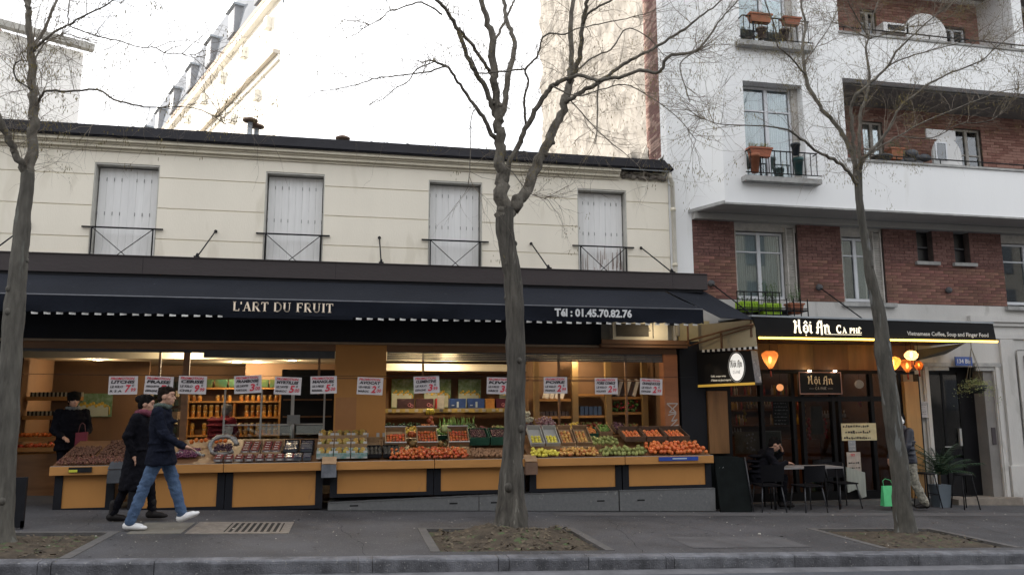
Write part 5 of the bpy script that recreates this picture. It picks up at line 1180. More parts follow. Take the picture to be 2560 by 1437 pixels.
# ---------------------------------------------------------------- promotion signs on a wire
m = MB(); pts = [(-5.3,12.9,2.10)]+[(x,12.9,2.082-.004*((i%2))) for i,x in enumerate(lin(-4,5,9))]+[(5.95,12.95,2.09)]; m.tube(pts,.004,5); m.build('sign_wire', ironm, label='thin wire carrying the promotion signs across the shop front', cat='wire')
SG = [(-3.60,'LITCHIS',['LE KILO','R S A'],'7','99'),(-3.10,'FRAISE',['BARQUETTE','ESPAGNE'],'7','99'),(-2.61,'CERISE',['LE KILO','CHILI'],'9','99'),(-1.78,'FRAMBOISE',['LES 2 BOITES','PORTUGAL'],'3','00'),(-1.19,'MYRTILLES',['LES 2 BOITES','MAROC'],'5','00'),(-.63,'MANGUES',['LES 3 PIECES','BRESIL'],'5','00'),(.09,'AVOCAT',['LES 4 PIECES','MAROC'],'2','00'),(1.01,'CLEMENTINE',['LE KILO','ESPAGNE'],'3','99'),(2.21,'KIWI',['LES 5 PIECES','GRECE'],'3','00'),(3.19,'POIRE',['LE KILO','FRANCE'],'2','99'),(4.09,'POIRE COMICE',['LE KILO','HOLLANDE'],'2','99'),(4.90,'ORANGE ROUGE',['LE KILO','ESPAGNE'],'2','99')]
for (x,nm,ln,p1,p2) in SG:
    w_ = .41 if nm != 'CLEMENTINE' else .42; h = .275; z = 1.795; y = 12.895; tl = rj.uniform(-.055,.055); z += rj.uniform(-.01,.006)
    t = thing('promotion_sign', (x+w_/2,y,z), f'hanging promotion sign reading {nm} at {p1},{p2}', 'sign', 'promotion signs hanging from the wire')
    U_ = V(1,0,tl).normalized(); W_ = V(-tl,rj.uniform(-.04,.02),1).normalized(); O = V(x,y-.003,z)
    m = MB(); q = [O,O+U_*w_,O+U_*w_+W_*h,O+W_*h]; m.slab([tuple(p+V(0,.004,0)) for p in q], -.003); m.build('paper', signp, t)
    O = O-V(0,.002,0)
    m = MB(); put_text(m,'PROMOTION',O,U_,W_,.025,.222,.33,.038,.03,.25); put_text(m,p1,O,U_,W_,.225,.03,.07,.115,.035,.22); put_text(m,p2,O,U_,W_,.31,.04,.07,.058,.02,.2); m.build('red_lettering', signr, t)
    m = MB(); put_text(m,nm,O,U_,W_,.03,.165,.33,.048,.045,.25); put_text(m,ln[0],O,U_,W_,.025,.10,.18,.036,.035,.22); put_text(m,ln[1],O,U_,W_,.02,.035,.17,.034,.035,.22); put_text(m,'€',O,U_,W_,.33,.115,.03,.035,.02,.1); m.build('black_lettering', signk, t)
# air conditioner under the awning
t = thing('air_conditioner', (5.2,13.7,2.8), 'beige air conditioning unit half hidden under the awning edge', 'air conditioner')
m = MB(); m.box(4.72,5.80,13.72,13.93,2.80,3.14); m.build('casing', M('ac_beige',(.62,.58,.46),.5,.05), t)
m = MB()
for i in range(7): z = 2.86+i*.035; m.box(4.78,5.45-.02*(6-i if i<3 else i-3),13.70,13.715,z,z+.018)
m.box(4.78,5.42,13.716,13.719,2.86,3.1); m.build('fan_grille', M('grille_dark',(.05,.045,.035),.6), t)
m = MB(); m.tube([(5.5,13.69,2.83),(5.5,13.69,3.12)],.006,5); m.build('casing_seam', M('seam',(.2,.19,.16),.6), t)
lo = point((5.5,13.35,2.95), 3.0); lo.name = 'ac_fill_light'  # fill light without a fixture, added to brighten the air conditioner
# ---------------------------------------------------------------- café
blackw = M('cafe_black', (.006,.006,.007), .5, .2, 3, spec=.15)
teak = M('cafe_teak', (.19,.095,.036), .45, .4, 1.4, .05, 30, stretch=(3,3,.35)); teakd = M('cafe_teak_dark', (.13,.058,.024), .5, .3, 1.2, stretch=(3,3,.4))
neon = M('neon_yellow', (1,.8,.2), .5, 0, emis=(1,.60,.07), es=3.2)
cglass = glass_mat('cafe_glass', (.72,.72,.72), .0)
for nd in cglass.node_tree.nodes:
    if nd.type == 'BSDF_GLOSSY': nd.inputs[0].default_value = (.45,.45,.47,1)
CF = thing('cafe', (8.9,14,0), 'black framed café front with teak header and tall glazed doors', 'café')
m = MB(); m.box(6.1,6.60,13.9,14.3,-.6,2.80); m.build('black_pier', navy, CF)
m = MB(); m.box(6.62,7.02,13.86,14.0,.70,1.86); m.build('wood_panel', teak, CF)
m = MB(); m.box(6.60,7.06,13.93,14.1,-.5,2.25); m.box(7.06,11.2,13.95,14.05,2.20,2.27); m.box(7.06,11.2,13.95,14.05,1.66,1.76); m.box(7.06,11.2,13.95,14.05,-.5,-.06)
for x in (7.06,7.75,8.42,8.62,9.28,9.42,10.15,10.80): m.box(x,x+.07,13.945,14.055,-.06,2.2)
m.build('door_frame', blackw, CF)
for i in range(6):
    m = MB(); x = 6.62+i*.765; m.box(x,x+.76,13.90,13.96,2.275,2.78); m.build('header_panel', teakd if i%2 else teak, CF)
for (a,c) in ((7.13,7.75),(7.82,8.42),(8.69,9.28),(9.49,10.15),(10.22,10.80)):
    for (z0,z1) in ((-.06,1.66),(1.76,2.2)):
        m = MB(); m.box(a,c,13.99,14.0,z0,z1); m.build('glass_pane', cglass, CF)
m = MB(); m.box(10.87,11.19,13.86,14.0,-.45,2.05); m.build('wood_pilaster', M('teak_lit',(.36,.20,.07),.5,.2,1.4,.05,30,stretch=(3,3,.35)), CF)  # warm light on the pilaster is put into this paler teak colour
m = MB(); m.box(11.19,11.22,13.86,14.0,-.45,2.2); m.build('pilaster_edge', blackw, CF)
m = MB(); m.box(6.6,11.2,13.7,13.95,-.5,-.22); m.build('threshold', M('threshold_stone',(.10,.10,.10),.7,.2,4), CF)
RC = thing('cafe_room', (9,16,0), 'dim café interior behind the glass', 'room')
m = MB(); m.box(6.3,11.3,17.5,17.6,-.4,2.7); m.box(6.3,6.4,14.1,17.5,-.4,2.7); m.box(11.2,11.3,14.31,17.5,-.4,2.7); m.build('wall', M('cafe_wall',(.14,.08,.045),.7,.3,1.2), RC)
m = MB(); m.box(6.3,11.3,14.1,17.6,2.62,2.7); m.build('ceiling', M('cafe_ceiling',(.06,.045,.035),.7), RC)
m = MB(); m.box(6.3,11.3,14.1,17.6,-.4,-.3); m.build('floor', M('cafe_floor',(.06,.05,.045),.5), RC)
def quadpx(px0,py0,px1,py1,Y,th=.02):
    a = at(px0,py0,Y); b_ = at(px1,py1,Y); return (min(a.x,b_.x),max(a.x,b_.x),min(a.z,b_.z),max(a.z,b_.z))
def plate(name, box4, Y, th, mat, label, cat):
    x0,x1,z0,z1 = box4; t = thing(name, ((x0+x1)/2,Y,z0), label, cat); m = MB(); m.box(x0,x1,Y,Y+th,z0,z1); m.build('board', mat, t); return t
paper = M('cafe_paper', (.50,.45,.28), .8, .15, 8); chalk = M('chalkboard', (.007,.009,.009), .9, .3, 6, spec=.1); ink = M('ink', (.05,.045,.04), .8); chk = M('chalk', (.40,.42,.42), .9)
def scrib(t, box4, Y, rows, mat, th=.008, seed=1, name='writing', fill=.8):
    r_ = random.Random(seed); x0,x1,z0,z1 = box4; m = MB()
    for k in range(rows):
        z = z1-(k+.7)*(z1-z0)/rows; x = x0+r_.uniform(.02,.1)*(x1-x0)
        while x < x0+(x1-x0)*fill:
            w_ = r_.uniform(.015,.05); h = th*r_.uniform(.6,1.6); m.add([(x,Y,z),(x+w_,Y,z+r_.uniform(-.4,.4)*h),(x+w_,Y,z+h),(x,Y,z+h*1.1)],[(0,1,2,3)]); x += w_+r_.uniform(.006,.02)
    m.build(name, mat, t)
b4 = quadpx(2105,1058,2195,1100,13.9); t = plate('paper_banner', b4, 13.93, .008, paper, 'yellowish paper banner with dark marks taped to the café glass', 'banner'); scrib(t, b4, 13.925, 3, ink, .03, 3)
b4 = quadpx(2118,1130,2156,1186,13.9); t = plate('window_poster', b4, 13.92, .008, M('poster_pale',(.40,.36,.32),.7,.2,8), 'pale poster with red heading low on the right café window', 'poster')
m = MB(); put_text(m,'TET',(b4[0],13.915,b4[3]),(1,0,0),(0,0,1),.08,-.08,.10,.045,.03); m.build('red_heading', signr, t); scrib(t, (b4[0],b4[1],b4[2],b4[3]-.15), 13.916, 3, ink, .02, 6)
b4 = quadpx(2122,1100,2142,1127,13.9); t = plate('opening_notice', b4, 13.92, .006, M('notice_grey',(.25,.27,.29),.6), 'small grey notice above the pale poster', 'notice'); scrib(t,b4,13.916,3,chk,.01,9)
b4 = quadpx(1925,1003,1968,1062,14.2); t = plate('chalk_menu', b4, 14.1, .01, chalk, 'chalk menu written in white behind the left café glass', 'menu'); scrib(t,b4,14.095,7,chk,.012,4)
b4 = quadpx(1903,1078,1948,1150,14.3); t = plate('framed_board', b4, 14.2, .012, M('board_green',(.05,.06,.045),.6), 'white framed board leaning behind the seated man', 'board'); m = MB()
x0,x1,z0,z1 = b4
for q in ((x0-.015,x0,z0,z1),(x1,x1+.015,z0,z1),(x0-.015,x1+.015,z1,z1+.015)): m.box(q[0],q[1],14.195,14.22,q[2],q[3])
m.build('frame', M('frame_grey',(.3,.31,.28),.6), t)
b4 = quadpx(1825,1078,1895,1132,14.3); t = plate('beige_panel', b4, 14.12, .01, M('panel_beige',(.22,.16,.10),.7,.15,4), 'beige panel with pale blossom print in the left café window', 'panel'); m = MB(); r_ = random.Random(5)
for i in range(14): m.ball((b4[0]+.32+r_.uniform(-.07,.1),14.118,r_.uniform(b4[2]+.03,b4[3]-.03)),.022,6,3,(1,.15,1))
m.build('blossom_print', M('blossom',(.4,.35,.33),.8), t)
cloth = M('pale_cloth', (.34,.37,.34), .85, .12, 6, .2, 20, stretch=(4,4,.5))
for (L,lab,Y) in (([(2030,1148),(2080,1148),(2083,1170),(2078,1236),(2066,1236),(2062,1180),(2052,1165),(2048,1185),(2052,1236),(2040,1236),(2034,1190)],'grey two legged reflection built as a flat shape behind the café door glass',14.15),([(2114,1166),(2160,1180),(2164,1240),(2152,1244),(2146,1226),(2138,1222),(2118,1230),(2115,1200)],'pale two tailed cloth hanging low in the right café window',13.9)):  # first shape is a grey reflection modelled as a solid, second is cloth
    P_ = [at(x,y,Y) for x,y in L]; t = thing('cloth_and_reflection', P_[0], lab, 'cloth'); m = MB(); m.prism([(p.x,p.z) for p in P_],Y-.03,Y); m.build('cloth', cloth if Y<14 else M('reflection_grey',(.16,.16,.165),.85,.15,6), t)
# interior glows and shelves in the café
for (px_,py_,lab) in ((1950,968,'small orange lamp inside the left café transom'),(2148,900+60,'round pale paper lamp inside the right transom')):
    p = at(px_,py_,14.6); t = thing('inside_lamp', p, lab, 'lamp'); m = MB(); m.ball(p,.07 if 'orange' in lab else .09,12,8); m.build('shade', M('shade_or',(.5,.2,.1),.6,0,emis=(1,.4,.15),es=.8) if 'orange' in lab else M('shade_pale',(.45,.40,.33),.6,.1,emis=(1,.8,.6),es=.08), t); m = MB(); m.cyl(p,p+V(0,0,.3),.004,n=5); m.build('cord', ironm, t)
t = thing('back_bar', (9,16.8,0), 'dim wooden back bar with bottles inside the café', 'bar'); m = MB(); m.box(7,10.8,16.8,17.4,-.3,.8); m.build('counter', teakd, t)
for z in (1.1,1.45,1.8): m = MB(); m.box(7.4,10.6,17.2,17.45,z,z+.03); m.build('shelf_board', teakd, t)
m = MB(); r_ = random.Random(12)
for i in range(120): 
    m.m = r_.randrange(4); z = r_.choice((1.13,1.48,1.83)); x = r_.uniform(7.4,10.6); m.lathe([(.03,0),(.03,.14),(.012,.18),(.012,.24)],(x,17.3,z),7)
m.build('bottles', [M('b1',(.3,.05,.04),.3),M('b2',(.4,.28,.05),.3),M('b3',(.06,.12,.06),.3),M('b4',(.4,.38,.35),.3)], t, kind='stuff')
lo = point((8.2,15.6,2.3), 9, (1,.58,.30)); lo = point((10.2,15.4,2.3), 8, (1,.58,.30))  # warm fill lights without fixtures, added to brighten the café room
rdc = M('deco_red', (.40,.03,.02), .6, .2, 6); ylc = M('deco_yellow', (.50,.32,.04), .6, .2, 6)
for i,(px_,py0,py1,mt,lab) in enumerate(((2012,1005,1075,ylc,'yellow paper streamer hanging inside the café door'),(2024,1040,1095,rdc,'red paper streamer left of the mirror inside the café'),(2066,1040,1092,rdc,'red paper streamer right of the mirror inside the café'),(2150,1000,1012,rdc,'small red lampshade inside the right café window'),(1862,1010,1050,ylc,'amber bottle group in the left café window'))):
    a = at(px_,py1,14.35); b_ = at(px_,py0,14.35); t = thing('paper_streamer', a, lab, 'decoration'); m = MB()
    k = max(3,int((b_.z-a.z)/.06))
    for q in range(k): m.ball((a.x+.012*(-1)**q,14.35,a.z+(b_.z-a.z)*q/k),.034,8,6,(1,.6,1.1))
    m.build('streamer', mt, t)
b4 = quadpx(2030,1015,2062,1085,14.45); t = plate('dim_mirror', b4, 14.5, .02, M('mirror_dim',(.10,.095,.075),.3,.2,4), 'dim tall mirror between the red streamers inside the café', 'mirror')
for i,(x,z) in enumerate(((7.3,.95),(8.0,1.5),(9.7,1.3),(10.4,1.05))):
    t = thing('inside_shelf', (x,14.9,z), ['shelf with glasses low in the left café window','shelf under the chalk menu','shelf in the right café window above the banner','shelf with cups behind the right trunk'][i], 'shelf'); m = MB(); m.box(x,x+.6,14.9,15.1,z,z+.025); m.build('board', teak, t); m = MB(); r_ = random.Random(i)
    for q in range(9): m.lathe([(.025,0),(.03,.07),(.012,.1),(.012,.15)],(x+.04+q*.065,15,z+.025),7)
    m.build('glasses', [M('b4',(.4,.38,.35),.3)], t, kind='stuff')
# signs
def namesign(mb, O, U, W, w_, h, th=0): strokes(mb, 'ħộı αñ', O, U, W, 0, 0, w_, h, 1.05, .04, th)
t = thing('cafe_door_sign', (9,13.85,1.8), 'black café name board with a thin copper border over the doors', 'sign')
m = MB(); m.box(8.53,9.45,13.84,13.88,1.80,2.23); m.build('board', blackw, t)
m = MB()
for q in ((8.53,8.545,1.80,2.23),(9.435,9.45,1.80,2.23),(8.545,9.435,1.80,1.815),(8.545,9.435,2.215,2.23)): m.box(q[0],q[1],13.83,13.839,q[2],q[3])
m.build('copper_border', M('copper',(.35,.2,.17),.5,.1,metal=.3), t)
m = MB(); namesign(m,(8.72,13.836,2.0),(1,0,0),(0,0,1),.55,.145); m.build('name_lettering', gold, t, label='gold brush lettering reading Hội An'); m = MB(); strokes(m,'CÀ PHÊ',(8.87,13.836,1.89),(1,0,0),(0,0,1),0,0,.25,.045,1.1); m.box(8.74,8.85,13.834,13.836,1.905,1.91); m.box(9.14,9.25,13.834,13.836,1.905,1.91); m.build('small_lettering', M('grey_letter',(.45,.42,.38),.6), t)
CC = thing('cafe_canopy', (9.5,12.7,2.8), 'black café canopy with lit yellow tube and white café name', 'canopy')
m = MB(); m.prism([(7.07,2.79),(12.03,2.785),(11.99,3.11),(6.99,3.15)],12.70,12.76); m.build('fascia', blackw, CC)
m = MB(); m.slab([(6.97,12.69,3.155),(12.0,12.69,3.115),(12.0,13.99,3.16),(6.97,13.99,3.2)],.03); m.build('top_sheet', zincm, CC)
m = MB(); m.slab([(7.07,12.76,2.80),(12.03,12.76,2.80),(11.7,13.99,2.79),(7.07,13.99,2.79)],.02); m.box(6.98,7.03,12.76,13.9,2.80,3.13);m.build('canopy_soffit', M('soffit_brown',(.11,.06,.035),.5,.2,1,stretch=(1,4,1)), CC)
m = MB(); m.cyl((7.08,12.68,2.775),(12.03,12.68,2.77),.018,n=10); m.build('neon_tube', neon, CC)
m = MB(); m.slab([(11.1,13.98,2.66),(11.95,13.4,2.79),(12.0,13.98,2.62),(11.2,13.985,2.46)],.01); m.build('grey_flap', M('flap_grey',(.12,.12,.10),.7), CC)
m = MB(); namesign(m,(7.78,12.692,2.88),(1,0,0),(0,0,1),.74,.215,.012); m.build('name_lettering', M('sign_white',(.85,.8,.68),.5,.03,emis=(1,.88,.66),es=.45), CC, label='large white brush lettering reading Hội An')
m = MB(); strokes(m,'C',(8.63,12.692,2.885),(1,0,0),(0,0,1),0,0,.12,.14,1.2,th=.01); strokes(m,'À',(8.75,12.692,2.885),(1,0,0),(0,0,1),0,0,.10,.085,1.3,th=.01); strokes(m,'PHÊ',(8.90,12.692,2.885),(1,0,0),(0,0,1),0,0,.25,.095,1.3,th=.01); m.box(8.40,9.14,12.685,12.691,2.855,2.863); m.build('name_lettering', _mats['sign_white'], CC, label='white capitals reading CÀ PHÊ with a rule below')
m = MB(); put_text(m,'Vietnamese Coffee, Soup and Finger Food',(10.1,12.694,2.84),(1,0,0),(0,0,1),0,0,1.76,.10,.02,rot=-.004); m.build('small_lettering', M('letter_grey',(.55,.55,.55),.6), CC, label='small white line reading Vietnamese Coffee, Soup and Finger Food')
for px_ in (2040,2250,2275): 
    pass
ll = bpy.data.lights.new('neon_light','AREA'); ll.shape='RECTANGLE'; ll.size=4.8; ll.size_y=.04; ll.energy=2.6; ll.color=(1,.55,.16); lo = bpy.data.objects.new('neon_light',ll); COL.objects.link(lo); lo.location=(9.55,12.74,2.74); lo.rotation_euler=(R(35),0,0)
for x in (8.75,9.3): 
    t = thing('downlight', (x,13.8,2.24), 'small downlight over the %s end of the café door sign'%('left' if x<9 else 'right'), 'downlight'); m = MB(); m.cyl((x,13.8,2.262),(x,13.8,2.235),.03,n=10); m.build('can', bulb, t)
# angled box sign beside the café
A_ = V(6.40,14.0,0); B_ = V(7.03,12.8,0); U_ = (B_-A_).normalized(); N_ = V(-U_.y,U_.x,0)*-1.0
if N_.x < 0: N_ = -N_
BS = thing('cafe_box_sign', (6.7,13.4,1.95), 'black angled box sign with white oval café logo and yellow bottom strip', 'sign')
L = (B_-A_).length
def bs(u, n, z): p = A_+U_*u+N_*n; return V(p.x,p.y,z)
m = MB(); m.add([bs(0,0,1.93),bs(L,0,1.95),bs(L,.2,1.95),bs(0,.2,1.93),bs(0,0,2.62),bs(L-.06,0,2.56),bs(L-.06,.2,2.56),bs(0,.2,2.62)],[(3,2,1,0),(4,5,6,7),(0,1,5,4),(2,3,7,6),(1,2,6,5),(3,0,4,7)]); m.build('sign_box', blackw, BS)
m = MB(); m.add([bs(L+.004,.0,1.99),bs(L+.004,.2,1.99),bs(L-.056,.2,2.56),bs(L-.056,0,2.56)],[(0,1,2,3)]); m.build('grey_end', M('end_grey',(.12,.125,.14),.6,.4,20,spots=(9,.6,(.35,.33,.33))), BS)
m = MB(); m.add([bs(.1,-.005,1.93),bs(L,-.005,1.95),bs(L,-.005,1.995),bs(.1,-.005,1.975)],[(0,1,2,3)]); m.build('yellow_strip', M('strip_yellow',(.50,.30,.04),.6,.05,emis=(1,.6,.1),es=.12), BS)
cu, cz = L*.73, 2.28
m = MB(); m.add([bs(cu+.155*math.cos(a*.2618),-.008,cz+.25*math.sin(a*.2618)) for a in range(24)],[tuple(range(24))]); m.build('oval_logo', M('oval_white',(.75,.75,.73),.5,.03,emis=(1,.97,.9),es=.25), BS)
m = MB(); m.tube([bs(cu+.178*math.cos(a*.2618),-.008,cz+.275*math.sin(a*.2618)) for a in range(25)],.006,5,cap=False); m.build('oval_rim', M('rim_white',(.5,.5,.48),.5), BS)
m = MB(); O_ = bs(cu-.125,-.012,cz+.0); namesign(m,O_,U_,(0,0,1),.25,.12); strokes(m,'CÀ PHÊ',bs(cu-.08,-.012,cz-.12),U_,(0,0,1),0,0,.16,.05,1.); m.build('logo_lettering', M('logo_dark',(.12,.10,.08),.6), BS)
m = MB(); put_text(m,'Café, soupe wrap',bs(.42,-.008,2.10),U_,(0,0,1),0,0,.33,.045,.02); put_text(m,'à Vietnam- sur place à emporter',bs(.42,-.008,2.02),U_,(0,0,1),0,0,.45,.055,.02); m.build('small_lettering', M('letter_pale',(.55,.52,.45),.6,emis=(1,.9,.7),es=.15), BS)
# lanterns
def lantern(px_,py_,Y,w_,h,shape,col,es,lab,e):
    p = at(px_,py_,Y); t = thing('lantern', p, lab, 'lantern', 'silk lanterns under the café canopy'); n = 20; m = MB()
    prof = {'tear':[(-.5,.18),(-.42,.25),(-.2,.55),(.05,.85),(.25,1),(.4,.92),(.5,.55)],'round':[(-.5,.2),(-.4,.62),(-.15,.96),(.1,1),(.38,.66),(.5,.22)],'drop':[(-.5,.2),(-.35,.45),(-.1,.85),(.15,1),(.38,.8),(.5,.3)]}[shape]
    vs = []
    for (z,r) in prof:
        for j in range(n): a = 2*math.pi*j/n; rr_ = r*w_/2*(1-.06*(j%2)); vs.append((p.x+rr_*math.cos(a),p.y+rr_*math.sin(a),p.z+z*h))
    k = len(prof); m.add(vs,[(i*n+j,i*n+(j+1)%n,(i+1)*n+(j+1)%n,(i+1)*n+j) for i in range(k-1) for j in range(n)],True); m.build('silk_shade', silk_mat('silk_%d'%px_,col), t)
    m = MB(); m.cyl((p.x,p.y,p.z+h*.5),(p.x,p.y,2.79),.005,n=5); m.cyl((p.x,p.y,p.z+h*.48),(p.x,p.y,p.z+h*.54),w_*.15,n=10); m.cyl((p.x,p.y,p.z-h*.48),(p.x,p.y,p.z-h*.54),w_*.13,n=10); m.build('cap_and_cord', blackw, t)
    m = MB(); m.ball((p.x,p.y-w_*.0,p.z+.01),w_*.13,8,6,(.7,.7,1.6)); m.build('glowing_bulb', M('lantern_bulb',(1,.8,.4),.5,0,emis=(1,.72,.3),es=14), t)
    m = MB(); m.tube([(p.x,p.y,p.z-h*.54),(p.x+.005,p.y,p.z-h*.54-.12)],[.012,.018],6); m.build('tassel', M('tassel_red',(.3,.05,.03),.8), t)
    if e: lo = point((0,0,-.03), e, (1,.62,.28), .03); lo.parent = t
lantern(1925,900,13.2,.30,.34,'tear',(.66,.30,.14),.45,'orange teardrop lantern at the left under the café canopy',1.0)
lantern(2232,908,13.2,.30,.26,'drop',(.88,.50,.18),1.1,'bright yellow orange lantern touching the right tree trunk',1.0)
lantern(2278,888,13.0,.25,.19,'round',(.92,.78,.58),1.1,'pale round ribbed lantern, highest of the right group',1.2)
lantern(2268,915,13.5,.26,.26,'tear',(.55,.20,.08),.3,'dark orange lantern below the pale round one',0)
lantern(2297,913,13.6,.16,.18,'round',(.55,.17,.05),.12,'small dim orange lantern at the right edge of the group',0)
# café stays
for i,(px_,py_,L_) in enumerate(((1778,708,(1880,760)),(2048,718,(2150,775)),(2372,725,None))):
    p = at(px_,py_,13.96); t = thing('wall_anchor', p, ['dark anchor knob with a rod at the left end of the brick wall','dark anchor knob with a rod between the two brick storey windows','dark anchor knob below the second narrow window'][i], 'anchor')
    m = MB(); m.ball(p,.075,12,8,(1,.7,.9)); m.build('knob', M('knob_grey',(.07,.07,.075),.6), t)
    if L_: q = at(*L_,13.0); m = MB(); m.tube([p,(q.x,12.95,3.19)],.012,6); m.build('rod', ironm, t)
# planters on the café canopy / low balcony
lime = M('lime_plastic', (.30,.50,.03), .5, .1, 8)
def planter(px0,px1,py0,py1,Y,mat,lab,slats=False,plants=True,nm='planter',dep=.2,n_=60,col=None,tall=.3):
    a = at(px0,py0,Y); b_ = at(px1,py1,Y); x0,x1,z1,z0 = a.x,b_.x,max(a.z,b_.z),min(a.z,b_.z); t = thing(nm, ((x0+x1)/2,Y+dep/2,z0), lab, nm)
    m = MB(); k = .04; 
    if slats:
        m.box(x0,x1,Y,Y+.015,z1-.04,z1); m.box(x0,x1,Y,Y+.015,z0,z0+.03); m.box(x0,x1,Y+dep-.015,Y+dep,z0,z1); m.box(x0+.01,x1-.01,Y+.02,Y+dep-.02,z0,z1-.03)
        for i in range(8): xx = x0+(x1-x0-.02)*i/7; m.box(xx,xx+.02,Y-.004,Y+.011,z0+.03,z1-.04)
    else:
        m.add([(x0+k,Y+k/2,z0),(x1-k,Y+k/2,z0),(x1-k,Y+dep-k/2,z0),(x0+k,Y+dep-k/2,z0),(x0,Y,z1),(x1,Y,z1),(x1,Y+dep,z1),(x0,Y+dep,z1)],[(3,2,1,0),(4,5,6,7),(0,1,5,4),(1,2,6,5),(2,3,7,6),(3,0,4,7)]); m.box(x0-.012,x1+.012,Y-.012,Y+dep+.012,z1-.03,z1+.004)
    m.build('tub', mat, t)
    if plants:
        m = MB(); r_ = random.Random(px0)
        for i in range(n_):
            x = r_.uniform(x0+.03,x1-.03); y = Y+r_.uniform(.04,dep-.04); h = r_.uniform(.3,1)*tall; dx = r_.uniform(-.08,.08)
            m.tube([(x,y,z1),(x+dx,y+r_.uniform(-.05,.05),z1+h)],[.003,.0015],3)
            for q in range(3): s_ = r_.uniform(.012,.026); hh = r_.uniform(.4,1)*h; c = V(x+dx*hh/h,y,z1+hh); u = V(r_.uniform(-1,1),r_.uniform(-1,1),r_.uniform(-.6,.6)).normalized()*s_; v = u.orthogonal().normalized()*s_*.5; m.add([c-u,c-v,c+u,c+v],[(0,1,2,3)])
        m.build('foliage', col or greenleaf, t, kind='stuff')
    return t
planter(1850,1898,752,778,13.45,lime,'lime green slatted planter, left of the two under the first brick storey window',True,True,tall=.12,n_=20)
planter(1908,1955,757,785,13.45,lime,'lime green slatted planter, right one, with a leafy shrub',True,True,tall=.5,n_=60)
planter(1975,2012,757,784,13.45,terrac,'terracotta planter with leggy shoots at the right end of the low balcony',False,True,tall=.5,n_=30)
t = thing('low_balcony_rail', (8,13.4,3.5), 'low black balcony rail holding the lime green planters', 'railing'); m = MB(); a = at(1842,745,13.4); b_ = at(2020,790,13.4); m.box(a.x,b_.x,13.39,13.41,3.40,3.42); m.box(a.x,b_.x,13.41,14,3.36,3.39)
m.build('rail', ironm, t)
for i in range(11): x = a.x+(b_.x-a.x)*i/10; m = MB(); m.box(x,x+.014,13.39,13.41,3.2,3.72 if i<7 else 3.6); m.build('baluster', ironm, t)
m = MB(); m.box(a.x,a.x+(b_.x-a.x)*.62,13.385,13.405,3.70,3.72); m.build('rail', ironm, t)
# pots on the upper sills
planter(1876,1932,366,392,13.02,terrac,'terracotta trough hung on the railing of the second storey window',tall=.12,dep=.16,n_=50,col=M('dry_herb',(.16,.15,.05),.8,.3,9))
def pot(px_,pyt,pyb,Y,rt,mat,lab,plant=0):
    a = at(px_,pyb,Y); b_ = at(px_,pyt,Y); h = b_.z-a.z; t = thing('flower_pot', a, lab, 'pot'); m = MB(); m.lathe([(rt*.68,0),(rt*.95,h*.82),(rt*1.08,h*.82),(rt*1.08,h),(rt*.9,h),(rt*.85,h*.9)],a,16); m.build('pot', mat, t)
    if plant:
        m = MB(); r_ = random.Random(px_)
        for i in range(plant): u = V(r_.uniform(-1,1),r_.uniform(-1,1),r_.uniform(.1,1)).normalized()*r_.uniform(.05,.16); m.tube([(a.x,a.y,a.z+h),(a.x+u.x,a.y+u.y,a.z+h+u.z)],[.004,.002],3); 
        m.build('shoots', greenleaf, t, kind='stuff')
pot(1990,360,388,13.0,.085,M('pot_black',(.03,.035,.045),.6,.2,6),'dark pot standing on the railing at the right of the second storey window')
pot(1888,386,432,13.1,.10,terrac,'tall brown pot standing on the sill at the left of the second storey window',8)
pot(1997,396,438,13.1,.10,M('pot_teal',(.035,.09,.09),.5,.2,6),'dark teal pot on the sill below the hanging black pot',8)
planter(1876,1932,30,56,13.02,terrac,'terracotta trough at the left of the top window railing',tall=.1,dep=.16,n_=30)
planter(1960,2004,40,62,13.02,terrac,'terracotta trough at the right of the top window railing',tall=.1,dep=.16,n_=30)
pot(1905,72,98,13.1,.1,M('pot_dusk',(.10,.07,.06),.7,.2,6),'dark pot low behind the top window railing, left',14); pot(1962,76,100,13.1,.1,M('pot_dusk2',(.08,.06,.06),.7,.2,6),'dark pot low behind the top window railing, right',10)
# loggia things
warmw = M('loggia_white', (.62,.62,.61), .6, .05, 3)
def arch(px0,px1,pyt,pyb,Y,lab):
    a = at(px0,pyb,Y); b_ = at(px1,pyt,Y); t = thing('white_screen', a, lab, 'screen'); m = MB(); w_ = b_.x-a.x; h = b_.z-a.z; P_ = [(a.x,a.z),(b_.x,a.z)]+[(b_.x-w_*.5+w_*.5*math.cos(R(q)),a.z+h*.35+h*.65*math.sin(R(q))) for q in range(0,181,15)]; m.prism(P_,Y,Y+.05); m.build('panel', warmw, t)
arch(2268,2362,40,98,13.6,'round topped white screen on the upper loggia'); arch(2335,2400,345,415,13.7,'round topped white screen on the lower loggia')
t = plate('white_board', quadpx(2315,322,2390,352,13.9), 13.9, .03, warmw, 'flat white board standing behind the lower loggia screen', 'board')
b4 = quadpx(2333,356,2366,404,13.55); t = thing('small_window_frame', ((b4[0]+b4[1])/2,13.5,b4[2]), 'small loose white window frame leaning on the lower loggia', 'frame'); m = MB()
for q in ((b4[0],b4[0]+.03,b4[2],b4[3]),(b4[1]-.03,b4[1],b4[2],b4[3]),(b4[0]+.03,b4[1]-.03,b4[2],b4[2]+.03),(b4[0]+.03,b4[1]-.03,b4[3]-.03,b4[3])): m.box(q[0],q[1],13.5,13.53,q[2],q[3])
m.build('frame', pvc, t); m = MB(); m.box(b4[0]+.03,b4[1]-.03,13.51,13.516,b4[2]+.03,b4[3]-.03); m.build('pane', wglass, t)
pot(2205,392,414,13.5,.2,M('pot_slate',(.05,.055,.06),.6,.2,6),'wide dark bowl planter at the left of the lower loggia',20)
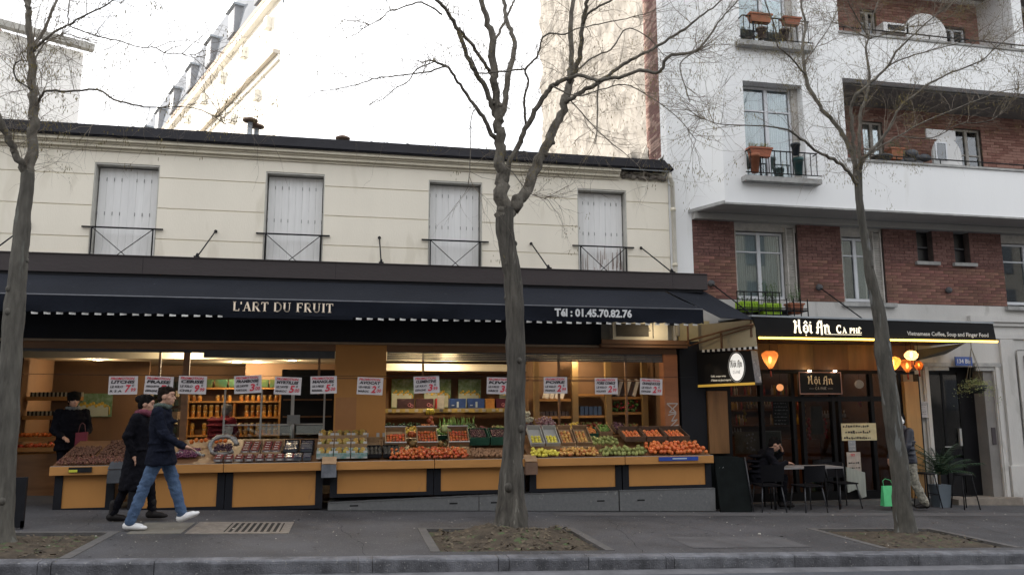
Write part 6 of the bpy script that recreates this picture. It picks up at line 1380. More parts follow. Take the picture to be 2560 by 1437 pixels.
planter(2228,2262,368,398,13.55,terrac,'terracotta planter beside the dark bowl on the lower loggia',tall=.2,dep=.2,n_=20)
b4 = quadpx(2208,55,2272,84,13.6); t = thing('loggia_unit', ((b4[0]+b4[1])/2,13.6,b4[2]), 'low white slatted unit on the upper loggia left of the screen', 'unit'); m = MB(); m.box(b4[0],b4[1],13.6,13.85,b4[2],b4[3]); m.build('casing', warmw, t); m = MB(); m.box(b4[0]+.1,b4[1]-.1,13.59,13.599,b4[2]+.04,b4[3]-.05); m.build('grille', blackp, t)
b4 = quadpx(2258,378,2330,412,13.6); t = thing('covered_bundle', ((b4[0]+b4[1])/2,13.6,b4[2]), 'grey covered bundle of chairs on the lower loggia', 'bundle'); m = MB(); r_ = random.Random(3)
for i in range(9): m.ball((r_.uniform(b4[0],b4[1]),13.65+r_.uniform(-.05,.1),r_.uniform(b4[2],b4[3])),.12,8,6,(1.3,.8,.7))
m.build('cover', M('cover_grey',(.08,.085,.095),.8,.3,6), t)
# entrance right of the café
ED = thing('entrance_door', (12.3,14.2,-.2), 'dark glazed entrance door in a stone surround right of the café', 'door')
m = MB(); m.box(11.53,13.08,14.28,14.34,-.28,2.36); m.build('door_leaf', M('door_dark',(.008,.008,.010),.45,.3,2,spec=.2), ED)
for x in (11.6,12.05,12.45,12.9): m = MB(); m.box(x,x+.05,14.255,14.279,-.2,2.25); m.build('door_stile', blackw, ED)
m = MB(); m.box(11.65,12.05,14.262,14.268,.35,2.2); m.box(12.1,12.45,14.262,14.268,.35,2.2); m.build('door_glass', cglass, ED)
m = MB(); m.box(12.35,12.4,14.2,14.25,.75,1.1); m.box(12.02,12.2,14.25,14.26,.72,.74); m.build('door_handle', alu, ED)
m = MB(); m.box(12.85,13.08,14.0,14.28,-.35,2.36); m.build('reveal_panel', M('reveal_grey',(.20,.19,.18),.7,.15,2), ED)
for (x0,x1) in ((11.40,11.53),(13.08,13.22)):
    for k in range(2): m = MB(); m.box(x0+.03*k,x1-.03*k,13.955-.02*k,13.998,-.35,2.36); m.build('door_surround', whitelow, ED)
for (x0,x1) in ((11.36,12.05),(12.62,13.25)): m = MB(); m.box(x0,x1,13.93,13.998,2.36,2.44); m.box(x0+.04,x1-.04,13.95,13.998,2.28,2.36); m.build('door_hood', concr, ED)
m = MB(); m.box(11.8,13.3,13.75,14.28,-.5,-.26); m.build('door_step', M('step_stone',(.22,.19,.16),.8,.2,5), ED)
m = MB(); m.box(12.93,13.02,13.985,13.999,.78,1.12); m.build('entry_phone', M('phone_dark',(.05,.04,.045),.4), label='dark entry phone panel on the right door reveal', cat='entry phone')
t = thing('street_number_plate', (12.36,13.9,2.4), 'blue enamel plate reading 134 Bis above the entrance', 'sign'); m = MB(); m.box(12.14,12.54,13.90,13.925,2.38,2.56); m.build('plate', M('enamel_blue',(.05,.10,.33),.4,.1), t)
m = MB(); put_text(m,'134 Bis',(12.18,13.896,2.425),(1,0,0),(0,0,1),0,0,.31,.09,.03); m.build('lettering', M('enamel_white',(.6,.62,.68),.5), t)
t = thing('wall_plaque', (11.28,13.9,1.4), 'pale stone plaque with scrolled top and worn lines beside the café pilaster', 'plaque'); m = MB(); m.box(11.14,11.40,13.92,13.995,1.36,1.62); m.box(11.12,11.42,13.90,13.995,1.62,1.65); m.box(11.13,11.41,13.905,13.995,1.335,1.36); m.build('tablet', M('plaque_pale',(.42,.41,.42),.7,.1,8), t); scrib(t,(11.15,11.40,1.38,1.61),13.916,5,M('plaque_ink',(.25,.25,.27),.8),.012,7)
m = MB(); p = at(2303,1056,13.95); m.ball(p,.035,10,6,(.7,.6,1.2)); m.build('bell_push', blackp, label='small dark bell push under the wall plaque', cat='bell')
# hanging basket
p = at(2440,965,13.3); t = thing('hanging_basket', p, 'hanging basket of trailing pale green leaves before the entrance', 'hanging basket'); m = MB(); top = at(2428,868,13.35)
for (dx,dy) in ((-.22,0),(.2,0),(-.04,-.18),(.02,.18)): m.tube([(top.x,top.y,top.z),(p.x+dx,p.y+dy,p.z+.04)],.005,5)
m.cyl(top,(top.x,top.y,top.z+.15),.008,n=5); m.build('ropes', M('rope',(.16,.15,.12),.9), t); m = MB(); m.lathe([(.08,-.14),(.16,-.08),(.2,.02)],p,14); m.build('basket', M('basket_dark',(.03,.035,.03),.8), t)
m = MB(); r_ = random.Random(9)
for i in range(1500):
    a = r_.uniform(0,6.28); rr_ = abs(r_.gauss(0,.16)); z = r_.gauss(.02,.06)-max(0,rr_-.16)*r_.uniform(.2,1.3); c = V(p.x+rr_*math.cos(a)*1.15,p.y+rr_*math.sin(a),p.z+z); s_ = r_.uniform(.01,.024); u = V(r_.uniform(-1,1),r_.uniform(-1,1),r_.uniform(-1,1)).normalized()*s_; v = u.orthogonal().normalized()*s_*.55; m.add([c-u,c-v,c+u,c+v],[(0,1,2,3)])
m.build('trailing_leaves', M('ivy',(.17,.20,.08),.7,.35,5), t, kind='stuff')
# palm in a grey pot
p = V(11.15,13.45,g(11.15)); t = thing('potted_palm', p, 'dark green palm in a square grey blue pot between the bar stools', 'potted palm'); m = MB(); x,y,z = p; m.add([(x-.11,y-.11,z),(x+.11,y-.11,z),(x+.11,y+.11,z),(x-.11,y+.11,z),(x-.14,y-.14,z+.42),(x+.14,y-.14,z+.42),(x+.14,y+.14,z+.42),(x-.14,y+.14,z+.42)],[(3,2,1,0),(4,5,6,7),(0,1,5,4),(1,2,6,5),(2,3,7,6),(3,0,4,7)]); m.build('pot', M('pot_bluegrey',(.13,.16,.19),.6,.1,4), t)
m = MB(); m.tube([(x,y,z+.4),(x+.02,y,z+.7)],[.03,.02],7); m.build('stem', M('palm_stem',(.1,.07,.04),.9), t); pm = M('palm_green',(.022,.05,.025),.6,.4,6)
for k in range(24):
    a = k*2.4+.3; L_ = r_.uniform(.5,.95); el = r_.uniform(.25,1.45); c0 = V(x+.02,y,z+.62); pts = []
    for i in range(8): f_ = i/7; pts.append(c0+V(math.cos(a)*L_*f_*math.cos(el*(1-f_*.5)), math.sin(a)*.8*L_*f_*math.cos(el*(1-f_*.5)), L_*f_*math.sin(el)-f_*f_*.30*L_))
    m = MB(); m.tube(pts,[.006]*7+[.002],4)
    for i in range(1,8):
        for s_ in (-1,1):
            d_ = (pts[i]-pts[i-1]).normalized(); sd_ = d_.cross(V(0,0,1)).normalized()*s_
            for o_ in (0,.5): b0 = pts[i-1].lerp(pts[i],o_); e_ = b0+sd_*.16*(1-abs(i/7-.45))+d_*.09-V(0,0,.05); w_ = d_*.011; m.add([b0-w_,b0+w_,e_],[(0,1,2)])
    m.build('frond', pm, t)
# bar stools, chairs, table
def stool(x,y,lab):
    z = g(x); t = thing('bar_stool', (x,y,z), lab, 'stool', 'black bar stools by the palm'); m = MB(); m.cyl((x,y,z+.62),(x,y,z+.65),.16,n=18); m.build('seat', blackp, t)
    for k,(dx,dy) in enumerate(((-1,-1),(1,-1),(1,1),(-1,1))): m = MB(); m.tube([(x+dx*.1,y+dy*.1,z+.63),(x+dx*.17,y+dy*.17,z)],.012,6); m.build('leg', ironm, t)
    m = MB(); q = [(x+dx*.14,y+dy*.14,z+.25) for dx,dy in ((-1,-1),(1,-1),(1,1),(-1,1),(-1,-1))]; m.tube(q,.008,5); m.build('footrest', ironm, t)
stool(10.78,13.35,'black bar stool left of the palm, beside the teak pilaster'); stool(11.42,13.15,'black bar stool right of the palm pot')
chf = M('chair_black', (.007,.007,.009), .7, .2, 5, spec=.1); chl = M('chair_leg_grey', (.05,.052,.058), .4, .2, 5, metal=.5)
def chair(x,y,rz,lab):
    t = thing('cafe_chair', (x,y,g(x)), lab, 'chair', 'black café chairs at the terrace table', rz)
    m = MB(); m.box(-.20,.20,-.20,.20,.43,.455); m.build('seat', chf, t, local=True, bevel=.01)
    m = MB(); 
    vs = []
    for i in range(9):
        a = -1+i/4; vs += [(a*.20,-.21-.03*(1-a*a),.52),(a*.21,-.25-.03*(1-a*a),.80)]
    m.add(vs,[(2*i,2*i+2,2*i+3,2*i+1) for i in range(8)],True); m.add([(v[0],v[1]+.015,v[2]) for v in vs],[(2*i+1,2*i+3,2*i+2,2*i) for i in range(8)],True); m.build('backrest', chf, t, local=True)
    for (dx,dy) in ((-1,-1),(1,-1),(-1,1),(1,1)):
        m = MB(); m.tube([(dx*.17,dy*.17,.43),(dx*.22,dy*.23,0)],.012,6)
        if dy < 0: m.tube([(dx*.17,-.18,.43),(dx*.19,-.235,.78)],.011,6)
        m.build('leg', chl, t, local=True)
    m = MB(); m.tube([(-.18,-.19,.44),(.18,-.19,.44)],.009,5); m.build('stretcher', chl, t, local=True)
chair(7.16,12.78,R(-6),'black café chair on the left, before the seated man'); chair(7.90,12.75,R(4),'black café chair on the right of the terrace table')
chair(9.0,13.35,R(180),'black café chair facing the street behind the table')
t = thing('cafe_table', (8.0,13.05,g(8)), 'long thin topped café table on slim black legs', 'table'); zt = g(8)+.74
m = MB(); m.box(7.35,8.75,12.92,13.45,zt-.028,zt); m.build('table_top', M('table_grey',(.21,.20,.20),.5,.1,4), t)
for (x,y) in ((7.45,13.0),(8.65,13.0),(7.45,13.38),(8.65,13.38)): m = MB(); m.tube([(x,y,zt-.03),(x+(.03 if x>8 else -.03),y,g(x))],.012,6); m.build('leg', ironm, t)
# chalk A-board and black screen
t = thing('chalk_board', (6.45,12.7,g(6.45)), 'tall dark chalkboard with faint chalk scrawl at the café terrace edge', 'chalkboard'); b4 = quadpx(1788,1140,1872,1275,12.75); z0 = g(6.5)
m = MB(); m.add([(b4[0],12.62,z0),(b4[1],12.62,z0),(b4[1],12.66,z0),(b4[0],12.66,z0),(b4[0],12.80,b4[3]),(b4[1]-.02,12.80,b4[3]-.03),(b4[1]-.02,12.84,b4[3]-.03),(b4[0],12.84,b4[3])],[(3,2,1,0),(4,5,6,7),(0,1,5,4),(1,2,6,5),(2,3,7,6),(3,0,4,7)]); m.build('board', chalk, t)
m = MB(); m.box(b4[0],b4[1],13.05,13.08,z0,z0+.9); m.build('rear_leaf', chalk, t); m = MB(); m.tube([(b4[1]+.01,12.6,z0),(b4[1]-.01,12.79,b4[3]-.02)],.012,5); m.build('edge_strip', chl, t)
m = MB(); O_ = V(b4[0]+.08,12.765,b4[3]-.23)
for (a,c) in (((0,.04),(.03,-.03)),((.03,-.03),(.07,.05)),((.1,.02),(.14,-.05)),((.14,-.05),(.19,.0)),((.12,-.06),(.30,-.10))): m.bar(O_+V(a[0],0,a[1]),O_+V(c[0],0,c[1]),.005)
m.build('chalk_scrawl', chk, t)
# dark board at the far left edge behind the left tree
t = thing('dark_stand', (-3.95,10.9,g(-4)), 'edge of a dark stand just behind the left tree trunk', 'stand'); m = MB(); m.box(-4.25,-3.9,10.9,10.95,g(-4)+.02,g(-4)+.62); m.build('panel', navy, t)
for x in (-4.2,-3.93): m = MB(); m.box(x,x+.03,10.9,10.93,g(-4),g(-4)+.1); m.build('foot', navy, t)
# ---------------------------------------------------------------- trees
barkc = M('bark_grey', (.105,.097,.083), .95, .38, 16, 1., 30, stretch=(1,1,.13), col2=(.030,.027,.023), spots=(14,.66,(.17,.162,.14)))
barkl = M('bark_lichen', (.12,.113,.097), .95, .35, 14, 1., 30, stretch=(1,1,.2), col2=(.055,.051,.044), spots=(8,.63,(.125,.125,.11)))
barkd = M('bark_dark', (.10,.094,.08), .95, .40, 14, 1., 30, stretch=(1,1,.2), col2=(.042,.04,.035), spots=(10,.63,(.14,.145,.14)))
limbm = M('bark_limb', (.19,.175,.15), .95, .35, 12, .8, 40, stretch=(1,1,.5), col2=(.075,.068,.058), spec=.1)
twigm = M('twig_brown', (.18,.15,.115), .9, .3, 4)
seedm = M('seed_tassel', (.19,.155,.06), .9, .45, 3)
rt = random.Random(21)
def smooth_path(P, rad, k=4):
    out, ro = [], []; n = len(P)
    for i in range(n-1):
        p0, p1, p2, p3 = P[max(i-1,0)], P[i], P[i+1], P[min(i+2,n-1)]
        for j in range(k):
            t = j/k; out.append(.5*((2*p1)+(p2-p0)*t+(2*p0-5*p1+4*p2-p3)*t*t+(3*p1-p0-3*p2+p3)*t**3)); ro.append(rad[i]*(1-t)+rad[i+1]*t)
    out.append(P[-1]); ro.append(rad[-1]); return out, ro
def knobby(mb, pts, rad, n=12, amp=.10):
    """tube with uneven, slightly knotted surface"""
    k0 = len(mb.v); mb.tube(pts, rad, n)
    for i in range(k0, len(mb.v)):
        v = V(*mb.v[i]); j = (i-k0)//n
        if j < len(pts): c = pts[j]; f_ = 1+amp*(noise.noise(v*3.1)*1.6+noise.noise(v*11)*.7); mb.v[i] = tuple(c+(v-c)*f_)
def tree(root_loc, lab, trunk, branches, Y0, bark, n_tw, bias, seeds, seed):
    r_ = random.Random(seed); t = thing('street_tree', root_loc, lab, 'tree', 'bare street trees along the kerb')
    def conv(P, dY):
        n = len(P); return [at(x,y,Y0+dY[0]+(dY[1]-dY[0])*i/max(1,n-1)) for i,(x,y,w_) in enumerate(P)], [w_/2*Y0/1950*(.88 if w_ > 40 else .78) for (x,y,w_) in P]
    pts, rad = conv(trunk, (0,0)); 
    pts, rad = smooth_path(pts, rad, 5); m = MB(); knobby(m, pts, rad, 18, .11)
    for i in range(6):
        j = r_.randrange(4,len(pts)-2); a = r_.uniform(math.pi,2*math.pi); c = pts[j]+V(math.cos(a),math.sin(a),0)*rad[j]*.93; m.ball(c, rad[j]*r_.uniform(.18,.36), 8, 6, (1,1,1.2))
    m.build('trunk', bark, t)
    paths = []
    for (P, dY) in branches:
        pts, rad = conv(P, dY); pts, rad = smooth_path(pts, rad, 4)
        wl = .035
        for i in range(1,len(pts)-1): pts[i] = pts[i]+V(r_.uniform(-1,1),r_.uniform(-1,1),r_.uniform(-1,1))*min(wl, rad[i]*.35+.004)
        m = MB(); knobby(m, pts, rad, 10 if rad[0] > .03 else 7, .09)
        for i in range(int(len(pts)/6)):
            j = r_.randrange(1,len(pts)-1); m.ball(pts[j]+V(r_.uniform(-1,1),-.4,r_.uniform(-1,1)).normalized()*rad[j]*.8, rad[j]*.5, 6, 5)
        m.build('branch', limbm, t); paths.append((pts,rad))
    tw = MB(); sd_ = MB(); ends = []
    def shoot(p, d, L, r0, lev):
        n = 5 if lev < 2 else 3; pts = [p]; q = p.copy(); d = d.copy()
        for i in range(n):
            d = (d+V(r_.uniform(-1,1),r_.uniform(-1,1),r_.uniform(-1,1))*.34+V(0,0,-.10 if lev else .04)).normalized(); q = q+d*(L/n); pts.append(q.copy())
        tw.tube(pts, [r0*(1-.75*i/n) for i in range(n+1)], 4 if lev == 0 else 3, cap=False)
        if lev < 2:
            for i in range(r_.randint(2,4) if lev == 0 else r_.randint(1,3)):
                j = r_.randint(1,n); dd = (d+V(r_.uniform(-1,1),r_.uniform(-1,1),r_.uniform(-.9,.8))*1.1).normalized(); shoot(pts[j], dd, L*r_.uniform(.4,.75), max(r0*.55,.0012), lev+1)
        else: ends.append(pts[-1])
        if lev == 1: ends.append(pts[-1])
    allp = [(p,rd,k,i) for k,(pts,rads) in enumerate(paths) for i,(p,rd) in enumerate(zip(pts,rads)) if rd < .085]
    for _ in range(n_tw):
        p, rd, k, i = r_.choice(allp); pts = paths[k][0]
        if r_.random() < .3: i = len(pts)-1-r_.randint(0,3); p = pts[i]
        ax_ = (pts[min(i+1,len(pts)-1)]-pts[max(i-1,0)]).normalized()
        d = (ax_*.7+V(r_.uniform(-1,1)+bias[0],r_.uniform(-.9,.9),r_.uniform(-.7,1)+bias[1])).normalized()
        shoot(p, d, r_.uniform(.3,1.05), r_.uniform(.0026,.0052), 0)
    tw.build('twigs', twigm, t, kind='stuff')
    r_.shuffle(ends); cl = ends[:seeds]; zr = sorted(cl, key=lambda q: noise.noise(q*1.1))[-int(seeds*.55):]
    for p in zr:
        for i in range(r_.randint(4,10)):
            a = p+V(r_.gauss(0,.045),r_.gauss(0,.045),-abs(r_.gauss(.02,.05))); b_ = a+V(r_.uniform(-.006,.006),0,-r_.uniform(.022,.055)); w_ = r_.uniform(.0028,.0055); mid = (a+b_)/2
            sd_.add([a,mid+V(w_,0,0),b_,mid-V(w_,0,0),mid+V(0,w_,0),mid-V(0,w_,0)],[(0,1,2,3),(0,4,2,5)])
    sd_.build('seed_tassels', seedm, t, kind='stuff'); return t
# middle tree ------------------------------------------------
trC = [(1275,1330,118),(1277,1300,92),(1277,1230,74),(1281,1150,64),(1287,1050,59),(1290,950,57),(1290,870,56),(1287,780,54),(1284,700,54),(1272,640,50),(1264,590,52),(1262,545,56),(1264,520,58)]
brC = [
 ([(1260,545,50),(1254,500,44),(1253,440,41),(1250,380,38),(1247,330,33),(1246,302,30),(1243,235,27),(1233,188,26),(1229,100,24),(1216,50,20),(1203,0,17),(1190,-70,13),(1180,-160,8)],(0,-.3)),
 ([(1248,300,22),(1260,269,20),(1266,218,20),(1276,168,19),(1287,128,18),(1280,84,17),(1266,44,15),(1260,0,13),(1250,-90,9)],(0,.7)),
 ([(1246,310,18),(1233,275,18),(1216,228,18),(1196,195,17),(1176,158,17),(1162,118,16),(1145,74,14),(1129,47,13),(1105,13,11),(1078,-10,9),(1030,-60,6)],(0,-.9)),
 ([(1233,190,13),(1216,168,12),(1189,124,11),(1162,91,11),(1147,70,10)],(0,-.5)),
 ([(1246,355,17),(1230,335,15),(1213,302,13),(1189,269,12),(1162,228,10),(1139,198,9),(1122,171,8),(1095,158,7),(1078,151,5),(1060,156,3)],(0,-.8)),
 ([(1120,170,5),(1109,168,5),(1062,181,4.5),(994,191,4),(944,195,3.5),(894,212,3),(840,222,2.5),(790,230,1.5)],(-.7,-1.6)),
 ([(1085,155,4),(1041,175,4),(1021,202,3.5),(988,222,3),(951,252,2.5),(927,259,2),(915,280,1.5)],(-.8,-1.0)),
 ([(1105,37,6),(1068,13,5),(1041,7,5),(994,24,4),(971,30,3.5),(951,50,3),(900,74,2)],(-.8,-1.7)),
 ([(1235,110,11),(1240,97,10),(1256,67,9),(1277,20,8),(1287,0,7),(1310,-60,4)],(-.1,.6)),
 ([(1262,545,44),(1285,515,42),(1305,490,38),(1324,460,36),(1340,420,35),(1361,380,34),(1384,329,33),(1404,286,31),(1418,235,28),(1424,188,24),(1428,151,20),(1428,67,17),(1431,0,15),(1436,-90,10),(1440,-170,6)],(0,.4)),
 ([(1424,205,18),(1436,180,18),(1448,144,17),(1455,84,15),(1461,34,14),(1468,0,13),(1480,-80,8)],(.2,-.6)),
 ([(1457,60,9),(1468,37,9),(1498,17,8),(1532,-3,7),(1580,-40,5)],(-.4,-.9)),
 ([(1416,255,14),(1428,249,15),(1458,228,15),(1491,212,14),(1522,188,13),(1559,161,12),(1599,138,11),(1643,118,10),(1683,91,9),(1720,67,8),(1760,35,6),(1800,5,5),(1830,-30,3)],(.2,-1.3)),
 ([(1256,470,22),(1263,450,21),(1280,396,19),(1300,356,18),(1317,315,17),(1344,269,16),(1367,232,15),(1384,212,15),(1404,202,14),(1438,191,13),(1465,191,12),(1491,202,12),(1518,198,12),(1559,191,11),(1599,175,11),(1633,181,10),(1653,175,10),(1663,151,10),(1680,138,9),(1720,134,9),(1745,127,8)],(0,-1.6)),
 ([(1745,127,7),(1774,90,6),(1803,47,5),(1843,4,4),(1870,-40,2)],(-1.6,-1.9)),
 ([(1745,127,5),(1700,160,4),(1712,215,3.5),(1725,255,3)],(-1.6,-1.8)),
 ([(1315,312,9),(1310,262,9),(1320,202,8),(1312,175,8),(1330,155,7),(1347,134,7),(1354,101,6),(1374,84,6),(1411,87,5),(1438,74,4),(1498,60,4),(1565,47,3),(1616,34,2)],(0,-1.1)),
 ([(1310,173,6),(1263,178,6),(1203,183,5),(1190,170,4),(1170,120,2)],(-.4,-.7)),
 ([(1430,190,9),(1444,175,8),(1481,144,7),(1528,124,6),(1549,91,6),(1569,72,5),(1592,77,4),(1633,107,3),(1660,140,2)],(.1,.9)),
 ([(1380,215,6),(1440,240,5),(1500,225,4),(1560,212,4),(1620,240,3),(1690,290,2.5),(1740,350,2)],(-.6,-1.6)),
 ([(1495,205,6),(1493,270,5),(1492,330,4),(1488,360,3)],(-.8,-1.0)),
 ([(1425,250,5),(1470,300,4),(1520,350,3),(1580,400,2.5),(1610,430,2)],(.2,-.6)),
 ([(1190,268,4),(1177,300,3.5),(1176,360,3),(1174,430,2.5),(1170,460,2)],(-.4,-.6)),
 ([(1256,410,5),(1290,440,4),(1320,480,3),(1370,500,2)],(-.2,-.8)),
]
tree((2.15,10.6,g(2.15)), 'thick forked bare tree in the middle, in front of the fruit stalls', trC, brC, 10.6, barkc, 470, (.15,.1), 900, 5)
# right tree ------------------------------------------------
trR = [(2266,1345,92),(2262,1310,62),(2255,1240,56),(2246,1150,54),(2232,1050,52),(2222,960,52),(2210,900,50),(2203,820,44),(2188,740,38),(2174,680,36),(2166,620,31),(2156,560,29),(2148,500,27),(2146,450,27),(2146,430,28)]
brR = [
 ([(2143,460,15),(2128,440,13),(2110,416,12),(2074,394,11),(2038,376,9),(2002,347,8),(1958,322,6),(1893,315,4.5),(1803,311,3),(1740,290,2)],(0,-.9)),
 ([(2142,445,20),(2134,400,18),(2114,347,17),(2089,311,16),(2056,275,15),(2034,239,14),(2016,195,13),(2007,145,12),(2009,109,11),(2013,62,10),(2005,18,8),(1995,-30,6)],(0,.5)),
 ([(2014,190,7),(2005,177,7),(1966,134,6),(1944,116,5),(1937,72,5),(1911,0,4),(1890,-40,3)],(.3,-.5)),
 ([(2008,165,5),(2020,145,5),(2045,109,4),(2074,69,4),(2095,20,3)],(.3,1)),
 ([(2143,430,15),(2136,384,14),(2132,326,13),(2129,268,12),(2139,239,11),(2179,206,10),(2215,170,9),(2241,130,7),(2277,94,6),(2320,54,5),(2364,18,4)],(0,-.8)),
 ([(2148,440,15),(2150,384,14),(2150,290,12),(2168,235,11),(2174,192,10),(2165,127,8),(2172,98,7)],(0,.4)),
 ([(2172,98,5),(2140,80,4),(2107,62,3),(2060,50,2)],(.4,.9)),([(2172,98,5),(2140,40,4),(2121,7,3),(2110,-40,2)],(.4,0)),([(2172,98,5),(2183,36,4),(2200,-5,3)],(.4,.8)),([(2172,98,5),(2215,85,4),(2255,72,3.5),(2330,60,2.5),(2400,30,2)],(.4,-.5)),
 ([(2150,425,13),(2157,398,12),(2183,373,11),(2219,326,10),(2248,271,9),(2284,242,8),(2328,206,7),(2382,181,6),(2454,152,5),(2490,119,4),(2540,80,3)],(0,-1)),
 ([(2150,430,8),(2157,405,7),(2201,365,6.5),(2248,340,6),(2310,304,5),(2400,268,4.5),(2494,232,4),(2560,217,3),(2620,190,2)],(0,.8)),
 ([(2213,172,5),(2255,148,5),(2328,127,4),(2400,108,3),(2470,100,2)],(-.3,-.9)),
 ([(2250,340,4),(2330,345,4),(2400,310,3),(2480,300,3),(2545,240,2)],(.2,-.6)),
]
tree((8.0,10.25,g(8)), 'slender bare tree on the right, in front of the café', trR, brR, 10.3, barkd, 520, (.1,.15), 1700, 9)
# left tree ------------------------------------------------
trL = [(0,1368,84),(2,1330,60),(6,1250,54),(13,1150,52),(20,1000,51),(28,880,49),(38,760,48),(46,680,44),(52,610,42),(58,540,40),(66,480,38),(70,430,36)]
brL = [
 ([(70,440,34),(72,420,33),(80,350,30),(86,300,27),(84,250,27),(82,200,25),(79,130,22),(74,60,18),(68,0,16),(60,-80,11),(50,-160,7)],(0,.3)),
 ([(68,440,24),(55,415,22),(40,385,21),(20,340,20),(0,300,19),(-25,250,17),(-50,180,14),(-70,100,10),(-90,0,6)],(0,-.6)),
 ([(84,118,10),(90,104,10),(118,60,9),(144,0,8),(170,-60,5)],(.1,.7)),
 ([(84,128,8),(94,114,8),(134,84,7),(168,64,6),(218,37,5),(269,10,4),(310,-20,3)],(.1,-.7)),
 ([(168,64,4),(202,77,4),(252,94,3.5),(302,104,3.5),(343,118,3),(390,121,3),(420,134,2.5),(487,138,1.8)],(-.3,-1.4)),
 ([(86,268,9),(98,250,8),(118,228,7),(168,230,6),(242,225,6),(286,249,5.5),(346,265,5),(403,269,4),(470,269,3),(514,279,2.5),(560,310,1.5)],(.1,-1.2)),
 ([(80,225,6),(70,218,5.5),(44,202,5),(34,168,4.5),(50,152,4),(67,155,3)],(0,-.7)),
 ([(76,20,9),(62,5,8),(45,-30,6)],(0,.5)),([(170,60,4),(173,20,4),(176,-10,3)],(-.3,0)),
 ([(88,150,5),(110,110,5),(150,88,4),(172,86,3),(215,100,2)],(0,.8)),
]
tree((-3.75,9.85,g(-3.75)), 'bare tree cut by the left edge of the picture', trL, brL, 9.85, barkl, 260, (.1,.1), 550, 14)
# ---------------------------------------------------------------- people
skin = M('skin', (.42,.24,.17), .55, .06, 8); hairb = M('hair_brown', (.016,.011,.009), .9, .4, 30, .6, 90, spec=.08); hairk = M('hair_black', (.008,.007,.007), .9, .4, 30, .6, 90, spec=.08); hairg = M('hair_grey', (.14,.14,.145), .8, .3, 30, .5, 90)
coat = M('navy_coat', (.009,.011,.020), .95, .2, 3, .4, 40, spec=.08); coatb = M('black_coat', (.007,.007,.010), .95, .25, 3, .4, 40, spec=.08); jean = M('blue_jeans', (.075,.125,.215), .9, .25, 5, .5, 60, col2=(.045,.08,.155))
sneak = M('white_sneaker', (.72,.72,.73), .6, .05, 8); sole = M('sole_white', (.6,.6,.6), .6); boot = M('dark_boot', (.012,.010,.010), .6, .2, 8, spec=.2); scarfm = M('wine_scarf', (.13,.03,.05), .9, .3, 9, .5, 40)
scarfg = M('grey_green_scarf', (.055,.07,.06), .9, .4, 14, .5, 50)
def P3(*a): return V(*a)
def hand(mb, w, d, up, s=1., curl=.5, flip=1):
    d = V(*d).normalized(); up = V(*up); side = d.cross(up).normalized(); up = side.cross(d).normalized(); w = V(*w)
    mb.caps(w-d*.01, w+d*.035*s, .024*s, .030*s, 10); mb.caps(w+d*.03*s-side*.02*s, w+d*.08*s-side*.022*s, .019*s, .016*s, 8); mb.caps(w+d*.03*s+side*.018*s, w+d*.08*s+side*.02*s, .019*s, .015*s, 8)
    for i in range(4):
        o = side*(-.030+.020*i)*s; b = w+d*.082*s+o; L = (.036,.042,.040,.031)[i]*s; d1 = (d-up*.35*curl).normalized(); d2 = (d-up*1.2*curl).normalized(); m1 = b+d1*L; mb.caps(b, m1, .0098*s, .0090*s, 7); mb.caps(m1, m1+d2*L*.85, .0090*s, .0072*s, 7)
    tb = w+d*.025*s-side*.026*s*flip; tm = tb+(d*.7-side*.75*flip).normalized()*.035*s; mb.caps(tb, tm, .013*s, .011*s, 7); mb.caps(tm, tm+(d*.9-side*.25*flip-up*.3).normalized()*.03*s, .011*s, .009*s, 7)
def head(mb, c, f, nod=0., s=1.):
    """c centre, f heading angle about z, nod forward"""
    M3 = Matrix.Rotation(f,3,'Z')@Matrix.Rotation(nod,3,'Y'); c = V(*c); q = lambda x,y,z: c+M3@(V(x,y,z)*s)
    def ell(x,y,z,r,sq): mb.ball(q(x,y,z), r*s, 14, 10, sq, M3)
    ell(-.012,0,.025,.098,(1,.80,1.0)); ell(.02,0,-.035,.075,(1,.82,1.1)); ell(.048,0,-.085,.036,(1,1.05,.75)); ell(.07,0,.045,.05,(.5,1,.5))
    mb.caps(q(.082,0,.015), q(.106,0,-.022), .009*s, .014*s, 7); ell(.088,0,-.055,.02,(.6,1.1,.35)); ell(.088,0,-.068,.019,(.6,1.0,.35))
    for sgn in (-1,1): mb.ball(q(-.005,.080*sgn,-.008), .03*s, 8, 6, (.7,.3,1.1), M3); mb.ball(q(.045,.045*sgn,-.015), .026*s, 8, 6, (1,1,1), M3)
    return q, M3
def eyes(t, q):
    m = MB()
    for s_ in (-1,1): m.ball(q(.086,.032*s_,.008), .0105, 8, 6, (.6,1,.7))
    return m
def hair(mb, q, M3, s=1., vol=1., bun=False):
    mb.ball(q(-.022,0,.045), .103*s*vol, 14, 10, (1,.86,.92), M3); mb.ball(q(-.055,0,-.01), .08*s*vol, 12, 8, (.75,.95,1.05), M3); mb.ball(q(.035,0,.092), .062*s, 10, 8, (1,1.05,.5), M3)
    for i in range(14): a = i*.9; mb.ball(q(-.02+.07*math.cos(a),.06*math.sin(a),.09+.02*math.sin(i*2.3)), .03*s*vol, 7, 5)
    if bun: mb.ball(q(-.11,0,.06), .055*s, 10, 8)
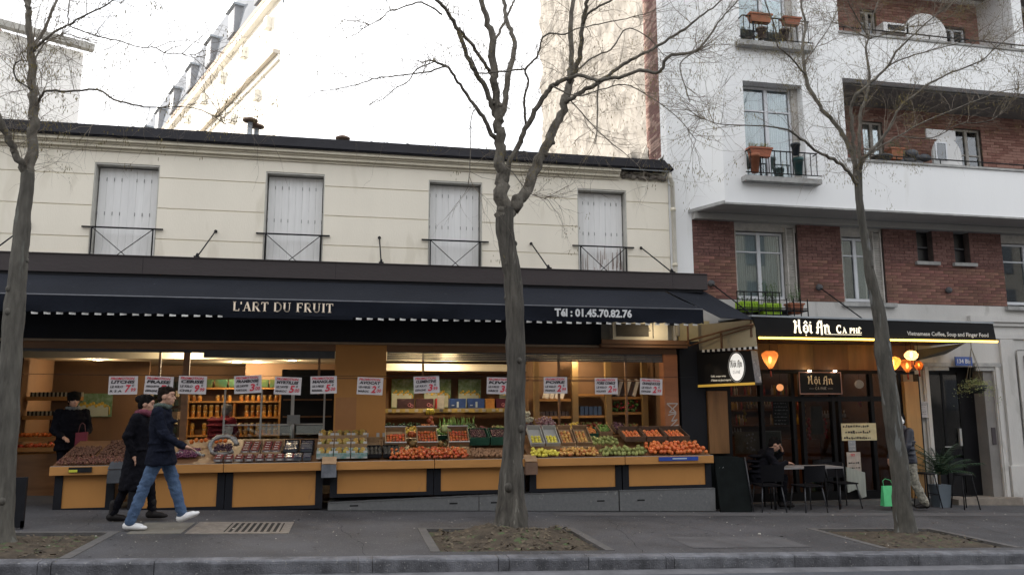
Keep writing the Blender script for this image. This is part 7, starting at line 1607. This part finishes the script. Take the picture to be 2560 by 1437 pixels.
def shoe(mb, an, dirx, diry=0., pitch=0., L=.29, h=.075, yaw=0.):
    """an: ankle point; shoe points along dirx"""
    a = V(*an); M3 = Matrix.Rotation(yaw,3,'Z')@Matrix.Rotation(pitch,3,'Y'); q = lambda x,y,z: a+M3@V(x,y,z)
    mb.ball(q(-.035,0,-.045), .052, 10, 8, (1,.8,.95), M3); mb.caps(q(-.02,0,-.045), q(L*.42,0,-.058), .050, .042, 12); mb.ball(q(L*.52,0,-.066), .046, 10, 8, (1.25,1.0,.62), M3); mb.caps(q(-.01,0,.01), q(.0,0,-.03), .048, .05, 10)
def body_parts(t, J, voxel=.0075, hands=True, hcurl=.6, nod=0., face=0.):
    m = MB(); q, M3 = head(m, J['head'], face, nod); m.caps(V(*J['neck'])-V(0,0,.02), V(*J['head'])+V(-.02,0,-.04), .058, .055); m.loft([(J['pel'][0],J['pel'][1],J['pel'][2]-.08,.08,.12),(J['pel'][0],J['pel'][1],J['pel'][2]+.08,.085,.13),((J['pel'][0]+J['chest'][0])/2,J['chest'][1],(J['pel'][2]+J['chest'][2])/2,.08,.12),(J['chest'][0],J['chest'][1],J['chest'][2],.10,.15),(J['neck'][0],J['neck'][1],J['neck'][2]-.02,.06,.09)],16)
    for s_ in 'RL':
        m.caps(J['sh'+s_],J['el'+s_],.045,.036); m.caps(J['el'+s_],J['wr'+s_],.036,.025); m.caps(J['chest'],J['sh'+s_],.07,.05); m.caps(J['pel'],J['hip'+s_],.09,.08); m.caps(J['hip'+s_],J['kn'+s_],.072,.05); m.caps(J['kn'+s_],J['an'+s_],.05,.035); m.ball(V(*J['an'+s_])+V(.03,0,-.03),.04,8,6,(1.6,.8,.7))
        if hands: 
            hd = J.get('hd'+s_, (V(*J['wr'+s_])-V(*J['el'+s_])).normalized()); hand(m, J['wr'+s_], hd, J.get('hu'+s_,(0,0,1)), 1., J.get('cu'+s_,hcurl), 1 if s_=='R' else -1)
    o = remesh(m, voxel, 'body', skin, t, 2); e = eyes(t,q); e.build('eyes', blackp, t, local=True); return q, M3
def legs_cloth(m, J, r=(.098,.072,.062)):
    for s_ in 'RL': 
        an = V(*J['an'+s_]); m.caps(J['pel'],J['hip'+s_],.12,r[0]+.01); m.caps(J['hip'+s_],J['kn'+s_],r[0],r[1]); m.caps(J['kn'+s_],an+V(0,0,-.0),r[1],r[2])
        kn = V(*J['kn'+s_]); d = (an-kn)
        for k in range(4): m.ball(an-d*(.05+.07*k)+V(.004*(-1)**k,.004*(-1)**(k//2),0), r[2]+.006+.002*(k%2), 10, 6, (1.04,1.02,.42))
        for k in range(3): m.ball(kn+d.normalized()*(.05*(k-1))+V(-.012,0,0), r[1]+.004, 10, 6, (1.0,1,.34))
    return m
def coat_cloth(m, J, hem, w=1., flare=1., sleeve=.058):
    p, c, n = [V(*J[k]) for k in ('pel','chest','neck')]; secs = [(p.x,p.y,hem,.15*w*flare,.19*w*flare),(p.x,p.y,hem+.02,.155*w*flare,.195*w*flare),(p.x,p.y,p.z+.05,.14*w,.185*w),((p.x+c.x)/2,c.y,(p.z+c.z)/2,.128*w,.175*w),(c.x,c.y,c.z,.135*w,.20*w),(c.x*.5+n.x*.5,c.y,c.z*.45+n.z*.55,.11*w,.185*w),(n.x,n.y,n.z,.07,.09),(n.x+.01,n.y,n.z+.05,.065,.072)]
    m.loft(secs, 24)
    for s_ in 'RL':
        sh, el, wr = [V(*J[k+s_]) for k in ('sh','el','wr')]; m.caps(c*.4+sh*.6, sh, .085, .074*w); m.caps(sh, el, .074*w, sleeve); d = (wr-el).normalized(); m.caps(el, wr-d*.012, sleeve, .044)
        for k in range(4): m.ball(el+(sh-el)*(.06*k)+V(0,0,0), sleeve+.006+.004*k, 10, 6, (1,1,.4)); m.ball(wr-d*(.02+.05*k), .05+.003*k, 9, 6, (.9,.9,.5))
    for k in range(5): m.ball((p.x+.02*(-1)**k, p.y-.04+.02*k, p.z+.02+.09*k), .15*w, 12, 8, (.92,1.22,.22))
    return m
# ---- walking man
x0 = -2.40; Y = 10.85
t = thing('person', (x0,Y,g(x0)), 'person walking right in a dark navy coat, blue jeans and white sneakers', 'person')
J = dict(pel=(.05,0,.96),chest=(.03,0,1.32),neck=(.03,0,1.52),head=(.075,0,1.655),shR=(.02,-.185,1.45),elR=(.12,-.25,1.17),wrR=(.36,-.22,1.03),shL=(.03,.185,1.45),elL=(.0,.23,1.18),wrL=(.03,.2,.95),hipR=(.04,-.09,.92),knR=(-.10,-.09,.54),anR=(-.24,-.10,.115),hipL=(.07,.09,.92),knL=(.21,.09,.55),anL=(.32,.09,.175),hdR=(.9,0,-.25),huR=(0,.3,1),cuR=.35)
q, M3 = body_parts(t, J, nod=.03, face=-.10)
m = MB(); legs_cloth(m, J); remesh(m, .011, 'jeans', jean, t, 3, .011)
m = MB(); coat_cloth(m, J, .80, 1.06, 1.16); remesh(m, .011, 'coat', coat, t, 3, .011)
m = MB(); hair(m, q, M3, .98, .97); remesh(m, .009, 'hair', hairb, t, 2)
m = MB()
for k in range(10): a = k*.628; m.ball((.035+.075*math.cos(a),.08*math.sin(a),1.535+.012*math.sin(k*1.9)), .045, 9, 6, (1,1,.8))
remesh(m, .01, 'scarf', scarfg, t, 2)
for s_,pt in (('R',0.03),('L',-.38)):
    m = MB(); shoe(m, J['an'+s_], 1, pitch=pt); o = remesh(m, .008, 'sneaker', sneak, t, 2)
# ---- woman in a long coat behind him
x0 = -2.86; Y = 11.65
t = thing('person', (x0,Y,g(x0)), 'person in a long dark coat, wine scarf and black boots, half hidden behind the man', 'person')
J = dict(pel=(.03,0,.92),chest=(.05,0,1.24),neck=(.06,0,1.43),head=(.11,0,1.545),shR=(.03,-.17,1.36),elR=(-.06,-.21,1.10),wrR=(.03,-.20,.88),shL=(.06,.17,1.36),elL=(.13,.21,1.1),wrL=(.26,.16,1.0),hipR=(.02,-.08,.88),knR=(-.05,-.08,.50),anR=(-.20,-.08,.11),hipL=(.05,.08,.88),knL=(.20,.08,.50),anL=(.25,.08,.11))
q, M3 = body_parts(t, J, voxel=.009, nod=.12)
m = MB(); legs_cloth(m, J, (.085,.062,.05)); remesh(m, .012, 'trousers', coatb, t, 3, .011)
m = MB(); coat_cloth(m, J, .40, .98, 1.35); remesh(m, .012, 'long_coat', coatb, t, 3, .011)
m = MB(); hair(m, q, M3, .98, 1.02, True); remesh(m, .01, 'hair', hairk, t, 2)
m = MB()
for k in range(10): a = k*.628; m.ball((.09+.085*math.cos(a),.085*math.sin(a),1.43+.015*math.sin(k*1.9)), .05, 9, 6, (1,1,.9))
remesh(m, .011, 'scarf', scarfm, t, 2)
for s_ in 'RL':
    m = MB(); shoe(m, J['an'+s_], 1, pitch=.0); m.caps(V(*J['an'+s_]), V(*J['an'+s_])+V(0,0,.13), .048, .052, 10); remesh(m, .01, 'boot', boot, t, 2)
# ---- customer inside at the left
p = at(178,1060,14.35); t = thing('person', (p.x,14.35,.12), 'person in a black jacket with grey collar inside the shop at the left', 'person', rz=R(-60))
J = dict(pel=(0,0,.90),chest=(.02,0,1.25),neck=(.03,0,1.46),head=(.06,0,1.59),shR=(.02,-.19,1.38),elR=(.05,-.26,1.1),wrR=(.25,-.16,1.0),shL=(.02,.19,1.38),elL=(.05,.26,1.1),wrL=(.24,.16,1.02),hipR=(0,-.09,.86),knR=(.02,-.1,.48),anR=(0,-.1,.1),hipL=(0,.09,.86),knL=(.03,.1,.48),anL=(.0,.1,.1))
q, M3 = body_parts(t, J, voxel=.01, nod=.1)
m = MB(); legs_cloth(m, J); remesh(m, .014, 'trousers', coatb, t, 3, .011)
m = MB(); coat_cloth(m, J, .78, 1.12, 1.05); remesh(m, .013, 'jacket', coatb, t, 3, .011)
m = MB(); hair(m, q, M3, 1.05, 1.1); remesh(m, .011, 'hair', hairk, t, 2)
m = MB()
for k in range(9): a = k*.7; m.ball((.03+.08*math.cos(a),.085*math.sin(a),1.46), .035, 8, 6)
remesh(m, .011, 'collar', M('grey_collar',(.13,.14,.14),.9,.2,10), t, 2)
a = at(190,1080,14.0); b_ = at(214,1130,14.0); t = thing('shopping_bag', (a.x,14.0,b_.z), 'flat wine red shopping bag held by the customer inside', 'bag'); m = MB(); m.box(a.x,b_.x,13.98,14.06,b_.z-.08,a.z,jit=.008); m.build('bag_body', M('wine_bag',(.14,.012,.025),.6,.2,6), t)
m = MB(); m.tube([(a.x+.03,14.02,a.z),(a.x+.05,14.02,a.z+.12),((a.x+b_.x)/2,14.02,a.z+.15),(b_.x-.05,14.02,a.z+.12),(b_.x-.03,14.02,a.z)],.006,5); m.build('handle', M('wine_bag2',(.14,.05,.05),.6), t)
# ---- shopper in red bending behind the glass
p = at(552,1060,15.0); t = thing('person', (p.x,15.0,.12), 'grey haired person in dark red and navy behind the glass panel', 'person', rz=R(70))
J = dict(pel=(-.1,0,.86),chest=(.05,0,1.12),neck=(.13,0,1.27),head=(.2,0,1.38),shR=(.06,-.18,1.22),elR=(.12,-.24,.98),wrR=(.3,-.18,.9),shL=(.06,.18,1.22),elL=(.12,.24,.98),wrL=(.3,.18,.9),hipR=(-.1,-.09,.82),knR=(-.05,-.1,.46),anR=(-.05,-.1,.1),hipL=(-.1,.09,.82),knL=(-.05,.1,.46),anL=(-.05,.1,.1))
q, M3 = body_parts(t, J, voxel=.011, nod=.3)
m = MB(); legs_cloth(m, J); remesh(m, .014, 'trousers', coat, t, 3, .011)
m = MB(); coat_cloth(m, J, .7, 1.05, 1.0); remesh(m, .014, 'red_coat', M('dark_red_coat',(.16,.012,.018),.9,.3,4,.3,30), t, 3, .011)
m = MB(); hair(m, q, M3, 1.0, 1.03); remesh(m, .012, 'hair', hairg, t, 2)
# ---- seated man at the café
sx = 7.30; sy = 13.3; t = thing('person', (sx,sy,g(sx)), 'person in black sitting head bowed at the café table, forearm on it', 'person', rz=R(-12))
J = dict(pel=(-.06,0,.52),chest=(.10,0,.84),neck=(.21,0,1.01),head=(.30,0,1.11),shR=(.12,-.18,.95),elR=(.25,-.24,.75),wrR=(.46,-.14,.79),shL=(.12,.18,.95),elL=(.30,.22,.80),wrL=(.47,.12,.96),hipR=(0,-.1,.50),knR=(.40,-.12,.52),anR=(.36,-.13,.11),hipL=(0,.1,.50),knL=(.40,.12,.52),anL=(.42,.13,.11),hdL=(-.1,-.1,1),huL=(1,0,0),hdR=(1,.1,-.05),cuR=1.0,cuL=.9)
q, M3 = body_parts(t, J, voxel=.0085, nod=.55)
m = MB(); legs_cloth(m, J, (.085,.07,.055)); remesh(m, .012, 'trousers', coatb, t, 3, .011)
m = MB(); coat_cloth(m, J, .42, 1.0, 1.0); remesh(m, .012, 'jacket', coatb, t, 3, .011)
m = MB(); hair(m, q, M3, .99, 1.0); remesh(m, .01, 'hair', hairk, t, 2)
for s_ in 'RL': m = MB(); shoe(m, J['an'+s_], 1); remesh(m, .01, 'shoe', boot, t, 2)
m = MB(); m.tube([(.425+.03*math.cos(a*.5),-.155+.033*math.sin(a*.5),.785+.01*math.cos(a*.5)) for a in range(14)],.007,5,cap=False); m.build('red_cuff', M('cuff_red',(.3,.02,.02),.7), t, local=True)
m = MB(); m.box(-.27,.15,-.2,.2,.42,.45); 
for (dx,dy) in ((-.25,-.18),(.13,-.18),(-.25,.18),(.13,.18)): m.tube([(dx,dy,.42),(dx,dy,0)],.012,5)
sc_ = thing('cafe_chair', (sx,sy,g(sx)), 'black café chair under the seated man', 'chair', 'black café chairs at the terrace table', R(-12)); m.build('seat_and_legs', chf, sc_, local=True)
m = MB(); m.box(-.3,-.27,-.2,.2,.55,.82); m.build('backrest', chf, sc_, local=True)
# ---- passer-by with headphones behind the right tree
p = at(2270,1260,13.0); t = thing('person', (p.x,13.0,g(p.x)), 'person in a dark puffer jacket with white headphones behind the right tree', 'person', rz=R(172))
J = dict(pel=(-.04,0,.94),chest=(-.02,0,1.28),neck=(.0,0,1.48),head=(.05,0,1.60),shR=(-.02,-.19,1.41),elR=(.05,-.25,1.14),wrR=(.18,-.20,.92),shL=(-.02,.19,1.41),elL=(.08,.26,1.13),wrL=(.24,.2,.90),hipR=(-.04,-.09,.90),knR=(.06,-.09,.51),anR=(.07,-.09,.1),hipL=(-.05,.09,.90),knL=(-.10,.09,.52),anL=(-.27,.09,.13),hdL=(.2,0,-1),hdR=(.2,0,-1))
q, M3 = body_parts(t, J, voxel=.009, nod=.12)
m = MB(); legs_cloth(m, J, (.10,.085,.075)); remesh(m, .012, 'patterned_trousers', M('patterned_cloth',(.36,.34,.28),.9,.1,24,.2,30,col2=(.10,.095,.08)), t, 3, .011)
m = MB(); coat_cloth(m, J, .84, 1.08, 1.0)
for k in range(6): m.ball((-.03,0,.92+.09*k), .205, 16, 8, (.76,1.06,.26))
remesh(m, .012, 'puffer_jacket', M('puffer_navy',(.012,.014,.024),.5,.2,4,.2,20), t, 2)
m = MB(); hair(m, q, M3, 1.0, 1.0); remesh(m, .01, 'hair', hairk, t, 2)
m = MB(); m.tube([q(-.01+.0*a,.10*math.cos(R(a)),.02+.125*math.sin(R(a))) for a in range(0,181,12)],.011,6)
for s_ in (-1,1): m.ball(q(-.005,.098*s_,-.005),.042,10,8,(.95,.5,1.15),M3)
m.build('headphones', M('headphone_white',(.7,.7,.7),.4), t, local=True)
for s_ in 'RL': m = MB(); shoe(m, J['an'+s_], 1); remesh(m, .01, 'shoe', boot, t, 2)
a = at(2205,1214,12.9); b_ = at(2240,1263,12.9); t = thing('green_bag', ((a.x+b_.x)/2,12.9,b_.z), 'bright mint green carrier bag held left of the right tree trunk', 'bag'); m = MB(); xm = (a.x+b_.x)/2
m.add([(a.x-.01,12.85,b_.z),(b_.x,12.85,b_.z),(b_.x,12.97,b_.z),(a.x-.01,12.97,b_.z),(a.x+.01,12.89,a.z),(b_.x-.01,12.89,a.z),(b_.x-.01,12.93,a.z),(a.x+.01,12.93,a.z)],[(3,2,1,0),(4,5,6,7),(0,1,5,4),(1,2,6,5),(2,3,7,6),(3,0,4,7)]); m.build('bag_body', M('mint_plastic',(.09,.50,.20),.5,.12,6,.3,20), t)
m = MB(); m.tube([(a.x+.04,12.91,a.z),(a.x+.06,12.95,a.z+.09),(xm,12.97,a.z+.12),(b_.x-.04,12.95,a.z+.09),(b_.x-.03,12.91,a.z)],.005,5); m.build('bag_handle', _mats['mint_plastic'], t)
